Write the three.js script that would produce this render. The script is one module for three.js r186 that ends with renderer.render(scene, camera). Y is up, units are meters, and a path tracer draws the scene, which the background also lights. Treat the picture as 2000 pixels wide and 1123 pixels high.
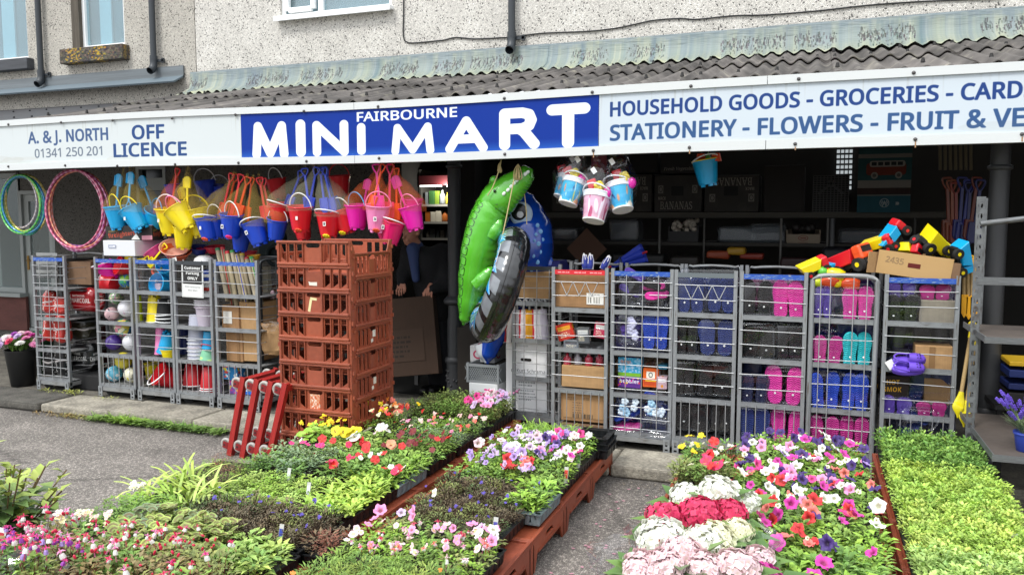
import * as THREE from 'three';
import { mergeGeometries, mergeVertices, toCreasedNormals } from 'three/addons/utils/BufferGeometryUtils.js';
import { RoundedBoxGeometry } from 'three/addons/geometries/RoundedBoxGeometry.js';
import { MarchingCubes } from 'three/addons/objects/MarchingCubes.js';

// ---------- camera, sky, sun, exposure ----------
const scene = new THREE.Scene();
const EYE = 1.8, YAW = Math.atan(585 / 1570), PITCH = Math.atan(136 / 1570);
const camera = new THREE.PerspectiveCamera(39.36, 2000 / 1123, 0.1, 600);
camera.position.set(0, EYE, 0);
camera.rotation.order = 'YXZ';
camera.rotation.set(-PITCH, YAW, 0);
const renderer = new THREE.WebGLRenderer({ antialias: true });
renderer.toneMapping = THREE.LinearToneMapping;
renderer.toneMappingExposure = 1.75;
renderer.shadowMap.enabled = true;
{ // bright overcast sky, a little brighter round the veiled sun
  const w = 64, h = 32, d = new Float32Array(w * h * 4), sd = new THREE.Vector3(-0.25, 0.8, 0.55).normalize();
  for (let y = 0; y < h; y++) for (let x = 0; x < w; x++) {
    const el = ((y + 0.5) / h - 0.5) * Math.PI, az = ((x + 0.5) / w - 0.5) * 2 * Math.PI, i = (y * w + x) * 4;
    const v = new THREE.Vector3(Math.cos(el) * Math.cos(az), Math.sin(el), Math.cos(el) * Math.sin(az));
    const up = Math.max(0, v.y), k = 0.74 + 0.46 * up + 0.55 * Math.pow(Math.max(0, v.dot(sd)), 5);
    const g = v.y < 0 ? 0.35 : 1;
    d[i] = k * 0.955 * g; d[i + 1] = k * 0.985 * g; d[i + 2] = k * 1.03 * g; d[i + 3] = 1;
  }
  const t = new THREE.DataTexture(d, w, h, THREE.RGBAFormat, THREE.FloatType);
  t.mapping = THREE.EquirectangularReflectionMapping; t.magFilter = THREE.LinearFilter; t.minFilter = THREE.LinearFilter; t.needsUpdate = true;
  scene.background = t; scene.environment = t;
}
const sun = new THREE.DirectionalLight(new THREE.Color(1, 0.965, 0.91), 1.3);
sun.position.set(-0.25 * 20 - 2, 0.8 * 20, 0.55 * 20 - 4); sun.target.position.set(-2, 0, -4);
sun.castShadow = true; sun.shadow.radius = 24; sun.shadow.mapSize.set(2048, 2048);
Object.assign(sun.shadow.camera, { left: -12, right: 12, top: 12, bottom: -12, near: 1, far: 60 });
scene.add(sun, sun.target);

// ---------- helpers ----------
let seed = 7;
const rnd = () => { seed = (seed + 0x6d2b79f5) | 0; let t = Math.imul(seed ^ (seed >>> 15), 1 | seed); t = (t + Math.imul(t ^ (t >>> 7), 61 | t)) ^ t; return ((t ^ (t >>> 14)) >>> 0) / 4294967296; };
const rr = (a, b) => a + (b - a) * rnd(), pick = (a) => a[Math.floor(rnd() * a.length)];
const V = (x, y, z) => new THREE.Vector3(x, y, z);
const lerp = THREE.MathUtils.lerp, clamp = THREE.MathUtils.clamp, PI = Math.PI;
// a spot of the photograph (2000 x 1123) carried to the upright plane D metres in front of the camera, parallel to the shop front
const RIGHT = V(Math.cos(YAW), 0, -Math.sin(YAW)), FWD = V(-Math.sin(YAW) * Math.cos(PITCH), -Math.sin(PITCH), -Math.cos(YAW) * Math.cos(PITCH)), UP = RIGHT.clone().cross(FWD);
const ray = (px, py) => FWD.clone().addScaledVector(RIGHT, (px - 1000) / 1570).addScaledVector(UP, (561.5 - py) / 1570);
const P = (px, py, D) => { const r = ray(px, py); r.multiplyScalar(-D / r.z); r.y += EYE; return r; };
const G = (px, py, y) => { const r = ray(px, py); r.multiplyScalar((y - EYE) / r.y); r.y += EYE; return r; };
const names = new Map();
function numbered(n) { const k = names.get(n) ?? 0; names.set(n, k + 1); return k ? n + '_' + String(k).padStart(3, '0') : n; }
function shade(o) { o.traverse((m) => { if (m.isMesh) { m.castShadow = true; m.receiveShadow = true; } }); return o; }
function tag(o, label, category, group) { Object.assign(o.userData, { label, category }); if (group) o.userData.group = group; return o; }
function thing(name, label, category, p = V(0, 0, 0), group, ry = 0) {
  const o = new THREE.Group(); o.name = numbered(name); o.position.copy(p); o.rotation.y = ry; scene.add(o); return tag(o, label, category, group);
}
function part(name, geo, material, parent, p, label) {
  if (Array.isArray(geo)) geo = merge(geo);
  const m = new THREE.Mesh(geo, material); m.name = parent === scene ? numbered(name) : name; m.castShadow = m.receiveShadow = true;
  if (p) m.position.copy(p); if (label) m.userData.label = label; parent.add(m); return m;
}
function single(name, geo, material, label, category, p, group) { return tag(part(name, geo, material, scene, p), label, category, group); }
function struct(name, geo, material, parent = scene) { const m = part(name, geo, material, parent); if (parent === scene) m.userData.kind = 'structure'; return m; }
function stuff(m) { m.userData.kind = 'stuff'; return m; }
function dup(o, label, p, group) { const c = o.clone(); c.name = numbered(o.name.replace(/_\d{3}$/, '')); scene.add(c); if (p) c.position.copy(p); c.userData = { ...o.userData, label }; if (group) c.userData.group = group; return c; }
function merge(list) {
  const keep = list.map((g) => { let q = g.index ? g.toNonIndexed() : g; if (!q.attributes.uv) q.setAttribute('uv', new THREE.BufferAttribute(new Float32Array(q.attributes.position.count * 2), 2)); if (!q.attributes.normal) q.computeVertexNormals(); for (const k of Object.keys(q.attributes)) if (!['position', 'normal', 'uv'].includes(k)) { if (q === g) q = g.clone(); q.deleteAttribute(k); } return q; });
  return mergeGeometries(keep);
}
const bx = (w, h, d, x = 0, y = 0, z = 0, rx = 0, ry = 0, rz = 0) => { const g = new THREE.BoxGeometry(w, h, d); if (rx) g.rotateX(rx); if (ry) g.rotateY(ry); if (rz) g.rotateZ(rz); return g.translate(x, y, z); };
const rbx = (w, h, d, r, x = 0, y = 0, z = 0, s = 2) => new RoundedBoxGeometry(w, h, d, s, r).translate(x, y, z);
const UPY = V(0, 1, 0);
function rod(a, b, r, n = 6, r2 = r) { const d = b.clone().sub(a), g = new THREE.CylinderGeometry(r2, r, d.length(), n); g.applyQuaternion(new THREE.Quaternion().setFromUnitVectors(UPY, d.normalize())); return g.translate((a.x + b.x) / 2, (a.y + b.y) / 2, (a.z + b.z) / 2); }
function tube(pts, r, n = 6, seg = pts.length * 5, closed = false) { return new THREE.TubeGeometry(new THREE.CatmullRomCurve3(pts, closed, 'catmullrom', 0.4), seg, r, n, closed); }
function lathe(pts, n = 20) { return new THREE.LatheGeometry(pts.map(([x, y]) => new THREE.Vector2(x, y)), n); }
function xf(g, p, r, s) { if (s) typeof s === 'number' ? g.scale(s, s, s) : g.scale(...s); if (r) g.applyMatrix4(new THREE.Matrix4().makeRotationFromEuler(new THREE.Euler(...r))); return p ? g.translate(p.x, p.y, p.z) : g; }
// closed skin through rings of points along a path: path [[x,y,z,rx,ry]], u runs round, v along
function loft(path, n = 16, capPow = 0, upv = V(0, 0, 1), mod) {
  const pos = [], uv = [], idx = [], m = path.length;
  for (let i = 0; i < m; i++) {
    const c = V(path[i][0], path[i][1], path[i][2]), a = path[Math.max(0, i - 1)], b = path[Math.min(m - 1, i + 1)];
    const t = V(b[0] - a[0], b[1] - a[1], b[2] - a[2]).normalize(), s = t.clone().cross(upv).normalize(), o = s.clone().cross(t).normalize();
    for (let j = 0; j <= n; j++) {
      const an = j / n * 2 * PI, k = mod ? mod(j / n, i / (m - 1)) : 1, p = c.clone().addScaledVector(s, Math.cos(an) * path[i][3] * k).addScaledVector(o, Math.sin(an) * (path[i][4] ?? path[i][3]) * k);
      pos.push(p.x, p.y, p.z); uv.push(j / n, i / (m - 1));
    }
  }
  for (let i = 0; i < m - 1; i++) for (let j = 0; j < n; j++) { const a = i * (n + 1) + j, b = a + n + 1; idx.push(a, b, a + 1, b, b + 1, a + 1); }
  const g = new THREE.BufferGeometry(); g.setAttribute('position', new THREE.Float32BufferAttribute(pos, 3)); g.setAttribute('uv', new THREE.Float32BufferAttribute(uv, 2)); g.setIndex(idx); g.computeVertexNormals();
  const nn = g.attributes.normal; // close the seam's shading
  for (let i = 0; i < m; i++) { const a = i * (n + 1), b = a + n, v = V(nn.getX(a) + nn.getX(b), nn.getY(a) + nn.getY(b), nn.getZ(a) + nn.getZ(b)).normalize(); nn.setXYZ(a, v.x, v.y, v.z); nn.setXYZ(b, v.x, v.y, v.z); }
  return g;
}
// smooth resampling of a coarse loft path
function dense(path, k = 6) {
  const cs = new THREE.CatmullRomCurve3(path.map((p) => V(p[0], p[1], p[2]))), n = (path.length - 1) * k, out = [];
  for (let i = 0; i <= n; i++) { const t = i / n, f = t * (path.length - 1), a = Math.min(path.length - 2, Math.floor(f)), u = f - a, s = u * u * (3 - 2 * u), p = cs.getPoint(t); out.push([p.x, p.y, p.z, lerp(path[a][3], path[a + 1][3], s), lerp(path[a][4] ?? path[a][3], path[a + 1][4] ?? path[a + 1][3], s)]); }
  return out;
}
function shapeOf(pts) { const s = new THREE.Shape(); pts.forEach(([x, y], i) => (i ? s.lineTo(x, y) : s.moveTo(x, y))); s.closePath(); return s; }
function holeOf(pts) { const s = new THREE.Path(); pts.forEach(([x, y], i) => (i ? s.lineTo(x, y) : s.moveTo(x, y))); s.closePath(); return s; }
function ext(shape, d, bevel = 0, seg = 1, curve = 6) { return new THREE.ExtrudeGeometry(shape, { depth: d, bevelEnabled: bevel > 0, bevelSize: bevel, bevelThickness: bevel, bevelSegments: seg, curveSegments: curve }); }
function rectPath(x0, y0, x1, y1) { return [[x0, y0], [x1, y0], [x1, y1], [x0, y1]]; }

// ---------- procedural textures and materials ----------
function canvasTex(w, h, draw) { const c = document.createElement('canvas'); c.width = w; c.height = h; const x = c.getContext('2d'); draw(x, w, h); const t = new THREE.CanvasTexture(c); t.colorSpace = THREE.SRGBColorSpace; t.anisotropy = 8; return t; }
function dataTex(n, fn, srgb, m = n) {
  const d = new Uint8Array(n * m * 4);
  for (let y = 0; y < m; y++) for (let x = 0; x < n; x++) { const c = fn(x / n, y / m, x, y), i = (y * n + x) * 4; for (let k = 0; k < 3; k++) d[i + k] = clamp(Math.round((Array.isArray(c) ? c[k] : c) * 255), 0, 255); d[i + 3] = 255; }
  const t = new THREE.DataTexture(d, n, m); t.wrapS = t.wrapT = THREE.RepeatWrapping; t.magFilter = THREE.LinearFilter; t.minFilter = THREE.LinearMipmapLinearFilter; t.generateMipmaps = true; if (srgb) t.colorSpace = THREE.SRGBColorSpace; t.needsUpdate = true; return t;
}
const hash = (x, y, s) => { let h = Math.imul(x | 0, 374761393) ^ Math.imul(y | 0, 668265263) ^ Math.imul(s | 0, 1274126177); h = Math.imul(h ^ (h >>> 13), 1274126177); return ((h ^ (h >>> 16)) >>> 0) / 4294967296; };
function vnoise(x, y, per, s) { const i = Math.floor(x), j = Math.floor(y), u = x - i, v = y - j, a = u * u * (3 - 2 * u), b = v * v * (3 - 2 * v), m = (k) => ((k % per) + per) % per; return lerp(lerp(hash(m(i), m(j), s), hash(m(i + 1), m(j), s), a), lerp(hash(m(i), m(j + 1), s), hash(m(i + 1), m(j + 1), s), a), b); }
function fbm(u, v, f, o, s) { let r = 0, a = 0.5, n = 0; for (let k = 0; k < o; k++) { r += a * vnoise(u * f, v * f, f, s + k); n += a; f *= 2; a *= 0.5; } return r / n; }
function voro(u, v, n, s) { // nearest and second distance, id of the cell; tiles
  const x = u * n, y = v * n, i = Math.floor(x), j = Math.floor(y); let f1 = 9, f2 = 9, id = 0;
  for (let b = -1; b <= 1; b++) for (let a = -1; a <= 1; a++) { const ci = i + a, cj = j + b, m = ((ci % n) + n) % n, k = ((cj % n) + n) % n, dx = ci + hash(m, k, s) - x, dy = cj + hash(m, k, s + 1) - y, d = dx * dx + dy * dy; if (d < f1) { f2 = f1; f1 = d; id = hash(m, k, s + 2); } else if (d < f2) f2 = d; }
  return [Math.sqrt(f1), Math.sqrt(f2), id];
}
function pebbles(n, cells, s, col) { const c = new Uint8Array(n * n * 3), b = new Float32Array(n * n); return [dataTex(n, (u, v) => col(u, v, ...voro(u, v, cells, s)), true), dataTex(n / 2, (u, v) => { const [f1, f2] = voro(u, v, cells, s); return clamp((f2 - f1) * 1.6, 0, 1); })]; }
const rep = (t, x, y = x, ox = 0, oy = 0) => { const c = t.clone(); c.wrapS = c.wrapT = THREE.RepeatWrapping; c.repeat.set(x, y); c.offset.set(ox, oy); c.needsUpdate = true; return c; };
const lin = (hex, k = 1) => { const c = new THREE.Color(hex); return c.multiplyScalar(k); };
const mats = new Map();
function M(hex, rough = 0.6, o = {}) { const k = hex + '|' + rough + '|' + JSON.stringify(o); if (!mats.has(k)) mats.set(k, new THREE.MeshStandardMaterial({ color: new THREE.Color(hex), roughness: rough, ...o })); return mats.get(k); }
const MP = (o) => new THREE.MeshPhysicalMaterial(o);
const noiseTex = dataTex(512, (u, v) => fbm(u, v, 8, 6, 11));
const streakTex = dataTex(512, (u, v) => fbm(u, v * 0.12, 32, 4, 21));
const smudge = dataTex(512, (u, v) => { const a = fbm(u, v, 6, 5, 31), b = fbm(u, v, 48, 3, 32); return 0.78 + 0.22 * clamp(a * 1.2 + b * 0.5 - 0.35, 0, 1); }, true);
const galvTex = dataTex(512, (u, v) => { const [a, , id] = voro(u, v, 40, 5); const n = fbm(u, v, 8, 5, 6), k = 0.8 + 0.12 * id + 0.2 * (n - 0.5); const rust = clamp((fbm(u, v, 12, 4, 9) - 0.68) * 6, 0, 1); return [lerp(k, 0.42, rust), lerp(k * 1.0, 0.3, rust), lerp(k * 1.0, 0.22, rust)]; }, true);
const galv = MP({ color: new THREE.Color(0.37, 0.39, 0.405), map: galvTex, roughness: 0.5, metalness: 0.45 });
const galvDull = MP({ color: new THREE.Color(0.36, 0.37, 0.37), map: galvTex, roughness: 0.55, metalness: 0.4 });
const wireM = MP({ color: new THREE.Color(0.52, 0.53, 0.54), roughness: 0.4, metalness: 0.7 });
const blackM = M('#111213', 0.6), darkM = M('#1c1c1d', 0.8), rubber = M('#1b1b1c', 0.75);
const asphalt = pebbles(1024, 88, 41, (u, v, f1, f2, id) => { const n = fbm(u, v, 4, 4, 42), e = clamp((f2 - f1) * 3.2, 0, 1), k = (0.5 + 0.25 * id * id + 0.12 * (n - 0.5)) * (0.6 + 0.4 * e); return [k * 1.04, k * 1.0, k * 0.955]; });
const dash = pebbles(1024, 104, 51, (u, v, f1, f2, id) => { const e = clamp((f2 - f1) * 2.6, 0, 1), n = fbm(u, v, 5, 4, 52), k = (id < 0.05 ? 0.42 : 0.84 + 0.18 * id) * (0.68 + 0.32 * e) * (0.93 + 0.14 * n); return [k * 1.0, k * 0.985, k * 0.95]; });
const slabTex = pebbles(512, 60, 61, (u, v, f1, f2, id) => { const n = fbm(u, v, 5, 5, 62), k = 0.52 + 0.14 * id + 0.3 * (n - 0.5); return [k * 1.03, k, k * 0.93]; });
const dashM = (k, tint = [1, 1, 1]) => MP({ color: new THREE.Color(k * tint[0], k * tint[1], k * tint[2]), map: rep(dash[0], 0.85), bumpMap: rep(dash[1], 0.85), bumpScale: 0.006, roughness: 0.95 });

// ---------- ground, kerb and pavement ----------
const WALL = 8.2, SIGN = 5.75, PAVE = 0.085;
{
  const rd = new THREE.Group(); rd.name = 'road'; rd.userData.kind = 'structure'; scene.add(rd);
  const sheet = (W, H, nx, nz, cx, cz, y, fn) => { const g = new THREE.PlaneGeometry(W, H, nx, nz).rotateX(-PI / 2).translate(cx, y, cz), uv = g.attributes.uv, p = g.attributes.position, c = new Float32Array(p.count * 3); for (let i = 0; i < uv.count; i++) { const x = p.getX(i), z = p.getZ(i); uv.setXY(i, x, z); const k = fn(x, z); c[i * 3] = k * 1.0; c[i * 3 + 1] = k * 0.99; c[i * 3 + 2] = k * 0.975; } g.setAttribute('color', new THREE.BufferAttribute(c, 3)); return g; };
  const roadM = MP({ vertexColors: true, map: rep(asphalt[0], 0.95), bumpMap: rep(asphalt[1], 0.95), bumpScale: 0.007, roughness: 0.93 });
  // old tarmac: pale worn areas, darker damp dirt gathered along the kerb, a few cracks and oil spots
  const cracks = [[-6.6, -4.6, 0.35], [-4.9, -3.9, -0.5], [-0.9, -4.4, 1.1]];
  const wear = (x, z) => { let k = 0.86 + 0.34 * (fbm((x + 30) / 60, (z + 30) / 60, 28, 5, 81) - 0.5) + 0.16 * (fbm((x + 30) / 60, (z + 30) / 60, 160, 3, 82) - 0.5); const e = clamp((-z - 5.02) / 0.34 + 0.7 * (fbm((x + 30) / 60, 0.4, 120, 3, 83) - 0.5), 0, 1); k *= 1 - 0.42 * e; for (const [cx, cz, a] of cracks) { const u = (x - cx) * Math.cos(a) + (z - cz) * Math.sin(a), v = -(x - cx) * Math.sin(a) + (z - cz) * Math.cos(a) + 0.12 * (fbm(u / 8 + 0.5, 0.2, 24, 3, 84) - 0.5); if (Math.abs(u) < 1.3 && Math.abs(v) < 0.022) k *= 0.62; } for (const [ox, oz, r] of [[-5.6, -4.3, 0.22], [-4.7, -4.75, 0.14], [-0.95, -4.9, 0.2], [-6.7, -4.9, 0.3]]) { const d = Math.hypot(x - ox, (z - oz) * 1.3) / r + 0.5 * (fbm(x / 8 + 1, z / 8 + 1, 40, 3, 85) - 0.5); if (d < 1) k *= 0.74 + 0.26 * d; } return k; };
  part('road_surface', sheet(12, 7, 400, 230, -4.5, -2.6, 0, wear), roadM, rd); part('road_surface', sheet(400, 400, 1, 1, 0, 0, -0.006, () => 0.86), roadM, rd);
  const pv = new THREE.Group(); pv.name = 'pavement'; pv.userData.kind = 'structure'; scene.add(pv);
  const paveM = MP({ color: new THREE.Color(0.36, 0.35, 0.335), map: rep(slabTex[0], 1.6), bumpMap: rep(slabTex[1], 1.6), bumpScale: 0.003, roughness: 0.92 });
  const kerbM = [0.92, 0.8, 1.0, 0.86].map((k, i) => MP({ color: new THREE.Color(k, k * 0.98, k * 0.93), map: rep(slabTex[0], 1.1, 1.1, i * 0.37, i * 0.2), bumpMap: rep(slabTex[1], 2, 2, i * 0.3), bumpScale: 0.004, roughness: 0.9 }));
  const darkKerb = MP({ color: new THREE.Color(0.3, 0.3, 0.3), map: rep(slabTex[0], 2), bumpMap: rep(slabTex[1], 2), bumpScale: 0.006, roughness: 0.9 });
  const uvm = (q) => { const a = q.attributes.position, n = q.attributes.normal, u = q.attributes.uv; for (let i = 0; i < u.count; i++) Math.abs(n.getY(i)) > 0.6 ? u.setXY(i, a.getX(i), a.getZ(i)) : u.setXY(i, a.getX(i), a.getY(i)); return q; };
  part('paving', uvm(bx(20, PAVE - 0.004, 5.15, -3.5, (PAVE - 0.004) / 2, -5.8 - 2.575)), paveM, pv);
  // dark old tarmac edging on the far left, then stone kerb slabs, each its own stone
  part('tarmac_edging', uvm(rbx(6.3, PAVE, 0.46, 0.03, -9.85, PAVE / 2, -5.56)), darkKerb, pv);
  let x = -6.68, i = 0;
  while (x < 4) { const w = rr(0.82, 0.98), h = PAVE + rr(-0.006, 0.006); part('kerb_stone', uvm(rbx(w - 0.012, h, 0.44, 0.022, x + w / 2, h / 2, -5.575 + rr(-0.012, 0.012), 3)), kerbM[i++ % 4], pv); x += w; }
}

// ---------- house wall, upper storey ----------
const wallTop = P(1000, 94, WALL).y, xWallL = P(383, 150, WALL).x; // where the lead flashing meets the wall; where the two fronts join
{
  const hole = (px0, px1, pyb, top) => { const a = P(px0, pyb, WALL), b = P(px1, pyb, WALL); return [a.x, b.x, P((px0 + px1) / 2, pyb, WALL).y, top]; };
  const w1 = [P(-75, 112, WALL).x, P(54, 112, WALL).x, P(20, 118, WALL).y, 5.75], w2 = [P(143, 95, WALL).x, P(243, 88, WALL).x, P(200, 92, WALL).y, 5.75], w3 = [P(547, 37, WALL).x, P(764, 10, WALL).x, P(655, 24, WALL).y, 5.3];
  const wall = (name, x0, x1, y0, y1, holes, m, label) => {
    const s = shapeOf(rectPath(x0, y0, x1, y1)); for (const h of holes) s.holes.push(holeOf(rectPath(h[0], h[2], h[1], h[3])));
    return single(name, ext(s, 0.32).translate(0, 0, -WALL - 0.32), m, label, 'wall');
  };
  const hl = wall('house_wall', -14, xWallL - 0.006, 3.2, 6.6, [w1, w2], dashM(0.76, [1, 0.98, 0.94]), 'greyer pebbledashed upper wall on the left with two tall windows');
  wall('house_wall', xWallL + 0.006, 6, 3.2, 6.6, [w3], dashM(1.0), 'paler pebbledashed upper wall above the long lead flashing');
  const upvc = M('#eef0f0', 0.35), glassM = MP({ color: new THREE.Color(0.75, 0.88, 0.92), roughness: 0.04, metalness: 0, transmission: 0.85, thickness: 0 }), stone = MP({ color: new THREE.Color(0.125, 0.108, 0.085), map: smudge, bumpMap: rep(noiseTex, 2), bumpScale: 0.012, roughness: 0.95 });
  const room = M('#4c6268', 0.95);
  const lich = canvasTex(256, 64, (c, w, h) => { c.fillStyle = '#4a4640'; c.fillRect(0, 0, w, h); for (let i = 0; i < 900; i++) { const q = rnd(); c.fillStyle = q < 0.45 ? `rgba(${30 + rnd() * 30},${30 + rnd() * 30},${34 + rnd() * 30},.35)` : `rgba(${110 + rnd() * 40},${100 + rnd() * 30},${84 + rnd() * 20},.3)`; c.beginPath(); c.arc(rnd() * w, rnd() * h, 1 + rnd() * 5, 0, 7); c.fill(); } for (let i = 0; i < 130; i++) { c.fillStyle = `rgba(${176 + rnd() * 40},${140 + rnd() * 30},${38 + rnd() * 30},.65)`; c.beginPath(); const k = rnd() < 0.5 ? 0.24 : 0.62; c.arc(w * (k + (rnd() + rnd() - 1) * 0.16), rnd() * h, 1 + rnd() * 3.4, 0, 7); c.fill(); } });
  const win = (h, label, n, sill, jamb) => { // n: x of the mullions as fractions; sill: geometry + material
    const o = thing('window', label, 'window', V((h[0] + h[1]) / 2, h[2], -WALL)); const w = h[1] - h[0], H = h[3] - h[2], l = jamb ? 0.13 : 0, z = -0.07, fw = w - l, cx = l / 2;
    if (jamb) part('stone_jamb', bx(0.13, H, 0.1, -w / 2 + 0.065, H / 2, -0.03), stone, o);
    const f = []; const t = 0.045; f.push(bx(fw, t, 0.07, cx, t / 2, z), bx(t, H - t, 0.07, cx - fw / 2 + t / 2, H / 2 + t / 2, z), bx(t, H - t, 0.07, cx + fw / 2 - t / 2, H / 2 + t / 2, z));
    part('frame', f, upvc, o);
    let prev = cx - fw / 2 + t; const xs = [...n.map((k) => cx - fw / 2 + k * fw), cx + fw / 2 - t];
    xs.forEach((x, i) => { const e = i < n.length ? x - 0.03 : x; part('pane', bx(e - prev, H - t, 0.012, (e + prev) / 2, H / 2 + t / 2, z - 0.008), glassM, o); if (i < n.length) part('mullion', bx(0.06, H - t, 0.075, x, H / 2 + t / 2, z), upvc, o); prev = x + 0.03; });
    if (n.sash) { const [a, b] = n.sash.map((k) => cx - fw / 2 + k * fw); part('casement', [bx(0.05, H - 0.06, 0.05, a, H / 2 + 0.05, z + 0.045), bx(0.05, H - 0.06, 0.05, b, H / 2 + 0.05, z + 0.045), bx(b - a - 0.05, 0.055, 0.05, (a + b) / 2, 0.08, z + 0.045)], upvc, o); }
    part('room_blind', bx(w - 0.02, H, 0.02, 0, H / 2, -0.24), room, o);
    if (sill === 'stone') part('sill', xf(new RoundedBoxGeometry(w + 0.2, 0.19, 0.2, 2, 0.012), V(-0.03, -0.1, 0.02)), MP({ map: lich, bumpMap: rep(noiseTex, 3), bumpScale: 0.01, roughness: 0.95 }), o, null, 'weathered stone sill with orange lichen');
    else if (sill === 'slate') part('sill', rbx(w + 0.14, 0.15, 0.18, 0.01, 0.03, -0.078, 0.02), MP({ color: new THREE.Color(0.075, 0.08, 0.09), map: smudge, roughness: 0.8 }), o);
    else part('sill', [bx(w + 0.06, 0.035, 0.16, 0, -0.0185, 0.02), bx(w + 0.06, 0.02, 0.02, 0, -0.046, 0.09)], upvc, o);
    return o;
  };
  const inner = (o, w, H, x) => part('curtain', bx(w, H, 0.02, x, H / 2, -0.2), M('#b9cdd3', 0.9), o);
  const a = win(w1, 'left-edge upstairs window with a dark slate sill', [], 'slate'); inner(a, 0.24, 2, 0.05);
  const b = win(w2, 'narrow upstairs window over a lichen-stained stone sill', [], 'stone', true); inner(b, 0.2, 2, -0.07);
  const c3 = []; c3.push(0.36); c3.sash = [0.06, 0.3]; win(w3, 'white plastic casement window above the blue sign panel', c3, 'upvc');
  // downpipes
  const pipeM = MP({ color: new THREE.Color(0.028, 0.035, 0.042), roughness: 0.45, bumpMap: noiseTex, bumpScale: 0.001 });
  const pipe = (px, py, label, bracketSide) => { const q = P(px, py, WALL - 0.06), o = thing('downpipe', label, 'drainpipe', V(q.x, q.y, -WALL + 0.07), 'black downpipes on the house front');
    part('pipe', [rod(V(0, 0.02, 0), V(0, 3, 0), 0.038, 14)], pipeM, o); part('shoe', [tube([V(0, 0.16, 0), V(0, 0.08, 0.005), V(0, 0.02, 0.03), V(0, -0.01, 0.075)], 0.046, 12)], pipeM, o);
    part('collar', [new THREE.CylinderGeometry(0.048, 0.048, 0.06, 14).translate(0, 0.16, 0)], pipeM, o); part('bracket', [bx(0.2, 0.03, 0.03, 0.04, 0.13, -0.03), bx(0.03, 0.06, 0.03, 0.12, 0.13, -0.03)], pipeM, o); return o; };
  pipe(81, 165, 'black downpipe between the two tall left windows'); pipe(301, 139, 'black downpipe right of the lichened stone sill'); pipe(1000, 99, 'black downpipe ending above the blue sign panel');
  // black cable
  const cz = WALL - 0.012, pts = [[788, -120], [788, -40], [788, 20], [787, 60], [789, 78], [800, 84], [830, 82], [868, 78], [890, 73], [930, 76], [1000, 72], [1060, 65], [1150, 61], [1210, 54], [1275, 40], [1330, 36], [1360, 38], [1430, 31], [1500, 29], [1600, 21], [1700, 10], [1800, 3], [1960, -4]].map(([x, y]) => P(x, y, cz));
  single('cable', tube(pts, 0.0075, 5, 120), M('#16181a', 0.6), 'thin black cable sagging across the pebbledash wall', 'cable');
}
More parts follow.
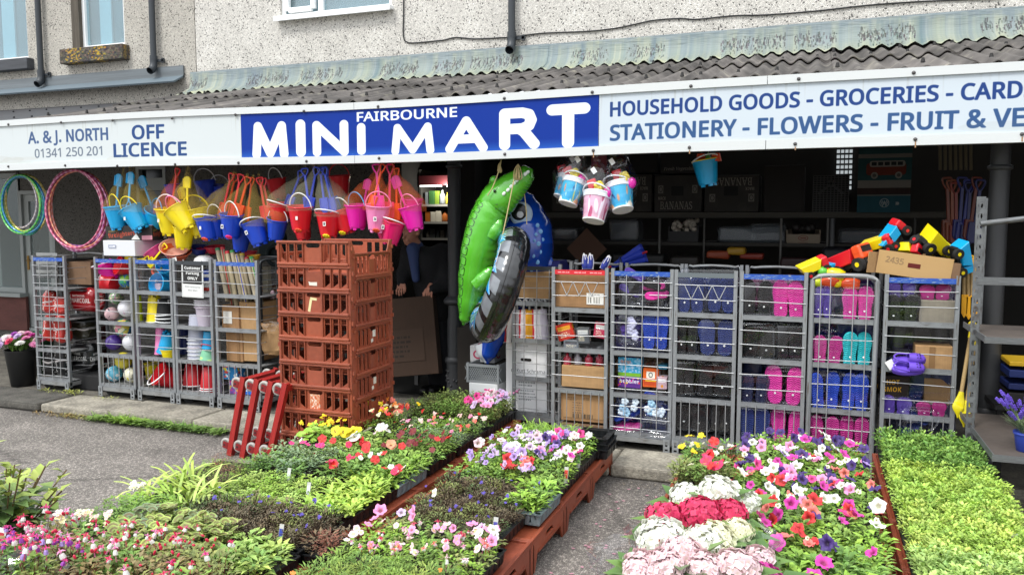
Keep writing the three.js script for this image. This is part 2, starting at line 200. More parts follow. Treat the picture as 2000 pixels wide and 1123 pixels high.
// ---------- canopy roof ----------
const EAVE = SIGN + 0.05, roofY = (D) => 2.735 + (D - EAVE) * 0.248, RX0 = -7.37;
{
  const roof = thing('canopy_roof', 'grey corrugated cement roof over the shop front', 'roof'), pitch = 0.132, amp = 0.019;
  const tex = dataTex(512, (u, v) => { const n = fbm(u, v, 6, 6, 71), s = fbm(u, v * 0.2, 24, 4, 72), w = clamp((fbm(u, v, 20, 4, 73) - 0.62) * 5, 0, 1), k = 0.34 + 0.26 * (n - 0.5) + 0.22 * (s - 0.5); return [k * 1.03 + w * 0.12, k * 0.985 + w * 0.12, k * 0.95 + w * 0.09]; }, true);
  const tm = [0.98, 0.86, 1.06].map((k, i) => MP({ color: new THREE.Color(k, k, k), map: rep(tex, 0.5, 0.5, i * 0.31, i * 0.17), bumpMap: rep(noiseTex, 3), bumpScale: 0.002, roughness: 0.95 }));
  const Y = (x) => amp * Math.cos(x / pitch * 2 * PI);
  const sheet = (x0, x1, d0, d1, lift) => {
    const nx = Math.round((x1 - x0) / pitch * 10), pos = [], uv = [], idx = [], T = 0.009;
    for (const [s, t] of [[0, 0], [1, 0]]) for (let j = 0; j <= 1; j++) for (let i = 0; i <= nx; i++) { const x = x0 + (x1 - x0) * i / nx, D = j ? d1 : d0; pos.push(x, roofY(D) + Y(x) + lift + (j ? 0 : 0.012) - s * T, -D); uv.push(x, D); }
    const n1 = nx + 1, q = (a, b, c, d) => idx.push(a, b, c, b, d, c);
    for (let i = 0; i < nx; i++) { q(i, i + 1, n1 + i, n1 + i + 1); q(2 * n1 + i + 1, 2 * n1 + i, 3 * n1 + i + 1, 3 * n1 + i); q(i + 1, i, 2 * n1 + i + 1, 2 * n1 + i); }
    q(0, n1, 2 * n1, 3 * n1); q(n1 + nx, nx, 3 * n1 + nx, 2 * n1 + nx);
    const g = new THREE.BufferGeometry(); g.setAttribute('position', new THREE.Float32BufferAttribute(pos, 3)); g.setAttribute('uv', new THREE.Float32BufferAttribute(uv, 2)); g.setIndex(idx); return toCreasedNormals(g, 0.7);
  };
  const bolts = []; let k = 0;
  for (let x = RX0; x < 4.4; x += 7 * pitch) { // two courses of overlapping sheets
    const x1 = x + 7.6 * pitch;
    part('roof_sheet', sheet(x, x1, EAVE + 0.02, 7.12, 0.012 * (k % 2)), tm[k % 3], roof); part('roof_sheet', sheet(x, x1, 6.98, WALL + 0.02, 0.014 + 0.012 * (k % 2)), tm[(k + 1) % 3], roof); k++;
    for (let j = 0; j < 4; j++) for (const D of [6.05, 7.06, 7.75]) if (rnd() < 0.85) { const bxx = (Math.round(x / pitch) + 1 + j * 2) * pitch, y = roofY(D) + amp + 0.03; bolts.push(new THREE.CylinderGeometry(0.009, 0.016, 0.03, 7).translate(bxx, y, -D + rr(-0.03, 0.03))); }
  }
  part('fixing_bolt', bolts, M('#1e1d1c', 0.7), roof).userData.kind = 'stuff';
  // lower dark sheet roof on the left
  const lo = thing('side_roof', 'low dark sheeted roof at the far left', 'roof'); const ly = (D) => 2.62 + (D - EAVE) * 0.285;
  const sl = new THREE.BoxGeometry(6.4, 0.03, 2.55).rotateX(Math.atan(0.285)).translate(-10.4, ly(7) - 0.02, -7);
  part('roof_sheet', sl, MP({ color: new THREE.Color(0.062, 0.064, 0.07), map: smudge, roughness: 0.6, bumpMap: rep(noiseTex, 4), bumpScale: 0.002 }), lo);
  const lb = []; for (let i = 0; i < 17; i++) for (const D of [6.3, 7.2, 7.85]) lb.push(new THREE.SphereGeometry(0.013, 6, 4).translate(-7.5 - i * 0.3 + (D - 6) * 0.1, ly(D) + 0.005, -D)); part('fixing_bolt', lb, M('#15171a', 0.6), lo).userData.kind = 'stuff';
  const grey = M('#5f6c74', 0.6); part('lead_strip', bx(6.35, 0.15, 0.02, -10.62, P(200, 158, WALL).y + 0.035, -WALL + 0.02), MP({ color: new THREE.Color(0.17, 0.195, 0.21), map: smudge, roughness: 0.55 }), lo); part('lead_strip', bx(6.35, 0.02, 0.2, -10.62, P(200, 168, WALL).y, -WALL + 0.1, 0.5), grey, lo);
  // lead flashing, dressed over the corrugations; stains are its own weathering
  const flash = thing('lead_flashing', 'stained lead flashing between the wall and corrugated roof', 'flashing');
  const ft = canvasTex(2048, 256, (c, w, h) => {
    const gr = c.createLinearGradient(0, 0, 0, h); gr.addColorStop(0, '#84919b'); gr.addColorStop(0.45, '#8b979c'); gr.addColorStop(0.8, '#a3a99f'); gr.addColorStop(1, '#b9bcab'); c.fillStyle = gr; c.fillRect(0, 0, w, h);
    for (let i = 0; i < 520; i++) { const x = rnd() * w, k = fbm(x / w, 0.3, 16, 3, 77); c.fillStyle = rnd() < 0.5 ? `rgba(190,190,158,${0.04 + 0.12 * k})` : `rgba(96,114,128,${0.05 + 0.2 * k})`; c.fillRect(x, rnd() * 40, 4 + rnd() * 34, h); }
    for (let i = 0; i < 2600; i++) { const x = rnd() * w, k = fbm(x / w, 0.7, 22, 3, 78); if (k < 0.47) continue; const y = h * (0.14 + 0.5 * rnd() * rnd() + 0.2 * rnd()); c.fillStyle = `rgba(${36 + rnd() * 30},${38 + rnd() * 26},${44 + rnd() * 20},${0.22 + 0.5 * rnd()})`; c.fillRect(x, y, 1 + rnd() * 3.5, 5 + rnd() * 26); }
    for (let i = 0; i < 260; i++) { c.fillStyle = `rgba(214,212,170,${0.25 * rnd()})`; c.beginPath(); c.ellipse(rnd() * w, h * (0.78 + 0.2 * rnd()), 4 + rnd() * 22, 3 + rnd() * 10, 0, 0, 7); c.fill(); }
  });
  const fm = MP({ map: ft, color: new THREE.Color(0.84, 0.84, 0.77), roughness: 0.62, bumpMap: rep(noiseTex, 6, 3), bumpScale: 0.006, metalness: 0.1 });
  let x = RX0 + 0.02, q = 0;
  while (x < 4.3) {
    const w = rr(2.1, 2.7), n = 90, pos = [], uv = [], idx = [];
    for (let i = 0; i <= n; i++) { const X = x + w * i / n + (i === n ? 0.03 : 0), wob = 0.02 * (fbm(X * 0.1 + 5, 0.2, 24, 3, 79) - 0.5), edge = 0.02 * q;
      const cols = [[wallTop + 0.012, WALL - 0.012], [wallTop - 0.1, WALL - 0.02 - 0.4 * wob], [roofY(8.1) + 0.1 + wob, 8.13 - wob], [roofY(8.02) + 0.05 + Y(X) * 0.6, 8.02], [roofY(7.93 + wob) + Y(X) + 0.046, 7.93 + wob]];
      cols.forEach(([y, D], k) => { pos.push(X, y + (q % 2) * 0.003, -D + (q % 2) * 0.004); uv.push((X + 8) / 6.1, 1 - k / 4); }); }
    for (let i = 0; i < n; i++) for (let k = 0; k < 4; k++) { const a = i * 5 + k, b = a + 5; idx.push(a, a + 1, b, b, a + 1, b + 1); }
    const g = new THREE.BufferGeometry(); g.setAttribute('position', new THREE.Float32BufferAttribute(pos, 3)); g.setAttribute('uv', new THREE.Float32BufferAttribute(uv, 2)); g.setIndex(idx); g.computeVertexNormals();
    part('lead_sheet', g, fm, flash); x += w; q++;
  }
  ft.wrapS = THREE.MirroredRepeatWrapping;
  // front beam and dark lining below the sheets
  const fr = thing('canopy_frame', 'dark timber beam and rafters under the canopy roof', 'beam'), tim = M('#1b1a18', 0.85);
  part('beam', bx(14, 0.16, 0.08, -2.8, 2.5, -SIGN - 0.14), tim, fr); for (let i = 0; i < 12; i++) part('rafter', bx(0.06, 0.1, 2.5, -8.9 + i * 1.1, roofY(7) - 0.14, -7, Math.atan(0.248)), tim, fr);
}
// ---------- the long shop sign ----------
{
  const sign = thing('shop_sign', 'long white and blue MINI MART sign board along the canopy edge', 'sign');
  const sag = (X) => -0.022 * Math.exp(-Math.pow((X + 2.6) / 2.2, 2)) - 0.006 * Math.sin(X * 1.3), xAt = (px, py) => P(px, py ?? 250, SIGN).x;
  const yT = 2.755, yB = 2.268, tT = 0.054, tB = 0.06, pT = yT - tT, pB = yB + tB; // board, trims, panel
  // bent strip: front face follows the sag; uv 0..1
  const strip = (x0, x1, y0, y1, z, d) => { const n = Math.max(2, Math.ceil((x1 - x0) / 0.2)), g = new THREE.BoxGeometry(x1 - x0, y1 - y0, d, n, 1, 1).translate((x0 + x1) / 2, (y0 + y1) / 2, -SIGN + z - d / 2), p = g.attributes.position; for (let i = 0; i < p.count; i++) p.setY(i, p.getY(i) + sag(p.getX(i))); g.computeVertexNormals(); return g; };
  const X0 = -10.4, XA = xAt(468), XB = xAt(1169), X1 = 4.2;
  const txt = (c, s, x0, x1, yt, yb, wt = 'bold', lw = 0) => { c.save(); c.font = `${wt} 200px sans-serif`; const m = c.measureText(s), L = m.actualBoundingBoxLeft, R = m.actualBoundingBoxRight, H = c.measureText('H'), A = H.actualBoundingBoxAscent; c.translate(x0, yb); c.scale((x1 - x0) / (L + R), (yb - yt) / A); c.translate(L, 0); c.fillText(s, 0, 0); if (lw) { c.lineJoin = 'round'; c.lineCap = 'round'; c.lineWidth = lw; c.strokeStyle = c.fillStyle; c.strokeText(s, 0, 0); } c.restore(); };
  // panel texture whose drawing is laid out in metres on the board
  const board = (x0, x1, W, H, base, draw) => { const t = canvasTex(W, H, (c) => { c.fillStyle = base; c.fillRect(0, 0, W, H); const kx = W / (x1 - x0), ky = H / (pT - pB); draw(c, (px, py) => { const q = P(px, py, SIGN - 0.01); return [(q.x - x0) * kx, (pT + sag(q.x) - q.y) * ky]; }, W, H); }); return MP({ map: t, roughness: 0.5, specularIntensity: 0.35 }); };
  const word = (c, at, s, pxL, pxR, capL, baseL, capR, baseR, wt, lw) => { const a = at(pxL, capL), b = at(pxR, capR), e = at(pxL, baseL), f = at(pxR, baseR); txt(c, s, a[0], b[0], (a[1] + b[1]) / 2, (e[1] + f[1]) / 2, wt, lw); };
  const glyph = (c, s, x0, x1, y0, y1) => { // round-ended stroke letters
    const lw = (y1 - y0) * (s === 'I' ? 0.27 : s === 'T' || s === 'R' ? 0.25 : 0.245), S = { M: [[[0, 1], [0.07, 0], [0.5, 0.96], [0.93, 0], [1, 1]]], I: [[[0.5, 0], [0.5, 1]]], N: [[[0, 1], [0, 0], [1, 1], [1, 0]]], A: [[[0, 1], [0.5, 0], [1, 1]], [[0.2, 0.66], [0.8, 0.66]]], T: [[[0, 0], [1, 0]], [[0.5, 0], [0.5, 1]]], R: [[[0, 1], [0, 0], [0.6, 0], [0.82, 0.06], [0.9, 0.24], [0.82, 0.42], [0.6, 0.5], [0, 0.5]], [[0.5, 0.5], [0.66, 0.6], [1, 1]]] }[s];
    c.lineWidth = lw; c.lineCap = c.lineJoin = 'round'; c.strokeStyle = c.fillStyle; const X = (u) => lerp(x0 + lw / 2, x1 - lw / 2, u), Y = (v) => lerp(y0 + lw / 2, y1 - lw / 2, v);
    for (const l of S) { c.beginPath(); l.forEach(([u, v], i) => (i ? c.lineTo(X(u), Y(v)) : c.moveTo(X(u), Y(v)))); c.stroke(); }
  };
  const navy = (c, y0, y1, top, bot) => { const g = c.createLinearGradient(0, y0, 0, y1); g.addColorStop(0, top); g.addColorStop(1, bot); c.fillStyle = g; };
  const grime = (c, W, H) => { for (let i = 0; i < 46; i++) { const x = rnd() * W, l = H * (0.1 + 0.5 * rnd()); const g = c.createLinearGradient(0, 0, 0, l); g.addColorStop(0, `rgba(120,116,98,${0.05 + 0.12 * rnd()})`); g.addColorStop(1, 'rgba(120,116,98,0)'); c.fillStyle = g; c.fillRect(x, 0, 1 + rnd() * 5, l); } for (let i = 0; i < 9; i++) { c.fillStyle = 'rgba(130,120,96,.07)'; c.beginPath(); c.ellipse(rnd() * W, H * (0.85 + 0.15 * rnd()), 30 + rnd() * 90, 6 + rnd() * 12, 0, 0, 7); c.fill(); } for (let i = 0; i < 60; i++) { c.fillStyle = `rgba(150,150,135,${rnd() * 0.06})`; c.fillRect(rnd() * W, H * (0.9 + rnd() * 0.08), 20 + rnd() * 160, 3 + rnd() * 8); } };
  const mL = board(X0, XA, 2048, 160, '#c4cbcc', (c, at, W, H) => {
    navy(c, H * 0.1, H * 0.95, '#43597f', '#5b6a84'); word(c, at, 'A. & J. NORTH', 49, 205, 257, 279, 251, 273, '', 12); navy(c, H * 0.5, H, '#66717f', '#7a838c'); word(c, at, '01341 250 201', 62, 194, 290, 307, 286, 303, '', 6);
    navy(c, H * 0.1, H * 0.5, '#2a4679', '#34517f'); word(c, at, 'OFF', 253, 315, 245, 271, 243, 269, '', 12); navy(c, H * 0.5, H, '#2d4979', '#3d5880'); word(c, at, 'LICENCE', 217, 359, 281, 306, 277, 303, '', 12); grime(c, W, H);
  });
  const mB = board(XA, XB, 2048, 280, '#08308c', (c, at, W, H) => {
    const fade = c.createLinearGradient(0, H * 0.8, 0, H); fade.addColorStop(0, 'rgba(70,130,205,0)'); fade.addColorStop(1, 'rgba(70,130,205,.45)'); c.fillStyle = fade; c.fillRect(0, 0, W, H);
    for (let i = 0; i < 60; i++) { c.fillStyle = `rgba(200,215,240,${rnd() * 0.35})`; c.fillRect(rnd() * W, rnd() < 0.6 ? rnd() * 10 : rnd() * H, 1 + rnd() * 9, 1 + rnd() * 3); }
    c.fillStyle = '#dfe4e4'; word(c, at, 'FAIRBOURNE', 694, 890, 219, 236, 209, 228, '', 8);
    for (const [s, a, b, t, e] of [['M', 487, 560, 238, 309], ['I', 575, 592, 233, 306], ['N', 606, 678, 236, 304], ['I', 694, 711, 240, 302], ['M', 761, 846, 242, 300], ['A', 867, 951, 229, 296], ['R', 973, 1053, 212, 290], ['T', 1066, 1152, 204, 287]]) { const A = at(a, t), B = at(b, e); glyph(c, s, A[0], B[0], A[1], B[1]); }
  });
  const mR = board(XB, X1, 2048, 130, '#bfc9d1', (c, at, W, H) => {
    navy(c, H * 0.08, H * 0.5, '#213d78', '#35598c'); word(c, at, 'HOUSEHOLD GOODS - GROCERIES - CARDS', 1191, 2028, 200, 227, 156, 187, '', 12);
    navy(c, H * 0.5, H * 0.95, '#33527f', '#7c98b5'); word(c, at, 'STATIONERY - FLOWERS - FRUIT & VEG', 1191, 2045, 246, 273, 208, 244, '', 12); grime(c, W, H);
  });
  part('panel', strip(X0, XA - 0.002, pB, pT, -0.012, 0.02), mL, sign, null, 'white panel reading A. & J. NORTH 01341 250 201 OFF LICENCE');
  part('panel', strip(XA + 0.002, XB - 0.002, pB, pT, -0.01, 0.02), mB, sign, null, 'blue panel reading FAIRBOURNE MINI MART');
  part('panel', strip(XB + 0.002, X1, pB, pT, -0.012, 0.02), mR, sign, null, 'white panel listing household goods, groceries, cards, stationery, flowers, fruit and veg');
  const tr = M('#c9cdcd', 0.4), cuts = [X0, xAt(691, 210), xAt(1500, 150), X1];
  for (let i = 0; i < 3; i++) { part('trim', strip(cuts[i] + 0.002, cuts[i + 1] - 0.002, pT - 0.002, yT, 0.004, 0.05), tr, sign); part('trim', strip(cuts[i] + 0.002, cuts[i + 1] - 0.002, yB, pB + 0.002, 0.004, 0.05), tr, sign); }
  part('backing', strip(X0, X1, yB + 0.02, yT - 0.02, -0.034, 0.03), M('#3a3a38', 0.8), sign);
  const sc = new THREE.SphereGeometry(0.0125, 10, 6, 0, 2 * PI, 0, PI / 2).rotateX(PI / 2), scM = MP({ color: new THREE.Color(0.09, 0.085, 0.085), roughness: 0.5, metalness: 0.5 }), ru = MP({ color: new THREE.Color(0.34, 0.2, 0.11), roughness: 0.9 });
  for (const [px, py] of [[15, 243], [118, 239], [219, 235], [335, 231], [459, 224], [593, 217], [738, 208], [985, 192], [1157, 180], [1350, 168], [1561, 154], [1786, 142], [15, 325], [126, 323], [228, 324], [341, 321], [465, 318], [598, 315], [740, 309], [986, 301], [1159, 294], [1347, 288], [1554, 281], [1789, 272], [1998, 262]]) { const q = P(px, py, SIGN - 0.004); part('screw', sc, scM, sign, q); if (py > 250 && px > 1100) part('rust_streak', bx(0.008, rr(0.02, 0.045), 0.001, 0, 0, 0), ru, sign, V(q.x + 0.002, q.y - 0.03, q.z + 0.001)); }
}

// ---------- ground floor under the canopy ----------
const FLOORY = PAVE, BACK = 10.6;
const xIn0 = P(765, 500, WALL).x, xIn1 = P(900, 500, WALL).x; // shop doorway
{
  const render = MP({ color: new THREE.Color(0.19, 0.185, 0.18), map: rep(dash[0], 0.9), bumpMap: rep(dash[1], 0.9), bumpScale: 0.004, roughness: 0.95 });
  const rect = (a, b, c, d) => { const p = P(a, d, WALL), q = P(c, b, WALL); return [p.x, p.y, q.x, q.y]; };
  const shopW = rect(-90, 338, 36, 566), door = [P(46, 600, WALL).x, 0.2, P(113, 600, WALL).x, P(80, 372, WALL).y], tall = rect(268, 322, 322, 420);
  const wallBits = []; let wx = -14; const seg = (x0, x1, y0, y1) => { const g = bx(x1 - x0, y1 - y0, 0.26, (x0 + x1) / 2, (y0 + y1) / 2, -WALL - 0.13), p = g.attributes.position, u = g.attributes.uv; for (let i = 0; i < u.count; i++) u.setXY(i, p.getX(i) + p.getZ(i), p.getY(i)); wallBits.push(g); };
  for (const h of [shopW, door, tall]) { seg(wx, h[0], 0.05, 3.19); seg(h[0], h[2], 0.05, h[1]); seg(h[0], h[2], h[3], 3.19); wx = h[2]; } seg(wx, xIn0, 0.05, 3.19);
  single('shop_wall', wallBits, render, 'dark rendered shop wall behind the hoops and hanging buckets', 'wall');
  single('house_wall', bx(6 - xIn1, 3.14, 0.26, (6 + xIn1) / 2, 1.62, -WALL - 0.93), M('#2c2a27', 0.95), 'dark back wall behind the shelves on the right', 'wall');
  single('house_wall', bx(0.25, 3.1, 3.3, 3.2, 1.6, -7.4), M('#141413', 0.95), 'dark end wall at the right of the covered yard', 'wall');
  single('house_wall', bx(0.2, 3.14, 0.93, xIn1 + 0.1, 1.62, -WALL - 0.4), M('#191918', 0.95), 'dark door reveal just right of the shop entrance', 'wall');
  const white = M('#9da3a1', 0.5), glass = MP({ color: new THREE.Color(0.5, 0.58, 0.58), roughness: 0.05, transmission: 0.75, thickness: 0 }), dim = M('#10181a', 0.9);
  const fr = (x0, y0, x1, y1, t, z, d) => [bx(t, y1 - y0, d, x0 + t / 2, (y0 + y1) / 2, z), bx(t, y1 - y0, d, x1 - t / 2, (y0 + y1) / 2, z), bx(x1 - x0 - 2 * t, t, d, (x0 + x1) / 2, y1 - t / 2, z), bx(x1 - x0 - 2 * t, t, d, (x0 + x1) / 2, y0 + t / 2, z)];
  const w = thing('shop_window', 'white framed shop window at the left edge behind the green hoops', 'window'); part('frame', fr(...shopW, 0.07, -WALL - 0.06, 0.1), white, w); part('pane', bx(shopW[2] - shopW[0] - 0.14, shopW[3] - shopW[1] - 0.14, 0.01, (shopW[0] + shopW[2]) / 2, (shopW[1] + shopW[3]) / 2, -WALL - 0.06), glass, w); part('sill', bx(shopW[2] - shopW[0] + 0.08, 0.05, 0.14, (shopW[0] + shopW[2]) / 2, shopW[1] - 0.027, -WALL + 0.05), white, w);
  part('stall_riser', bx(shopW[2] - shopW[0] + 0.1, shopW[1] - 0.25, 0.04, (shopW[0] + shopW[2]) / 2, (shopW[1] - 0.05 + 0.2) / 2, -WALL + 0.021), MP({ color: new THREE.Color(0.16, 0.055, 0.045), map: smudge, roughness: 0.8 }), w, null, 'red brown painted panel below the window'); part('room_back', bx(3, 2.5, 0.05, shopW[0] + 0.8, 1.4, -WALL - 1.3), dim, w);
  const d = thing('shop_door', 'white framed glass door behind the pink hoops', 'door'); part('frame', fr(...door, 0.05, -WALL - 0.05, 0.12), white, d);
  const dl = [door[0] + 0.055, door[1] + 0.055, door[2] - 0.055, door[3] - 0.055]; part('door_leaf', fr(...dl, 0.09, -WALL - 0.05, 0.05), M('#a7adab', 0.5), d); part('pane', bx(dl[2] - dl[0] - 0.18, dl[3] - dl[1] - 0.18, 0.012, (dl[0] + dl[2]) / 2, (dl[1] + dl[3]) / 2, -WALL - 0.05), glass, d);
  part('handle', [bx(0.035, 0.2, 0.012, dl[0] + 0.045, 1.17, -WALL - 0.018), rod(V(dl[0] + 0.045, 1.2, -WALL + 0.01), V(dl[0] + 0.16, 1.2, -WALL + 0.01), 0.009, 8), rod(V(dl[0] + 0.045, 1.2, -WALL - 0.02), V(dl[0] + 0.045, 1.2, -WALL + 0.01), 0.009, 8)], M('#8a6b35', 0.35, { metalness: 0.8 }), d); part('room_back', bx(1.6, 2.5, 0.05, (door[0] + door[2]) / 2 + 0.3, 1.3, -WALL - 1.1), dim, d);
  const t = thing('window', 'dark window with a grey transom behind the cyan buckets', 'window'); part('frame', fr(...tall, 0.05, -WALL - 0.04, 0.1), white, t); part('transom', bx(tall[2] - tall[0] - 0.1, 0.16, 0.09, (tall[0] + tall[2]) / 2, lerp(tall[1], tall[3], 0.62), -WALL - 0.04), white, t); part('pane', bx(tall[2] - tall[0] - 0.1, tall[3] - tall[1] - 0.1, 0.01, (tall[0] + tall[2]) / 2, (tall[1] + tall[3]) / 2, -WALL - 0.06), M('#0c0f11', 0.1), t);
  // black step below the door
  single('step', rbx(0.56, 0.15, 1.5, 0.012, -6.66, PAVE + 0.075, -6.68), M('#19191a', 0.85), 'low black painted step beside the charcoal cage', 'step');
  // entrance: room with a chilled shelf unit
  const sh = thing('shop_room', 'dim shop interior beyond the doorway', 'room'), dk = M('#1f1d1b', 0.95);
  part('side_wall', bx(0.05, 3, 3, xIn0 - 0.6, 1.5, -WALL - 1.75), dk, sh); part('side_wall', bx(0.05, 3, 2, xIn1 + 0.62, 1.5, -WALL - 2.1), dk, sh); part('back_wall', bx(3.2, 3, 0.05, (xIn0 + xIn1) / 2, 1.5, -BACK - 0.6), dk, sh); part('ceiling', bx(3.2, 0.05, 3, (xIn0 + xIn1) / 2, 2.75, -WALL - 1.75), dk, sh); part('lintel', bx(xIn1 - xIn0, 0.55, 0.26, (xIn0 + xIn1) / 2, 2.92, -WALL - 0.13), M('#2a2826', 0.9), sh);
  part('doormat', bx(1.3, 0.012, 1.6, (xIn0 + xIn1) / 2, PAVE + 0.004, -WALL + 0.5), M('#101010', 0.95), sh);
  const fD = 10.0, fx0 = P(820, 400, fD).x, fx1 = P(925, 400, fD).x, fy = (py) => P(860, py, fD).y, fw = fx1 - fx0, fc = (fx0 + fx1) / 2;
  const f = thing('shelf_unit', 'lit shelf unit of bottles and cartons inside the shop', 'shelves', V(fc, PAVE, -fD)), wm = M('#8a8a86', 0.6), Y = (v) => v - PAVE;
  part('side_panel', bx(0.03, fy(330) - PAVE, 0.5, -fw / 2, Y(fy(330)) / 2, -0.25), M('#55534f', 0.5), f); part('back_panel', bx(fw, fy(330) - PAVE, 0.03, 0, Y(fy(330)) / 2, -0.5), M('#2b2a28', 0.8), f); part('header', bx(fw, fy(343) - fy(362), 0.06, 0, Y((fy(343) + fy(362)) / 2), 0), M('#4a1218', 0.6), f);
  const glow = new THREE.MeshStandardMaterial({ color: '#ffffff', emissive: new THREE.Color(1, 0.98, 0.92), emissiveIntensity: 1.4 });
  for (const [a, b] of [[-0.48, -0.08], [0.02, 0.46]]) part('light_tube', bx(fw * (b - a), 0.022, 0.025, fw * (a + b) / 2, Y(fy(363)), 0.02), glow, f);
  const pl = new THREE.PointLight(new THREE.Color(1, 0.97, 0.88), 0.5, 0, 2); pl.position.set(fc, fy(366), -fD + 0.12); pl.castShadow = true; scene.add(pl);
  const cols = ['#c9b93a', '#7f9b34', '#e0a52c', '#b5442a', '#d9d2c0', '#3f6f3a', '#c06a28', '#8a8f92'];
  [401, 435, 467, 505, 545].forEach((py, k) => {
    part('shelf', bx(fw - 0.04, 0.025, 0.42, 0, Y(fy(py)), -0.22), wm, f); part('price_rail', bx(fw - 0.04, 0.03, 0.01, 0, Y(fy(py)), 0), M('#b9b7b0', 0.5), f);
    let x = fx0 + 0.06; const hmax = [0.2, 0.15, 0.13, 0.15, 0.15][k]; while (x < fx1 - 0.08) { const w2 = rr(0.055, 0.085), h = hmax * rr(0.8, 1), c = k > 1 ? pick(['#4a4d4e', '#33383a', '#5a5650', '#706a5c']) : pick(cols), y = fy(py) + 0.0135;
      const bottle = rnd() < 0.4, o = single(bottle ? 'bottle' : 'carton', bottle ? lathe([[0, 0], [w2 * 0.48, 0], [w2 * 0.5, 0.02], [w2 * 0.5, h * 0.65], [w2 * 0.18, h * 0.85], [w2 * 0.18, h], [0, h]], 10) : rbx(w2, h, 0.06, 0.004, 0, h / 2, 0, 1), M(c, 0.5), `${({ '#c9b93a': 'yellow', '#7f9b34': 'light green', '#e0a52c': 'amber', '#b5442a': 'rust red', '#d9d2c0': 'cream', '#3f6f3a': 'dark green', '#c06a28': 'orange', '#8a8f92': 'grey' })[c] || 'dark grey'} ${bottle ? 'bottle' : 'carton'} on the ${['top', 'second', 'third', 'fourth', 'lowest'][k]} lit shelf inside the shop`, bottle ? 'bottle' : 'carton', V(x + w2 / 2, y, -fD - 0.05 - rnd() * 0.02), bottle ? 'bottles on the lit shop shelves' : 'cartons on the lit shop shelves'); x += w2 + 0.006; }
  });
  // cast iron column in front of the entrance and a second one by the rack
  const iron = MP({ color: new THREE.Color(0.035, 0.037, 0.04), roughness: 0.5, bumpMap: noiseTex, bumpScale: 0.003 });
  const column = (px, D, label) => { const o = thing('column', label, 'column', V(P(px, 600, D).x, PAVE, -D), 'cast iron columns'); const H = roofY(D) - 0.12 - PAVE;
    part('shaft', lathe([[0.072, 0.4], [0.072, 0.75], [0.064, 0.8], [0.06, H]], 20), iron, o); part('base', [lathe([[0.0, 0], [0.1, 0], [0.1, 0.05], [0.082, 0.07], [0.08, 0.34], [0.095, 0.36], [0.098, 0.385], [0.085, 0.41]], 20), ...Array.from({ length: 30 }, () => { const a = rnd() * 2 * PI; return new THREE.SphereGeometry(0.014, 6, 4).translate(Math.cos(a) * 0.08, 0.09 + rnd() * 0.23, Math.sin(a) * 0.08); })], iron, o);
    part('collar', lathe([[0.066, 0.9], [0.1, 0.915], [0.108, 0.935], [0.1, 0.955], [0.08, 0.975], [0.062, 0.99]], 20), iron, o); part('collar', lathe([[0.06, H - 0.62], [0.078, H - 0.61], [0.078, H - 0.59], [0.06, H - 0.58]], 20), iron, o); return o; };
  column(888, 6.85, 'black cast iron column beside the green crocodile'); column(1941, 6.3, 'black cast iron column behind the slotted rack');
}
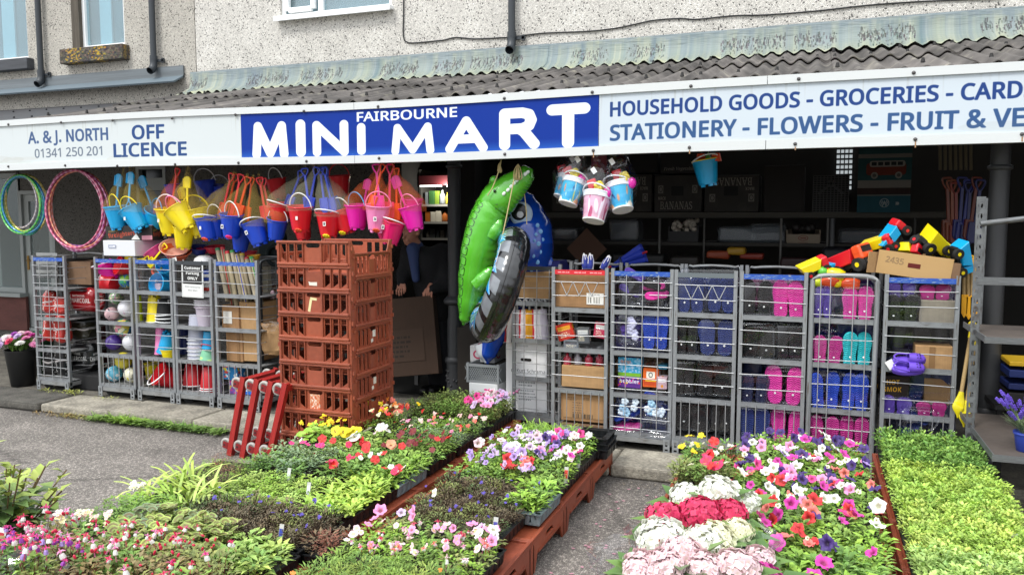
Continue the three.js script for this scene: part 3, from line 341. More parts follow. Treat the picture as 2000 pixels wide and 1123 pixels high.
// ---------- dark shelving with cartons behind the right-hand cages ----------
const SH = 7.7;
{
  const o = thing('storage_shelf', 'dark timber shelving along the back of the covered yard', 'shelves'), x0 = P(1060, 420, SH).x, x1 = P(1880, 420, SH).x, y = P(1400, 420, SH).y;
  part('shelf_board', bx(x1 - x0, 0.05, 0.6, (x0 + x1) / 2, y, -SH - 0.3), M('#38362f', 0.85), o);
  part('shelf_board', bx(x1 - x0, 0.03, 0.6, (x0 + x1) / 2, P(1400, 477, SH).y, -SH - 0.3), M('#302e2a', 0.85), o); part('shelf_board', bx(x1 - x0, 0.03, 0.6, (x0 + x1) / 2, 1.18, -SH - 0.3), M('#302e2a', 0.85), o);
  for (const [px, r, hex] of [[1073, 0.012, '#6d6c66'], [1289, 0.013, '#8b8a84'], [1376, 0.01, '#7b7a74'], [1526, 0.012, '#93928c'], [1617, 0.012, '#8b8a84'], [1626, 0.022, '#7a7d80'], [1787, 0.012, '#55544e']]) part('upright', rod(V(P(px, 470, SH - 0.01).x, PAVE, -SH + 0.02), V(P(px, 470, SH - 0.01).x, y - 0.03, -SH + 0.02), r, 8), MP({ color: lin(hex, 0.45), map: smudge, roughness: 0.6, metalness: 0.2 }), o);
  const yT = y + 0.026;
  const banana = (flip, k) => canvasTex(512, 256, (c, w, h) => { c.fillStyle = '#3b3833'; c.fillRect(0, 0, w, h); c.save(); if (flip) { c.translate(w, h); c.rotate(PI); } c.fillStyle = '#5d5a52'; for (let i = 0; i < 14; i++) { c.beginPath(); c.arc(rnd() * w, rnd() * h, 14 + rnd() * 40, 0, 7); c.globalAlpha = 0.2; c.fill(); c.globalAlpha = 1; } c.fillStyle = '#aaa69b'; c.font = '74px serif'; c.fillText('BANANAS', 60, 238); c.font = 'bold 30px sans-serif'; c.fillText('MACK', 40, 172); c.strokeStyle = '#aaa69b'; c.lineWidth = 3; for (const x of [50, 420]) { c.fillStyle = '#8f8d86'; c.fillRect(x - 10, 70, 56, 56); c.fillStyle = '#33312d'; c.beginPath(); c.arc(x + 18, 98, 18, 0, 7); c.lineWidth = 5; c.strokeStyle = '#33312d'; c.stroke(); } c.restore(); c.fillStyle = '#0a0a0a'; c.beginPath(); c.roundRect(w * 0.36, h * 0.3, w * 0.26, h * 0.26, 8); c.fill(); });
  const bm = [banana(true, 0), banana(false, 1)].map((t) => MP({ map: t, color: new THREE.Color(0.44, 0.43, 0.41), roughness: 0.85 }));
  const boxAt = (pxa, pxb, pya, pyb, m, label, cat = 'carton', D = SH + 0.04, dep = 0.42, nm = 'banana_box') => { const a = P(pxa, pyb, D), b = P(pxb, pya, D); const g = new RoundedBoxGeometry(b.x - a.x, b.y - a.y, dep, 2, 0.008); const oo = tag(part(nm, g, m, scene, V((a.x + b.x) / 2, (a.y + b.y) / 2, -D - dep / 2)), label, cat); return oo; };
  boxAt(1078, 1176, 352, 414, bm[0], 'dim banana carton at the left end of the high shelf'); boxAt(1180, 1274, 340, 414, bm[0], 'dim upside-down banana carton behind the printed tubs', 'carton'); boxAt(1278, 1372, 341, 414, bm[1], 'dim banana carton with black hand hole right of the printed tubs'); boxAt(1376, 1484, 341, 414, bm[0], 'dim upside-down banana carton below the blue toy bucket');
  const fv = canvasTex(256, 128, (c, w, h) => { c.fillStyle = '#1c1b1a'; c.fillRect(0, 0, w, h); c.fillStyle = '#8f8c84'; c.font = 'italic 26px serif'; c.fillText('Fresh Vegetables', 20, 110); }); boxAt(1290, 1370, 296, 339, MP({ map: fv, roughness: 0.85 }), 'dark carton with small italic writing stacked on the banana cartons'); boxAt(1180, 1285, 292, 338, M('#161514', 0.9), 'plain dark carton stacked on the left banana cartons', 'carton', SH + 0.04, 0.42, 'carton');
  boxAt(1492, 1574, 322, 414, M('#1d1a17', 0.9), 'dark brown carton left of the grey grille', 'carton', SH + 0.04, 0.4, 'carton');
  // grey plastic grille crate standing on end
  { const a = P(1588, 415, SH), b = P(1660, 343, SH), w = b.x - a.x, h = b.y - a.y, gr = thing('plastic_crate', 'grey grille-sided crate standing on end on the shelf', 'crate', V((a.x + b.x) / 2, yT, -SH - 0.02)), bars = []; for (let i = 0; i <= 16; i++) bars.push(bx(w, h / 50, 0.012, 0, h * i / 16, 0)); for (let i = 0; i <= 10; i++) bars.push(bx(w / 40, h, 0.012, -w / 2 + w * i / 10, h / 2, 0.002)); part('lattice', bars, M('#30302e', 0.7), gr); part('body', bx(w, h, 0.25, 0, h / 2 + 0.004, -0.15), M('#191918', 0.9), gr); part('brace', [bx(w * 0.6, 0.02, 0.02, -w * 0.12, h * 0.68, 0.012, 0, 0, 0.7), bx(w * 0.6, 0.02, 0.02, w * 0.12, h * 0.68, 0.012, 0, 0, -0.7)], M('#2a2a28', 0.7), gr); }
  // bright grated opening in the back wall
  { const D = WALL + 0.78, a = P(1632, 372, D), b = P(1668, 280, D), w = b.x - a.x, h = b.y - a.y, g = thing('grated_window', 'small bright window behind a dark metal grate', 'window', V((a.x + b.x) / 2, a.y, -D)); part('pane', bx(w, h, 0.01, 0, h / 2, 0), new THREE.MeshStandardMaterial({ color: '#c8cdd0', emissive: new THREE.Color(0.75, 0.82, 0.85), emissiveIntensity: 0.32 }), g); const bars = []; for (let i = 0; i <= 9; i++) bars.push(bx(w + 0.03, 0.018, 0.02, 0, h * i / 9, 0.02)); for (let i = 0; i <= 4; i++) bars.push(bx(0.01, h, 0.02, -w / 2 + w * i / 4, h / 2, 0.023)); part('grate', bars, blackM, g); }
  { const D = WALL + 0.78, a = P(1400, 398, D), b = P(1458, 368, D), w = b.x - a.x, h = b.y - a.y; }
  // printed beach towel
  { const t = canvasTex(512, 640, (c, w, h) => { c.fillStyle = '#2f6d70'; c.fillRect(0, 0, w, h); c.fillStyle = '#b6b1a6'; c.fillRect(0, 60, w, 40); c.fillRect(0, h * 0.5, w, h * 0.12); c.fillStyle = '#4a2f28'; c.fillRect(0, h * 0.62, w, h * 0.1); c.fillStyle = '#2d7484'; c.fillRect(0, h * 0.74, w, h * 0.26); c.fillStyle = '#a9a498'; c.fillRect(0, h * 0.725, w, 10);
      c.fillStyle = '#a5482f'; c.beginPath(); c.roundRect(80, 150, 380, 120, 30); c.fill(); c.fillStyle = '#d8d4c8'; c.beginPath(); c.roundRect(110, 128, 340, 60, 24); c.fill(); c.fillStyle = '#2a3a3c'; for (let i = 0; i < 5; i++) c.fillRect(130 + i * 62, 140, 48, 34); c.fillStyle = '#c9c5b9'; for (const x of [160, 390]) { c.beginPath(); c.arc(x, 272, 34, 0, 7); c.fill(); } c.fillStyle = '#7c7a74'; for (const x of [160, 390]) { c.beginPath(); c.arc(x, 272, 18, 0, 7); c.fill(); }
      c.strokeStyle = '#cfd8d6'; c.lineWidth = 7; c.beginPath(); c.arc(265, 545, 42, 0, 7); c.stroke(); c.beginPath(); c.moveTo(240, 516); c.lineTo(254, 552); c.lineTo(265, 528); c.lineTo(276, 552); c.lineTo(290, 516); c.stroke(); c.beginPath(); c.moveTo(233, 530); c.lineTo(249, 576); c.lineTo(265, 542); c.lineTo(281, 576); c.lineTo(297, 530); c.stroke(); c.fillStyle = '#cfd8d6'; c.beginPath(); c.arc(390, 552, 16, 0, 7); c.fill(); c.fillRect(372, 534, 6, 36); });
    const D = SH - 0.06, a = P(1674, 415, D), b = P(1784, 287, D), w = b.x - a.x, h = b.y - a.y, g = new THREE.BoxGeometry(w, h, 0.012, 24, 8, 1), p = g.attributes.position; for (let i = 0; i < p.count; i++) p.setZ(i, p.getZ(i) + 0.014 * Math.sin(p.getX(i) * 22) * (0.6 - p.getY(i) / h)); g.computeVertexNormals();
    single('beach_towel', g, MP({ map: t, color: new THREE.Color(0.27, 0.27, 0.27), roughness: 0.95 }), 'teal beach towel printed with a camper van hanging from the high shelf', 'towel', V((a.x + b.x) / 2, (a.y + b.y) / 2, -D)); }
  // lower shelf goods
  const yM = P(1400, 477, SH).y + 0.016;
  const basket = (pxa, pxb, hh, m, label, nm) => { const a = P(pxa, 477, SH), b = P(pxb, 477, SH), w = b.x - a.x, g = thing(nm, label, 'crate', V((a.x + b.x) / 2, yM, -SH - 0.18)); part('base', bx(w, 0.012, 0.28, 0, 0.006, 0), m, g); part('front_panel', bx(w, hh, 0.012, 0, hh / 2 + 0.012, 0.14), m, g); part('back_panel', bx(w, hh * 1.6, 0.012, 0, hh * 0.8 + 0.012, -0.14), m, g); for (const q of [-1, 1]) part('side_panel', bx(0.012, hh * 1.5, 0.27, q * w / 2, hh * 0.75 + 0.012, 0), m, g); return [g, w]; };
  { const [g, w] = basket(1305, 1362, 0.09, M('#0e0e0f', 0.6), 'black mesh crate filled with pale bulbs', 'bulb_crate'); const sp = new THREE.SphereGeometry(0.026, 10, 8), pm = M('#a79f92', 0.8); for (let k = 0; k < 34; k++) { const o2 = part('bulb', sp, pm, g, V(rr(-w / 2 + 0.03, w / 2 - 0.03), 0.1 + (k / 34) * 0.11, rr(-0.1, 0.12) - k / 34 * 0.06)); o2.scale.y = rr(0.8, 1.05); } }
  { const lab = canvasTex(256, 64, (c, w, h) => { c.fillStyle = '#8f8270'; c.fillRect(0, 0, w, h); c.strokeStyle = '#7a3a30'; c.lineWidth = 5; c.beginPath(); c.ellipse(w / 2, h / 2, 36, 20, 0, 0, 7); c.stroke(); c.fillStyle = '#7a3a30'; c.fillRect(w / 2 - 22, h / 2 - 5, 44, 10); }); const [g, w] = basket(1537, 1602, 0.07, MP({ map: lab, color: new THREE.Color(0.7, 0.7, 0.7), roughness: 0.85 }), 'shallow wooden produce tray with an oval red mark', 'produce_tray'); for (let k = 0; k < 12; k++) part('produce', new THREE.SphereGeometry(0.04, 10, 8), M('#17120f', 0.6), g, V(rr(-w / 2 + 0.05, w / 2 - 0.05), 0.1 + rnd() * 0.05, rr(-0.08, 0.1))); }
  // diamond-wise brown card
  { const q = P(1146, 486, SH - 0.25), g = new THREE.BoxGeometry(0.28, 0.28, 0.01).rotateZ(PI / 4); single('cardboard_sheet', g, M('#4c3528', 0.9), 'brown cardboard square hung cornerwise below the printed tubs', 'cardboard', q); }
  // folded blue parasol
  { const a = P(1195, 520, 6.6), b = P(1258, 494, 6.6), d = b.clone().sub(a), o2 = thing('parasol', 'folded blue parasol lying above the blue clog cage', 'parasol'); const n = 10, path = []; for (let i = 0; i <= 8; i++) { const t = i / 8; path.push([a.x + d.x * t, a.y + d.y * t, a.z + d.z * t, 0.016 + 0.075 * t, 0.016 + 0.06 * t]); } part('canopy', toCreasedNormals(loft(path, 32, 0, V(0, 0, 1), (u) => 0.75 + 0.25 * Math.abs(Math.sin(u * PI * 6))), 0.5), M('#1c35a8', 0.6), o2); part('pole', rod(a.clone().addScaledVector(d, -0.5), b.clone().addScaledVector(d, 0.1), 0.01, 8), M('#b8232c', 0.4), o2); part('strap', rod(a.clone().addScaledVector(d, 0.3), a.clone().addScaledVector(d, 0.36), 0.048, 12), M('#14245f', 0.6), o2); }
  // wrapped goods and heaps in the dark
  const cling = MP({ color: new THREE.Color(0.85, 0.88, 0.9), transmission: 0.95, roughness: 0.08, thickness: 0, ior: 1.25 });
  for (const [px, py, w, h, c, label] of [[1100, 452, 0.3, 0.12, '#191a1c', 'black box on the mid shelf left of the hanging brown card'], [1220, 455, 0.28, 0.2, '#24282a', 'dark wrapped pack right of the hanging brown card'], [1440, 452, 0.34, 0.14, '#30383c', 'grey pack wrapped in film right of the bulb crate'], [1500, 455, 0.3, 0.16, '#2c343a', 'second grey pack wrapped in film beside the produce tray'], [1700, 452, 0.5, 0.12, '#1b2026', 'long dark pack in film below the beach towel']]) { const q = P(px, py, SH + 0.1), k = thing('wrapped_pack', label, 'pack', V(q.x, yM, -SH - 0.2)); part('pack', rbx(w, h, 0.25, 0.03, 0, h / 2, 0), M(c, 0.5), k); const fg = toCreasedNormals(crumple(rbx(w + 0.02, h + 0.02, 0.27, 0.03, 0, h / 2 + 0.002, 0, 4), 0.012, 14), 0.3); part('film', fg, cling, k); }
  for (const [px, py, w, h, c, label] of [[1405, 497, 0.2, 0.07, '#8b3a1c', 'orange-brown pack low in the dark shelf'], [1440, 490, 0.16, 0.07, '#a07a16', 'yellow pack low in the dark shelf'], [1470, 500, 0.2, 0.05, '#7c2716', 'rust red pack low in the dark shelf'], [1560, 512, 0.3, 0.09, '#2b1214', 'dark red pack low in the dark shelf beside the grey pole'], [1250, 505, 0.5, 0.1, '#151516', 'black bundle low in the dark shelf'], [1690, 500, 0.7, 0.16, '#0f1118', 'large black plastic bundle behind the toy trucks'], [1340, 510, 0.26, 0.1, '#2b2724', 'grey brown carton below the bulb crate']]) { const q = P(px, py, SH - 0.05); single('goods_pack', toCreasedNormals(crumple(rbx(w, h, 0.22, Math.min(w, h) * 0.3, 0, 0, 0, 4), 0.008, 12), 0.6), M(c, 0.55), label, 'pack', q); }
}
function crumple(g, amp, f, s = 3) { const p = g.attributes.position, q = V(0, 0, 0); const fn = (v, k) => Math.sin(v.x * f * 1.7 + 3 * Math.sin(v.y * f * 1.3 + k) + k * 2) * Math.cos(v.y * f * 1.1 + 2 * Math.sin(v.z * f * 1.9 + s)); for (let i = 0; i < p.count; i++) { q.fromBufferAttribute(p, i); p.setXYZ(i, q.x + amp * fn(q, 1), q.y + amp * fn(q, 2), q.z + amp * fn(q, 3)); } g.computeVertexNormals(); return g; }
// ---------- roll cages ----------
const CD = 5.8, R = (x0, x1, y0, y1, D = CD + 0.07) => { const a = P((x0 + x1) / 2, y1, D), b = P((x0 + x1) / 2, y0, D), l = P(x0, (y0 + y1) / 2, D), r = P(x1, (y0 + y1) / 2, D); return { x: (l.x + r.x) / 2, y: a.y, cy: (a.y + b.y) / 2, w: r.x - l.x, h: b.y - a.y, z: -D, D, x0: l.x, x1: r.x }; };
const SHV = [0.115, 0.405, 0.72, 1.025, 1.33]; // deck, three shelves, top rail above the paving
const blueStrip = MP({ color: '#ffffff', map: canvasTex(256, 32, (c, w, h) => { c.fillStyle = '#2450a8'; c.fillRect(0, 0, w, h); for (let i = 0; i < 90; i++) { c.fillStyle = `rgba(150,158,165,${0.2 + rnd() * 0.5})`; c.fillRect(rnd() * w, rnd() * h, 2 + rnd() * 14, 1 + rnd() * 5); } }), roughness: 0.5 });
function cage(x0, x1, D, style, label, strip = blueStrip) {
  const w = x1 - x0, o = thing('roll_cage', label, 'roll cage', V((x0 + x1) / 2, PAVE, -D - 0.25)), f = 0.25, H = SHV[4], s = w / 2, wr = 0.0034, dp = 0.5;
  const hw = (y, z = f + 0.006, r = wr) => rod(V(-s + 0.01, y + rr(-0.006, 0.006), z), V(s - 0.01, y + rr(-0.006, 0.006), z), r, 5), vw = (x, y0, y1, z = f + 0.002) => rod(V(x, y0, z), V(x, y1, z), wr, 5);
  if (style !== 'gate') for (const q of [-1, 1]) part('post', bx(0.026, H - 0.03, 0.026, q * (s - 0.013), (H + 0.06) / 2, f - 0.013), galv, o);
  for (const q of [-1, 1]) part('post', bx(0.024, H, 0.024, q * (s - 0.013), (H + 0.06) / 2, -f + 0.013), galv, o);
  if (style !== 'gate') part('label_strip', bx(w - 0.053, 0.034, 0.014, 0, H - 0.022, f - 0.005), strip, o);
  SHV.slice(0, 4).forEach((y, i) => { part('shelf', bx(w - 0.03, 0.008, dp - 0.03, 0, y - 0.01, 0), galvDull, o); part('shelf_edge', [bx(w - 0.052, 0.03, 0.012, 0, y - 0.006, f - 0.008), bx(w - 0.052, 0.005, 0.022, 0, y + 0.011, f - 0.012)], galv, o); });
  for (let i = 0; i < 4; i++) {
    const y = SHV[i], h = SHV[i + 1] - y;
    if (style === 'tier' || style === 'zigzag') {
      if (i) for (const k of [0.36, 0.7]) part('front_wire', hw(y + h * k), wireM, o);
      else for (let k = 0; k < 6; k++) part('front_bar', vw(-s + w * (k + 1) / 7, y, y + h), wireM, o);
      if (style === 'zigzag' && i === 3) { const pts = []; for (let k = 0; k <= 6; k++) pts.push(V(-s + w * (0.17 + 0.11 * k), y + h * (k % 2 ? 0.36 : 0.7), f + 0.01)); const gs = []; for (let k = 0; k < 6; k++) gs.push(rod(pts[k], pts[k + 1], wr, 5)); part('zigzag_wire', gs, wireM, o); }
    } else for (const k of style === 'gate' ? [0.12, 0.58] : [0.14, 0.42, 0.72]) part('front_wire', hw(y + h * k), wireM, o);
    for (const q of [-1, 1]) part('side_wire', [0.3, 0.65].map((k) => rod(V(q * (s - 0.012), y + h * k, -f + 0.02), V(q * (s - 0.012), y + h * k, f - 0.02), wr, 5)), wireM, o);
    part('back_wire', [0.3, 0.65].map((k) => rod(V(-s + 0.02, y + h * k, -f + 0.01), V(s - 0.02, y + h * k, -f + 0.01), wr, 5)), wireM, o);
  }
  if (style === 'mesh') for (const k of [0.26, 0.52, 0.77]) part('front_bar', vw(-s + w * k, SHV[0], H - 0.03, f + 0.014), wireM, o);
  if (style === 'gate') { for (const k of [0.16, 0.3, 0.63, 0.82]) part('front_bar', vw(-s + w * k, SHV[0], H - 0.01, f + 0.014), wireM, o); const r = 0.07; const pts = [V(-s + 0.016, 0.06, f), V(-s + 0.016, 0.6, f), V(-s + 0.016, H - r, f), V(-s + 0.03, H - 0.02, f), V(-s + 0.09, H - 0.002, f), V(0, H, f), V(s - 0.09, H - 0.002, f), V(s - 0.03, H - 0.02, f), V(s - 0.016, H - r, f), V(s - 0.016, 0.6, f), V(s - 0.016, 0.06, f)]; part('tube_frame', tube(pts, 0.017, 8, 90), galv, o); part('rear_tube', tube(pts.map((p) => V(p.x + 0.01, p.y, f - 0.07)), 0.013, 8, 90), galv, o); }
  else part('rear_hoop', tube([V(-s + 0.02, 0.6, -f), V(-s + 0.02, H - 0.04, -f), V(-s + 0.06, H + 0.01, -f), V(0, H + 0.02, -f), V(s - 0.06, H + 0.01, -f), V(s - 0.02, H - 0.04, -f), V(s - 0.02, 0.6, -f)], 0.011, 7, 60), galv, o);
  part('base_frame', [bx(w, 0.035, 0.02, 0, 0.075, f - 0.002), bx(w, 0.035, 0.02, 0, 0.075, -f), bx(0.02, 0.035, dp - 0.02, -s + 0.01, 0.0755, 0), bx(0.02, 0.035, dp - 0.02, s - 0.01, 0.0755, 0)], galvDull, o);
  for (const q of [-1, 1]) {
    const br = shapeOf([[-0.024, 0], [0.024, 0], [0.024, 0.1], [-0.024, 0.1]]); br.holes.push(holeOf(rectPath(-0.009, 0.045, 0.009, 0.08)), holeOf(rectPath(-0.011, 0.012, 0.011, 0.026))); part('foot_bracket', ext(br, 0.006).translate(q * (s - 0.03), -0.004 + 0.006, f + 0.009), galv, o);
    for (const z of [f - 0.06, -f + 0.06]) { const c = part('caster', [bx(0.05, 0.05, 0.05, q * (s - 0.075), 0.075, z)], galvDull, o); part('wheel', new THREE.CylinderGeometry(0.043, 0.043, 0.026, 20).rotateZ(PI / 2).rotateY(0.5 * q).translate(q * (s - 0.075), 0.043, z - 0.01), M('#2f3032', 0.6), c); }
  }
  return o;
}
const xAt = (px, D = CD) => P(px, 650, D).x;
cage(-7.26, -6.82, 5.8, 'mesh', 'mesh-fronted roll cage of charcoal bags at the far left');
cage(-6.42, -5.96, 5.78, 'tier', 'roll cage full of coloured play balls');
cage(-5.93, -5.48, 5.78, 'tier', 'roll cage with pirate buckets and a bag of beach toys');
cage(-5.47, -5.03, 5.78, 'tier', 'roll cage with the Customer Parking ONLY notice', M('#45494d', 0.5, { metalness: 0.5 }));
cage(-5.0, -4.53, 5.78, 'tier', 'roll cage holding windbreak poles and cardboard cartons');
cage(-2.28, -1.86, 6.12, 'mesh', 'mesh-fronted roll cage holding the tall white carton', M('#3f4347', 0.5, { metalness: 0.5 }));
cage(-1.84, -1.4, 5.8, 'zigzag', 'roll cage of brown cartons with a red strip on top', MP({ roughness: 0.5, map: canvasTex(512, 32, (c, w, h) => { c.fillStyle = '#c8202c'; c.fillRect(0, 0, w, h); c.fillStyle = '#efc9c6'; c.font = 'bold 15px sans-serif'; for (const x of [30, 200, 360]) c.fillText('www. sale .co.uk', x, 21); }) }));
cage(-1.38, -0.92, 5.8, 'mesh', 'mesh-fronted roll cage of bagged clogs and bubble toys');
cage(-0.915, -0.475, 5.8, 'zigzag', 'roll cage packed with navy and black sandals', M('#6f777b', 0.45, { metalness: 0.5 }));
cage(-0.46, -0.012, 5.8, 'tier', 'roll cage of black and pink sandals beside the round-topped cage');
cage(0.0, 0.435, 5.8, 'gate', 'round-topped tubular roll cage of purple, cyan and blue sandals');
cage(0.462, 0.905, 5.8, 'tier', 'rightmost roll cage with purple clogs hooked on its front');

// ---------- stack of red bread crates ----------
const crateM = [0, 1, 2].map((i) => MP({ color: new THREE.Color(0.405 - 0.03 * i, 0.092 - 0.006 * i, 0.04), map: rep(smudge, 0.9, 0.9, i * 0.3, i * 0.2), bumpMap: rep(noiseTex, 2), bumpScale: 0.002, roughness: 0.5 }));
function slotPanel(w, h, sw, slots, handle, t) { // panel in x-y, y from 0
  const s = shapeOf(rectPath(-w / 2, 0, w / 2, h)), c = Math.min(sw, 0.03);
  for (const x of slots) { const y0 = h * 0.14, y1 = h * 0.88; s.holes.push(holeOf(x < 0 ? [[x - sw / 2, y0 + c], [x + sw / 2, y0], [x + sw / 2, y1], [x - sw / 2, y1]] : [[x - sw / 2, y0], [x + sw / 2, y0 + c], [x + sw / 2, y1], [x - sw / 2, y1]])); }
  const hw = handle / 2, hy = h * 0.83, p = new THREE.Path(); p.moveTo(-hw + 0.012, hy - 0.016); p.lineTo(hw - 0.012, hy - 0.016); p.absarc(hw - 0.012, hy, 0.016, -PI / 2, PI / 2); p.lineTo(-hw + 0.012, hy + 0.016); p.absarc(-hw + 0.012, hy, 0.016, PI / 2, PI * 1.5); s.holes.push(p);
  return ext(s, t);
}
{
  const W = 0.605, L = 0.6, H = 0.177, X = P(685, 700, 4.87).x, slots = [-0.248, -0.18, -0.112, 0.112, 0.18, 0.248];
  const fx = slots.concat([-0.06, 0.06]).sort();
  const ribs = (w, xs, h, z) => xs.map((x) => bx(0.006, h, 0.014, x, h / 2, z + 0.007));
  const rx = [-0.282, -0.214, -0.146, -0.078, 0.078, 0.146, 0.214, 0.282];
  const long = () => [slotPanel(W - 0.012, H - 0.006, 0.042, slots, 0.105, 0.004).translate(0, 0.004, -0.004), ...ribs(W, rx, H - 0.03, 0.0).map((g) => g.translate(0, 0.012, 0)), rbx(W, 0.016, 0.024, 0.004, 0, H - 0.006, 0.004), rbx(W - 0.01, 0.022, 0.03, 0.008, 0, 0.014, 0.006)];
  const front = merge(long()), side = merge([slotPanel(L - 0.12, H - 0.006, 0.036, [-0.19, -0.135, -0.08, 0.08, 0.135, 0.19], 0.085, 0.004).translate(0, 0, -0.004), ...ribs(L, [-0.22, -0.163, -0.108, -0.053, 0.053, 0.108, 0.163, 0.22], H - 0.03, 0), rbx(L - 0.1, 0.014, 0.024, 0.004, 0, H - 0.006, 0.004), rbx(L - 0.11, 0.022, 0.028, 0.008, 0, 0.012, 0.005)]);
  // shoulders that rise from the low side to the tall ends
  const sh = (q) => ext(shapeOf([[q * (L / 2 - 0.075), -0.085], [q * (L / 2 - 0.005), -0.085], [q * L / 2, H], [q * (L / 2 - 0.03), H], [q * (L / 2 - 0.075), H - 0.085]].slice()), 0.005);
  const shoulder = [1, -1].map((q) => merge([sh(q), bx(0.012, 0.028, 0.02, q * (L / 2 - 0.012), H - 0.05, 0.012), bx(0.012, 0.02, 0.02, q * (L / 2 - 0.04), H - 0.11, 0.012)]));
  const base = bx(W - 0.03, 0.006, L - 0.03, 0, -0.06, 0), corner = rbx(0.022, H - 0.004, 0.022, 0.004, 0, H / 2, 0);
  const proto = (n, y, label) => {
    const m = crateM[n % 3], o = thing('bread_crate', label, 'crate', V(X - W / 2 + rr(-0.005, 0.005), y, -4.87 - L / 2 + rr(-0.004, 0.004)), 'red bread crates in the tall stack', rr(-0.006, 0.006));
    part('front_panel', front, m, o, V(0, 0, L / 2)); const bk = part('back_panel', front, m, o, V(0, 0, -L / 2)); bk.rotation.y = PI;
    for (const q of [-1, 1]) { const sp = part('side_panel', side, m, o, V(q * W / 2, -0.085, 0)); sp.rotation.y = q * PI / 2; for (let k = 0; k < 2; k++) { const a = part('shoulder', shoulder[k], m, o, V(q * (W / 2 - 0.004), 0, 0)); a.rotation.y = q * PI / 2; } }
    part('base_tray', base, m, o); for (const [a, b] of [[-1, -1], [1, -1], [-1, 1], [1, 1]]) part('corner_post', corner, m, o, V(a * (W / 2 - 0.008), 0, b * (L / 2 - 0.008)));
    return o;
  };
  const ord = ['topmost', 'second', 'third', 'fourth', 'fifth', 'sixth', 'seventh', 'eighth', 'ninth'], top = P(685, 472, 4.87).y;
  const paper = M('#d9d4c8', 0.8), cream = M('#d8cf9c', 0.8), worn = MP({ map: canvasTex(64, 96, (c, w, h) => { c.fillStyle = '#c98c6a'; c.fillRect(0, 0, w, h); for (let i = 0; i < 200; i++) { c.fillStyle = rnd() < 0.5 ? `rgba(225,220,212,${rnd()})` : `rgba(190,80,40,${rnd()})`; c.fillRect(rnd() * w, rnd() * h, 2 + rnd() * 8, 2 + rnd() * 12); } }), roughness: 0.85 });
  for (let i = 0; i < 9; i++) {
    const y = top - H * (i + 1), extra = { 1: ' with a torn white label', 2: ' with a strip of cream tape', 6: ' with an orange and white worn label', 3: ' with white paint flakes on its side', 5: ' with a torn sticker on its side' }[i] || '';
    const o = proto(i, y, `${ord[i]} red bread crate from the top${extra}`), z = L / 2 + 0.001;
    if (i === 1) part('sticker', ext(shapeOf([[-0.03, -0.012], [0.035, -0.014], [0.036, 0.012], [-0.02, 0.01], [-0.036, 0.016]]), 0.001).translate(-0.01, 0.05, z), paper, o);
    if (i === 2) part('tape', [bx(0.02, 0.09, 0.001, -0.03, 0.07, z, 0, 0, -0.2), bx(0.055, 0.018, 0.001, -0.0, 0.118, z, 0, 0, -0.1)], cream, o);
    if (i === 6) part('label', bx(0.085, 0.115, 0.001, -0.005, 0.075, z), worn, o);
    if (i === 3 || i === 5) part('sticker', [bx(0.001, 0.05, 0.04, W / 2 + 0.001, 0.02, -0.02), bx(0.001, 0.025, 0.03, W / 2 + 0.001, -0.03, 0.01, 0.3)], paper, o);
  }
}
// ---------- red wheeled crate dollies leaning on the stack ----------
{
  const red = MP({ color: new THREE.Color(0.46, 0.026, 0.022), map: smudge, roughness: 0.4, bumpMap: rep(noiseTex, 3), bumpScale: 0.002 }), hub = M('#7b1519', 0.5), tyre = M('#a19e98', 0.5);
  const L = 0.63, W = 0.4, labels = ['leftmost red wheeled dolly of the four leaning together', 'second red dolly from the left of the four leaning together', 'third red dolly from the left of the four leaning together', 'red wheeled dolly nearest the bread crates'];
  const railG = bx(0.05, L, 0.008, 0, L / 2, 0), rail2 = bx(0.008, L, 0.045, 0.02, L / 2, -0.02);
  for (let i = 0; i < 4; i++) {
    const p = G(446 + i * 25, 891 + i * 5, 0); const o = thing('crate_dolly', labels[i], 'dolly', V(p.x, 0.005, p.z), 'red crate dollies leaning on the stack'); o.rotation.set(0, 0, -0.24 - i * 0.012);
    for (const z of [0, -W]) { part('rail', [bx(0.042, L, 0.007, 0, L / 2, z), bx(0.007, L, 0.04, 0.0175, L / 2, z + (z ? 0.02 : -0.02))], red, o); }
    for (const y of [0.02, L - 0.02]) part('cross_rail', [bx(0.042, 0.006, W - 0.01, 0, y, -W / 2), bx(0.006, 0.045, W - 0.01, 0.017, y + (y < 0.1 ? 0.02 : -0.02), -W / 2)], red, o);
    part('brace', [bx(0.03, 0.1, 0.006, 0, 0.07, -0.012), bx(0.03, 0.1, 0.006, 0, 0.07, -W + 0.012)], red, o);
    for (const y of [0.07, L - 0.07]) for (const z of [-0.02, -W + 0.02]) { const c = part('caster', [bx(0.05, 0.05, 0.006, -0.045, y, z + 0.02), bx(0.05, 0.05, 0.006, -0.045, y, z - 0.02), bx(0.006, 0.05, 0.046, -0.021, y, z)], hub, o); part('wheel', new THREE.TorusGeometry(0.036, 0.013, 10, 22).translate(-0.055, y, z), tyre, c); part('hub', new THREE.CylinderGeometry(0.026, 0.026, 0.02, 14).rotateX(PI / 2).translate(-0.055, y, z), M('#8c8982', 0.5), c); part('axle', new THREE.CylinderGeometry(0.007, 0.007, 0.052, 8).rotateX(PI / 2).translate(-0.055, y, z), M('#2a2a2a', 0.5), c); }
  }
}
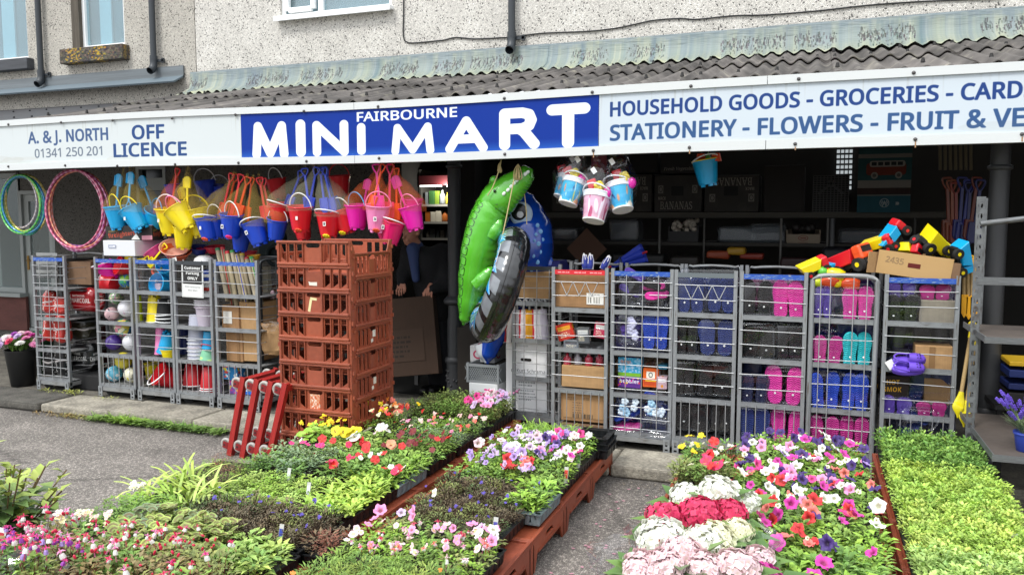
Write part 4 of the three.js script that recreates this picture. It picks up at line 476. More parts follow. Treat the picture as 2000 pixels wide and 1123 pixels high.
// ---------- slotted steel rack on the right ----------
{
  const D = 5.35, b = P(1892, 900, D), o = thing('slotted_rack', 'galvanised slotted-angle rack at the right edge', 'rack', V(b.x, 0, -D)), H = P(1913, 384, D).y;
  const s = shapeOf(rectPath(-0.022, 0, 0.022, H)); for (let y = 0.06; y < H - 0.05; y += 0.062) s.holes.push(holeOf([[-0.009, y], [0.009, y], [0.012, y + 0.012], [0.009, y + 0.03], [-0.009, y + 0.03], [-0.012, y + 0.012]]));
  const post = () => merge([ext(s, 0.004), ext(s, 0.004).rotateY(PI / 2).translate(0.022, 0, -0.022)]);
  const rackM = MP({ color: new THREE.Color(0.2, 0.21, 0.215), map: galvTex, roughness: 0.55, metalness: 0.4 });
  part('post', post(), rackM, o); part('post', post(), rackM, o, V(1.05, 0, 0)); part('post', post(), rackM, o, V(0.085, 0, -0.42)); part('post', post(), rackM, o, V(1.05, 0, -0.42));
  const bm = MP({ color: new THREE.Color(0.105, 0.085, 0.072), map: smudge, roughness: 0.75, bumpMap: rep(noiseTex, 2), bumpScale: 0.003 });
  const y3 = P(1905, 652, D).y, y2 = P(1905, 549, D).y, y4 = P(1897, 838, D).y, y1 = P(1910, 437, D).y;
  for (const [y, dz] of [[y3, 0.28], [y4, 0.62]]) { part('shelf_board', bx(1.03, 0.02, 0.42 + dz, 0.53, y, dz / 2 - 0.2), bm, o); part('shelf_edge', [bx(1.06, 0.035, 0.006, 0.53, y + 0.006, dz + 0.015), bx(0.006, 0.035, 0.42 + dz, 0.008, y + 0.006, dz / 2 - 0.2)], rackM, o); }
  part('brace_bar', rod(V(0, y1, 0.02), V(1.05, y1 + 0.14, 0.02), 0.016, 8), rackM, o); part('cross_bar', [bx(1.06, 0.04, 0.006, 0.53, y2, 0.006), bx(1.06, 0.006, 0.04, 0.53, y2 + 0.02, -0.014)], rackM, o);
  // flat packs behind the rack
  const pk = [['#c9a21a', 0.03], ['#1c2f6e', 0.05], ['#1a2a66', 0.04], ['#24211f', 0.07], ['#1d1b1a', 0.06]]; let y = 0.85; for (const [c, h] of pk) { single('flat_pack', rbx(0.62, h, 0.3, 0.006), M(c, 0.5), `flat ${{ '#c9a21a': 'yellow', '#1c2f6e': 'dark blue', '#1a2a66': 'navy', '#24211f': 'brown-black', '#1d1b1a': 'black' }[c]} pack stacked behind the slotted rack`, 'pack', V(1.55, y, -6.15)); y -= h + 0.035; }
  single('storage_table', [bx(0.8, 0.03, 0.5, 1.55, 0.575, -6.15), bx(0.04, 0.48, 0.04, 1.2, 0.32, -6.0), bx(0.04, 0.48, 0.04, 1.9, 0.32, -6.0)], darkM, 'dark low table carrying flat packs behind the rack', 'table');
}
// ---------- goods in the cages ----------
const film = MP({ color: new THREE.Color(0.96, 0.97, 1), transmission: 1, roughness: 0.06, thickness: 0, ior: 1.55 }), filmGrey = MP({ color: new THREE.Color(0.8, 0.82, 0.85), transmission: 1, roughness: 0.08, thickness: 0, ior: 1.7 });
const treadTex = dataTex(256, (u, v) => { const z = Math.abs(((u * 3) % 1) - 0.5); return 0.5 + 0.5 * Math.sin((v * 17 + z * 1.6 + (u - 0.5) * (u - 0.5) * 3) * 2 * PI); });
const HUES = { navy: '#1b2f6d', black: '#141416', pink: '#e0379c', magenta: '#c22a86', cyan: '#1fb4bd', purple: '#5a3fa6', blue: '#1d44b4', darknavy: '#141d42' };
const soleM = {}; for (const k in HUES) soleM[k] = MP({ color: lin(HUES[k]), roughness: 0.62, bumpMap: rep(treadTex, 9, 3.6), bumpScale: 0.006 });
const soleGeo = (q) => { const s = new THREE.Shape(); s.moveTo(0, 0); s.bezierCurveTo(0.036, 0, 0.044, 0.03, 0.04, 0.075); s.bezierCurveTo(0.036, 0.115, 0.054, 0.15, 0.055, 0.195); s.bezierCurveTo(0.056, 0.245, 0.034, 0.27, 0.006, 0.27); s.bezierCurveTo(-0.03, 0.27, -0.046, 0.24, -0.045, 0.195); s.bezierCurveTo(-0.044, 0.15, -0.038, 0.11, -0.04, 0.075); s.bezierCurveTo(-0.044, 0.03, -0.036, 0, 0, 0); const g = ext(s, 0.014, 0.006, 3, 10); if (q < 0) { g.scale(-1, 1, 1); const ix = g.attributes.position; for (let i = 0; i < ix.count; i += 3) for (const a of ['position', 'normal', 'uv']) { const t = g.attributes[a], n = t.itemSize; for (let k = 0; k < n; k++) { const v = t.array[(i + 1) * n + k]; t.array[(i + 1) * n + k] = t.array[(i + 2) * n + k]; t.array[(i + 2) * n + k] = v; } } } return g; };
const soles = [soleGeo(1), soleGeo(-1)], strapG = (() => { const p = []; for (let i = 0; i <= 10; i++) { const a = i / 10 * PI; p.push([Math.cos(a) * 0.055, 0.17, -0.01 - Math.sin(a) * 0.05, 0.004, 0.035]); } return loft(p, 8, 0, V(0, 1, 0)); })();
const dotG = new THREE.CylinderGeometry(0.0075, 0.0075, 0.002, 12).rotateX(PI / 2), dotM = M('#e9e9e4', 0.5);
const bagG = [0, 1, 2].map((k) => toCreasedNormals(crumple(rbx(0.24, 0.285, 0.075, 0.03, 0, 0.14, 0.0, 7), 0.013, 34 + k * 7, k * 2), 0.2));
function sandals(col, x0, x1, y0, y1, label, o = {}) {
  const r = R(x0, x1, y0, y1, CD + 0.03 + (o.back || 0)), t = thing('sandal_pair', label, 'sandals', V(r.x, r.y, r.z)), sy = r.h / 0.27, sx = r.w / 0.216, tilt = o.tilt ?? 0;
  for (const q of [-1, 1]) { const z = rr(-0.012, 0.006), s = part('sole', soles[q < 0 ? 1 : 0], soleM[col], t, V(q * 0.053 * sx, rr(-0.006, 0.006), z - 0.02)); s.scale.set(sx * 0.98, sy, 1); s.rotation.z = rr(-0.09, 0.09) + q * tilt; s.rotation.x = rr(-0.12, 0.06); s.rotation.y = rr(-0.2, 0.2); part('sticker', dotG, dotM, s, V(q * -0.003, 0.075, 0.0215)); const st = part('strap', strapG, soleM[col], s); }
  if (o.bag !== 0) { const b = part('plastic_bag', bagG[Math.floor(rnd() * 3)], o.grey ? filmGrey : film, t, V(0, 0, -0.02)); b.scale.set(sx, sy * 0.98, 1); }
  return t;
}
for (const a of [
  ['navy', 1322, 1377, 541, 612, 'left pair of navy sandals on the top shelf of the navy and black sandal cage'], ['navy', 1380, 1440, 541, 610, 'right pair of navy sandals on the top shelf of the navy and black sandal cage'],
  ['black', 1320, 1364, 622, 692, 'black bagged sandals beside navy ones on the second shelf of the navy and black cage'], ['navy', 1366, 1434, 624, 693, 'navy sandals on the second shelf of the navy and black sandal cage'],
  ['black', 1317, 1358, 704, 772, 'left black pair on the third shelf of the navy and black sandal cage', { grey: 1 }], ['black', 1362, 1430, 706, 774, 'right black pair on the third shelf of the navy and black sandal cage', { grey: 1 }],
  ['black', 1316, 1384, 786, 842, 'left black pair on the bottom deck of the navy and black sandal cage', { grey: 1 }], ['black', 1388, 1430, 788, 843, 'right black pair on the bottom deck of the navy and black sandal cage'],
  ['black', 1450, 1508, 548, 617, 'black sandals beside pink ones on the top shelf, left of the round-topped cage'], ['pink', 1510, 1574, 549, 622, 'bright pink sandals on the top shelf just left of the round-topped cage'],
  ['black', 1449, 1514, 632, 702, 'left black bagged pair on the second shelf of the black and pink sandal cage', { grey: 1 }], ['black', 1516, 1570, 634, 705, 'right black bagged pair on the second shelf of the black and pink sandal cage'],
  ['darknavy', 1446, 1500, 733, 788, 'very dark navy bagged pair beside pink ones on the third shelf'], ['pink', 1499, 1567, 717, 790, 'bright pink sandals on the third shelf of the black and pink cage', { tilt: -0.03 }],
  ['navy', 1444, 1505, 797, 868, 'navy sandals standing on the bottom deck of the black and pink cage'], ['pink', 1507, 1566, 803, 868, 'pink sandals standing on the bottom deck of the black and pink cage'],
  ['purple', 1590, 1628, 562, 622, 'purple sandals at the top left of the round-topped cage'], ['pink', 1646, 1708, 562, 628, 'pink sandals at the top right of the round-topped cage'],
  ['magenta', 1588, 1644, 658, 714, 'magenta sandals beside the cyan pair in the round-topped cage'], ['cyan', 1645, 1704, 650, 716, 'cyan sandals in the round-topped cage', { bag: 0 }],
  ['blue', 1586, 1641, 728, 800, 'left blue pair on the third shelf of the round-topped cage'], ['blue', 1642, 1700, 732, 805, 'right blue pair on the third shelf of the round-topped cage'],
  ['magenta', 1584, 1638, 814, 880, 'left magenta pair at the bottom of the round-topped cage'], ['magenta', 1640, 1697, 816, 882, 'right magenta pair at the bottom of the round-topped cage'],
  ['black', 1732, 1797, 576, 632, 'black bagged sandals on the top shelf of the rightmost cage'], ['blue', 1254, 1306, 613, 682, 'blue bagged sandals on the second shelf of the mesh-fronted clog cage'],
  ['navy', 1590, 1640, 640, 700, 'navy bagged pair standing behind the magenta sandals', { back: 0.14 }], ['black', 1735, 1790, 645, 712, 'black bagged pair at the back of the second shelf of the rightmost cage', { back: 0.2 }], ['black', 1800, 1866, 640, 690, 'black bagged pair behind the brown carton of the rightmost cage', { back: 0.22 }],
  ['purple', 1722, 1782, 776, 812, 'purple bagged pair on the third shelf of the rightmost cage'], ['navy', 1745, 1800, 752, 800, 'navy bagged pair behind the purple ones in the rightmost cage', { back: 0.12 }], ['magenta', 1792, 1850, 788, 815, 'magenta bagged pair low in the rightmost cage'],
  ['purple', 1738, 1790, 553, 582, 'purple bagged pair lying on top of the black ones in the rightmost cage', { back: 0.06 }], ['pink', 1798, 1860, 557, 588, 'pink bagged pair on the grey carton in the rightmost cage', { back: 0.06 }],
]) sandals(...a);
// loose clear bags
function clearBag(x0, x1, y0, y1, label, inner, D = CD + 0.02) { const r = R(x0, x1, y0, y1, D), t = thing('clear_bag', label, 'plastic bag', V(r.x, r.y, r.z)); for (const [c, n] of inner || []) for (let i = 0; i < n; i++) { const s = part('shoe', soles[i % 2], soleM[c], t, V(rr(-0.15, 0.15) * r.w + 0.06, r.h * rr(0.2, 0.75), rr(-0.1, -0.05))); s.rotation.set(rr(-1.2, -0.4), rr(-0.5, 0.5), PI / 2 + rr(-0.5, 0.5)); s.scale.setScalar(Math.min(0.62, r.w * 2.9)); } part('film', toCreasedNormals(crumple(rbx(r.w, r.h, 0.13, Math.min(r.w, r.h) * 0.3, 0, r.h / 2, -0.05, 6), 0.014, 30, rnd() * 9), 0.22), film, t); return t; }
clearBag(1206, 1262, 534, 600, 'clear bag of purple and black shoes at the top left of the clog cage', [['purple', 2], ['black', 2]]); clearBag(1248, 1312, 536, 604, 'clear bag of black shoes with pink edges at the top of the clog cage', [['black', 4], ['pink', 3]]);
clearBag(1202, 1252, 606, 678, 'clear bag of pale flower-patterned shoes on the second shelf of the clog cage', [['purple', 4]]); clearBag(1248, 1312, 812, 860, 'crumpled empty clear bag trailing off the bottom of the clog cage', [], CD - 0.01);
clearBag(1198, 1258, 828, 846, 'flat clear bag of pale pink clogs at the foot of the clog cage', [['pink', 3]]); clearBag(1618, 1656, 566, 622, 'crumpled clear bag between the purple and pink sandals', [['darknavy', 1]]); clearBag(1760, 1834, 798, 842, 'bag of navy clogs bulging out at the bottom front of the rightmost cage', [['navy', 4]], CD - 0.03); clearBag(1326, 1440, 528, 545, 'crumpled clear plastic over the top of the navy and black sandal cage', [], CD + 0.06);
// clogs: holed foam shoe
const clogG = (() => { const up = dense([[0, 0.03, 0.0, 0.012, 0.012], [0.02, 0.036, 0, 0.036, 0.03], [0.07, 0.046, 0, 0.046, 0.042], [0.12, 0.048, 0, 0.042, 0.046], [0.13, 0.05, 0, 0.036, 0.044]], 4); const holes = []; for (let i = 0; i < 4; i++) for (let j = -1; j <= 1; j++) holes.push([0.04 + i * 0.022, j * 0.02]); return { up: loft(up, 18, 0, V(0, 1, 0)), sole: ext(soleGeoShape(), 0.02, 0.004, 2, 8), holes: merge(holes.map(([x, z]) => new THREE.CylinderGeometry(0.0055, 0.0055, 0.003, 10).translate(x, 0.088 - z * z * 14 - Math.abs(x - 0.07) * 0.12, z))), strap: tube([V(0.12, 0.05, 0.042), V(0.2, 0.075, 0.034), V(0.235, 0.08, 0), V(0.2, 0.075, -0.034), V(0.12, 0.05, -0.042)], 0.007, 6, 20) }; })();
function soleGeoShape() { const s = new THREE.Shape(); s.absellipse(0, 0, 0.12, 0.045, 0, 2 * PI); return s; }
function clog(label, p, col, rot, sc = 1) { const t = thing('clog', label, 'clog', p), m = MP({ color: lin(col), roughness: 0.5 }), q = MP({ color: lin(col, 0.12), roughness: 0.8 }); part('upper', clogG.up, m, t); const s = part('sole', clogG.sole, m, t, V(0.118, 0, 0)); s.rotation.x = -PI / 2; part('vent_holes', clogG.holes, q, t); part('heel_strap', clogG.strap, m, t); part('heel', [loft([[0.13, 0.025, 0, 0.042, 0.012], [0.19, 0.026, 0, 0.042, 0.016], [0.232, 0.028, 0, 0.026, 0.018], [0.245, 0.028, 0, 0.006, 0.01]], 12, 0, V(0, 1, 0))], m, t); t.rotation.set(...rot); t.scale.setScalar(sc); return t; }
clog('lower of the two lilac clogs hooked on the front of the rightmost cage', P(1806, 724, CD - 0.02), '#6a48c6', [0.75, PI + 0.12, 0.02], 0.8); clog('upper of the two lilac clogs hooked on the front of the rightmost cage', P(1808, 706, CD + 0.0), '#6543be', [0.75, PI + 0.1, -0.04], 0.8);
single('price_tag', bx(0.05, 0.06, 0.002, 0, 0, 0, 0, 0, 0.6), M('#e4e4df', 0.7), 'white paper tag beside the hooked lilac clogs', 'tag', P(1741, 712, CD - 0.03));
const flower6 = (() => { const g = []; for (let i = 0; i < 5; i++) { const a = i / 5 * 2 * PI; g.push(new THREE.SphereGeometry(0.014, 8, 6).scale(1, 1, 0.5).translate(Math.cos(a) * 0.016, Math.sin(a) * 0.016, 0)); } return merge(g); })();
for (const [x0, x1, lab] of [[1198, 1250, 'left bag of blue and white flowered clogs at the bottom of the clog cage'], [1252, 1306, 'right bag of blue and white flowered clogs at the bottom of the clog cage']]) { const t = clearBag(x0, x1, 770, 822, lab, [['blue', 4]]); for (let i = 0; i < 7; i++) { part('flower_motif', flower6, M(i % 3 ? '#d9e6ee' : '#9cc4dc', 0.5), t, V(rr(-0.07, 0.07), rr(0.04, 0.15), rr(-0.01, 0.01))); } }
{ const t = clearBag(1203, 1250, 612, 672, 'small clear bag of white flower shoes in the clog cage', []); for (let i = 0; i < 8; i++) part('flower_motif', flower6, M('#d6d4e6', 0.5), t, V(rr(-0.06, 0.06), rr(0.04, 0.2), rr(-0.02, 0.0))); }

// cartons
const cardTex = dataTex(256, (u, v) => { const k = 0.9 + 0.1 * fbm(u, v, 10, 4, 91) + 0.04 * (vnoise(u * 128, 0, 128, 92) - 0.5); return [k, k, k]; }, true);
const card = (hex, k = 1) => MP({ color: lin(hex, k), map: cardTex, roughness: 0.85 });
const CARD = card('#a27b53'), CARDL = card('#b58f62'), CARDD = card('#7d6149');
function carton(x0, x1, y0, y1, m, label, o = {}) {
  const r = R(x0, x1, y0, y1, o.D ?? CD + 0.05), d = o.d ?? 0.3, t = thing('carton', label, 'carton', V(r.x, r.y, r.z)); if (o.rz) t.rotation.z = o.rz; if (o.ry) t.rotation.y = o.ry;
  part('box', crumple(new RoundedBoxGeometry(r.w, r.h, d, 4, 0.006).translate(0, r.h / 2, -d / 2), 0.0025, 9, rnd() * 9), m, t);
  if (o.tape) part('tape', bx(r.w * 0.16, r.h - 0.012, 0.001, r.w * (o.tape - 0.5), r.h / 2, 0.0045), MP({ color: lin('#8a6844'), roughness: 0.25 }), t);
  if (o.print) { const [fx, fy, fw, fh, mat, nm] = o.print; part(nm || 'print', bx(fw * r.w, fh * r.h, 0.001, (fx - 0.5) * r.w, fy * r.h, 0.0045), mat, t); }
  if (o.hole) part('hand_hole', ext((() => { const s = new THREE.Shape(); const w = 0.035, h = 0.012; s.moveTo(-w, -h); s.lineTo(w, -h); s.absarc(w, 0, h, -PI / 2, PI / 2); s.lineTo(-w, h); s.absarc(-w, 0, h, PI / 2, 1.5 * PI); return s; })(), 0.001).translate(0, r.h * o.hole, 0.0045), M('#17130f', 0.9), t);
  return t;
}
const printTex = (w, h, bg, draw) => MP({ map: canvasTex(w, h, (c) => { c.fillStyle = bg; c.fillRect(0, 0, w, h); draw(c, w, h); }), roughness: 0.8 });
const scribble = (c, x, y, w, n, lh, col) => { c.fillStyle = col; for (let i = 0; i < n; i++) { let q = x; while (q < x + w * (0.6 + 0.4 * rnd())) { const l = 3 + rnd() * 12; c.fillRect(q, y + i * lh, l, lh * 0.45); q += l + 4; } } };
const barcode = (c, x, y, w, h) => { c.fillStyle = '#1b1b1b'; for (let i = 0; i < w; i += 4) if (rnd() < 0.6) c.fillRect(x + i, y, 1 + rnd() * 2.5, h); };
carton(1083, 1186, 536, 601, CARD, 'brown carton with a barcode label on the top shelf under the red strip', { print: [0.78, 0.28, 0.32, 0.34, printTex(96, 64, '#e9e7e0', (c, w, h) => { barcode(c, 8, 22, 80, 34); scribble(c, 8, 6, 60, 2, 7, '#444'); }), 'label'] });
{ const pm = printTex(256, 128, '#a98359', (c) => { scribble(c, 30, 30, 60, 2, 9, '#5b4430'); c.fillStyle = '#5b4430'; c.font = '20px sans-serif'; c.fillText('4110', 120, 40); scribble(c, 60, 52, 80, 5, 12, '#66503a'); barcode(c, 60, 108, 130, 20); }); carton(1096, 1184, 764, 824, CARD, 'brown carton printed 4110 on the bottom deck under the red strip', { print: [0.5, 0.55, 0.9, 0.86, pm] }); }
carton(1097, 1184, 716, 758, CARDL, 'open brown carton of red-capped bottles on the third shelf'); carton(1096, 1182, 829, 840, CARDD, 'flattened brown carton under the bottom deck carton');
for (let i = 0; i < 4; i++) { const q = P(1108 + i * 21, 720, CD + 0.1 + (i % 2) * 0.04), t = thing('bagged_bottle', `${['leftmost', 'second', 'third', 'rightmost'][i]} red bottle in a clear bag standing in the open brown carton`, 'bottle', V(q.x, q.y, q.z)); part('bottle', lathe([[0, 0], [0.028, 0], [0.03, 0.05], [0.03, 0.085], [0.012, 0.1], [0.012, 0.12], [0, 0.122]], 14), M(i === 1 ? '#c8c3c8' : '#c32a44', 0.35), t); part('bag', toCreasedNormals(crumple(loft(dense([[0, 0.01, 0, 0.036, 0.036], [0, 0.09, 0, 0.042, 0.036], [0, 0.13, 0, 0.016, 0.014], [0, 0.17, 0, 0.03, 0.012]], 4), 14, 0, V(0, 0, 1)), 0.006, 40, i), 0.3), film, t); }
// toy packs on the second shelf
{ const toy = (x0, x1, y0, y1, cc, label, rz, c2) => { const r = R(x0, x1, y0, y1), t = thing('toy_pack', label, 'toy pack', V(r.x, r.y, r.z)); t.rotation.z = rz; part('card', rbx(r.w, r.h, 0.05, 0.008, 0, r.h / 2, -0.03), printTex(96, 96, cc, (c, w, h) => { c.fillStyle = c2; c.fillRect(10, 14, w - 20, 26); c.fillStyle = '#efe2b0'; scribble(c, 16, 52, 60, 3, 11, '#f4e6c0'); }), t); part('blister', toCreasedNormals(crumple(rbx(r.w * 0.8, r.h * 0.6, 0.06, 0.02, 0, r.h * 0.45, 0.0, 3), 0.006, 40), 0.3), film, t); };
  toy(1091, 1124, 632, 664, '#c8301c', 'red and orange toy pack leaning on the second shelf under the red strip', 0.3, '#e8a020'); toy(1158, 1183, 630, 661, '#c22a50', 'crimson toy pack on the right of the second shelf under the red strip', -0.12, '#e2e0d8'); toy(1126, 1152, 640, 672, '#55585a', 'grey bagged toy in the middle of the second shelf under the red strip', 0.05, '#c9c9c4'); toy(1100, 1130, 664, 683, '#70757a', 'grey pack lying on the second shelf below the red toy pack', 0, '#4a4d50'); }
// bubble toys
carton(1207, 1252, 698, 758, printTex(192, 256, '#3aa6d2', (c, w, h) => { for (let i = 0; i < 40; i++) { c.fillStyle = `rgba(${200 + rnd() * 55},${230},${255},.5)`; c.beginPath(); c.arc(rnd() * w, rnd() * h * 0.5, 3 + rnd() * 12, 0, 7); c.fill(); } c.fillStyle = '#7ab52e'; c.fillRect(0, h * 0.5, w, h * 0.12); c.fillStyle = '#5b2a86'; c.fillRect(0, h * 0.62, w, h * 0.38); c.fillStyle = '#e27a22'; c.font = 'bold 34px sans-serif'; c.fillText('OGGI', 20, 50); c.fillStyle = '#f0e8f4'; c.font = 'bold 44px sans-serif'; c.fillText('bubbles', 14, h * 0.84); for (let i = 0; i < 12; i++) { c.fillStyle = ['#e23a3a', '#f2d02a', '#e23a9a'][i % 3]; c.beginPath(); c.arc(rnd() * w, h * (0.64 + rnd() * 0.34), 8, 0, 7); c.fill(); } }), 'blue and purple bubble toy box in the clog cage', { D: CD + 0.09, d: 0.12 });
carton(1256, 1287, 720, 757, printTex(128, 128, '#e2641c', (c, w, h) => { c.fillStyle = '#c8481a'; c.fillRect(8, 70, w - 16, 48); c.fillStyle = '#f0c23a'; c.fillRect(20, 78, w - 40, 10); c.fillStyle = '#f4f0e2'; c.fillRect(28, 20, w - 56, 46); c.strokeStyle = '#241d1a'; c.lineWidth = 5; c.beginPath(); c.arc(w / 2, 43, 15, 0, 7); c.stroke(); }), 'orange boxed toy beside the bubble toy box', { D: CD + 0.09, d: 0.12 });
carton(1283, 1304, 736, 761, printTex(64, 64, '#c8a9b4', (c, w, h) => { c.fillStyle = '#f0e6ea'; c.fillRect(8, 8, w - 16, 20); c.fillStyle = '#d98a2a'; c.beginPath(); c.arc(34, 48, 8, 0, 7); c.fill(); }), 'small pale pink pack right of the orange boxed toy', { D: CD + 0.08, d: 0.08 }); carton(1240, 1310, 690, 735, CARDD, 'brown carton behind the orange boxed toy', { D: CD + 0.25, d: 0.15 }); carton(1286, 1304, 713, 722, M('#3a8fb0', 0.5), 'small blue pack on the carton behind the bubble toys', { D: CD + 0.1, d: 0.1 });
// tall white carton, windbreaks and the carton above them
carton(988, 1068, 664, 830, printTex(256, 512, '#f1f2f3', (c, w, h) => { c.fillStyle = '#3a3e44'; c.font = '30px sans-serif'; c.fillText('Kurt Schrama', 66, 196); c.strokeStyle = '#3a3e44'; c.lineWidth = 3; c.beginPath(); c.arc(48, 186, 13, 0, 7); c.moveTo(48, 173); c.lineTo(48, 199); c.stroke(); scribble(c, 80, 232, 110, 3, 18, '#9a9da2'); scribble(c, 80, 300, 120, 4, 18, '#9a9da2'); c.strokeStyle = '#b9bbbe'; c.beginPath(); c.moveTo(0, 60); c.lineTo(w, 64); c.stroke(); c.font = 'italic 18px serif'; c.fillText('premium', 60, 40); }), 'tall white carton printed Kurt Schrama with a hand hole', { D: 6.2, d: 0.3, hole: 0.77 });
carton(990, 1072, 532, 583, CARDL, 'brown carton on top of the windbreak rolls beside the striped ring', { D: 6.17, d: 0.3, print: [0.55, 0.72, 0.4, 0.16, printTex(128, 32, '#b9915f', (c) => { c.fillStyle = '#8a5a3a'; c.font = '18px sans-serif'; c.fillText('Fabric', 16, 22); })] });
{ const stripes = [['#b3202c', '#e6e2e0'], ['#20285a', '#dcdde2'], ['#c02632', '#e0d6d8'], ['#d99a1e', '#d99a1e'], ['#c22a3c', '#e4dfe6'], ['#dcdcde', '#c9c3d2']], nm = ['red', 'navy and white striped', 'red and white striped', 'yellow', 'crimson and white striped', 'white']; stripes.forEach(([a, b], i) => { const q = P(993 + i * 14, 668, 6.19), t = thing('windbreak_roll', `${nm[i]} rolled windbreak standing above the tall white carton`, 'windbreak', V(q.x, q.y, q.z)); t.rotation.z = -0.08 + i * 0.03; const tx = printTex(64, 64, a, (c, w, h) => { c.fillStyle = b; c.fillRect(0, 0, w * 0.3, h); c.fillRect(w * 0.6, 0, w * 0.16, h); }); part('cloth', crumple(loft(dense([[0, 0, 0, 0.036, 0.03], [0, 0.14, 0, 0.042, 0.034], [0, 0.27, 0, 0.036, 0.03]], 4), 14), 0.004, 30, i), tx, t); part('pole', tube([V(0, 0.25, 0), V(0, 0.33, 0), V(0.018, 0.355, 0), V(0.034, 0.33, 0), V(0.032, 0.3, 0)], 0.011, 8), M('#b9bcbe', 0.3, { metalness: 0.5 }), t); }); }
// grey plastic basket on a white box
{ const r = R(914, 973, 710, 748, 6.25), t = thing('plastic_basket', 'grey lattice plastic basket beside the tall white carton', 'basket', V(r.x, r.y, r.z)), m = M('#8d9294', 0.5), bars = []; for (let i = -8; i <= 8; i++) for (const q of [-1, 1]) { const x = i / 8 * r.w / 2; bars.push(rod(V(x - q * 0.03, r.h * 0.12, 0), V(x + q * 0.03, r.h * 0.8, 0), 0.0035, 4)); } part('lattice', bars.filter(() => true), m, t); part('rim', [bx(r.w + 0.03, 0.022, 0.02, 0, r.h * 0.88, 0), bx(r.w, 0.02, 0.012, 0, 0.01, 0), bx(0.02, r.h, 0.02, -r.w / 2, r.h / 2, 0.002), bx(0.02, r.h, 0.02, r.w / 2, r.h / 2, 0.002)], m, t); for (const q of [-1, 1]) part('side_panel', bx(0.012, r.h * 0.9, 0.3, q * r.w / 2, r.h / 2, -0.16), m, t); part('base', bx(r.w, 0.01, 0.3, 0, 0.0, -0.16), m, t); }
carton(916, 972, 749, 790, M('#e9eced', 0.7), 'low white box below the grey lattice basket', { D: 6.24 }); carton(918, 966, 676, 708, printTex(96, 64, '#b3b4b6', (c) => { c.strokeStyle = '#a01f46'; c.lineWidth = 6; c.beginPath(); c.arc(30, 34, 15, 0.5, 5.5); c.stroke(); }), 'white box with a crimson swirl behind the ring float', { D: 6.5 }); carton(893, 930, 640, 780, M('#2a2520', 0.9), 'dark brown carton beside the iron column', { D: 6.7 });
// rightmost cage cartons
carton(1797, 1868, 587, 639, card('#8c8577'), 'grey brown carton on the top shelf of the rightmost cage'); carton(1789, 1862, 676, 728, CARDL, 'tan carton with brown tape on the second shelf of the rightmost cage', { tape: 0.45 }); carton(1722, 1778, 734, 775, printTex(128, 96, '#2b211b', (c, w, h) => { c.fillStyle = '#d9a324'; c.font = 'bold 30px sans-serif'; c.fillText('HOT', 22, 40); c.fillText('SMOK', 8, 74); }), 'dark carton lettered in yellow on the third shelf of the rightmost cage', { D: CD + 0.12, ry: 0.15 });
carton(1806, 1858, 740, 790, CARDL, 'tan carton behind the magenta pair in the rightmost cage', { D: CD + 0.2 });

// left-hand cages: balls
const ballTex = (bg, draw) => printTex(256, 128, bg, draw), glossy = (m) => { m.roughness = 0.25; m.clearcoat = 0.4; return m; };
const blobs = (cols, n, r) => (c, w, h) => { for (let i = 0; i < n; i++) { c.fillStyle = pick(cols); c.beginPath(); c.ellipse(rnd() * w, rnd() * h, r * (0.5 + rnd()), r * (0.4 + rnd() * 0.6), rnd() * 3, 0, 7); c.fill(); } };
const ball = (px, py, r, m, label, D = CD + 0.14) => { const q = P(px, py, D), t = single('play_ball', new THREE.SphereGeometry(r, 32, 20), m, label, 'ball', q); t.rotation.set(rr(-1, 1), rr(0, 6), rr(-1, 1)); return t; };
const mapB = glossy(ballTex('#2f6f94', blobs(['#3f9a4a', '#77a83a', '#d8c25a', '#2a8a6a', '#1e4f8a'], 60, 16))), map2 = glossy(ballTex('#3a8f7a', blobs(['#7fb04a', '#cfc04a', '#2a6a9a', '#d98a9a', '#e8e2c0'], 70, 13))), map3 = glossy(ballTex('#8fae86', blobs(['#c7b3cf', '#d9d6b0', '#6a9a6a', '#b98aa0'], 70, 12)));
const uni = glossy(ballTex('#dcdbe0', (c, w, h) => { blobs(['#c9c2d6', '#e8e4ea', '#d6b9c8'], 12, 8)(c, w, h); c.strokeStyle = '#3a3438'; c.lineWidth = 3; for (let i = 0; i < 10; i++) { c.beginPath(); const x = rnd() * w, y = rnd() * h; c.moveTo(x, y); c.quadraticCurveTo(x + 12, y - 14, x + 22, y + 6); c.stroke(); } c.fillStyle = '#b0304a'; c.fillRect(120, 50, 10, 14); }));
const pinkB = glossy(ballTex('#dfb9bd', (c, w, h) => { c.fillStyle = '#2c2426'; for (let i = 0; i < 9; i++) { c.beginPath(); const x = rnd() * w, y = rnd() * h; c.ellipse(x, y, 14, 4, rnd() * 3, 0, 7); c.fill(); } })), blueW = glossy(ballTex('#5fb1cc', (c, w, h) => { blobs(['#e6ebec', '#d6e2e6'], 16, 15)(c, w, h); blobs(['#1d2b3a', '#c87a3a'], 12, 4)(c, w, h); })), yel = glossy(ballTex('#cfc23e', blobs(['#d9cf5e', '#a89a2e', '#6e6a2a'], 20, 8))), yelW = glossy(ballTex('#d9d6bc', blobs(['#d2c238', '#e6e4d6', '#8a8a7a'], 26, 12)));
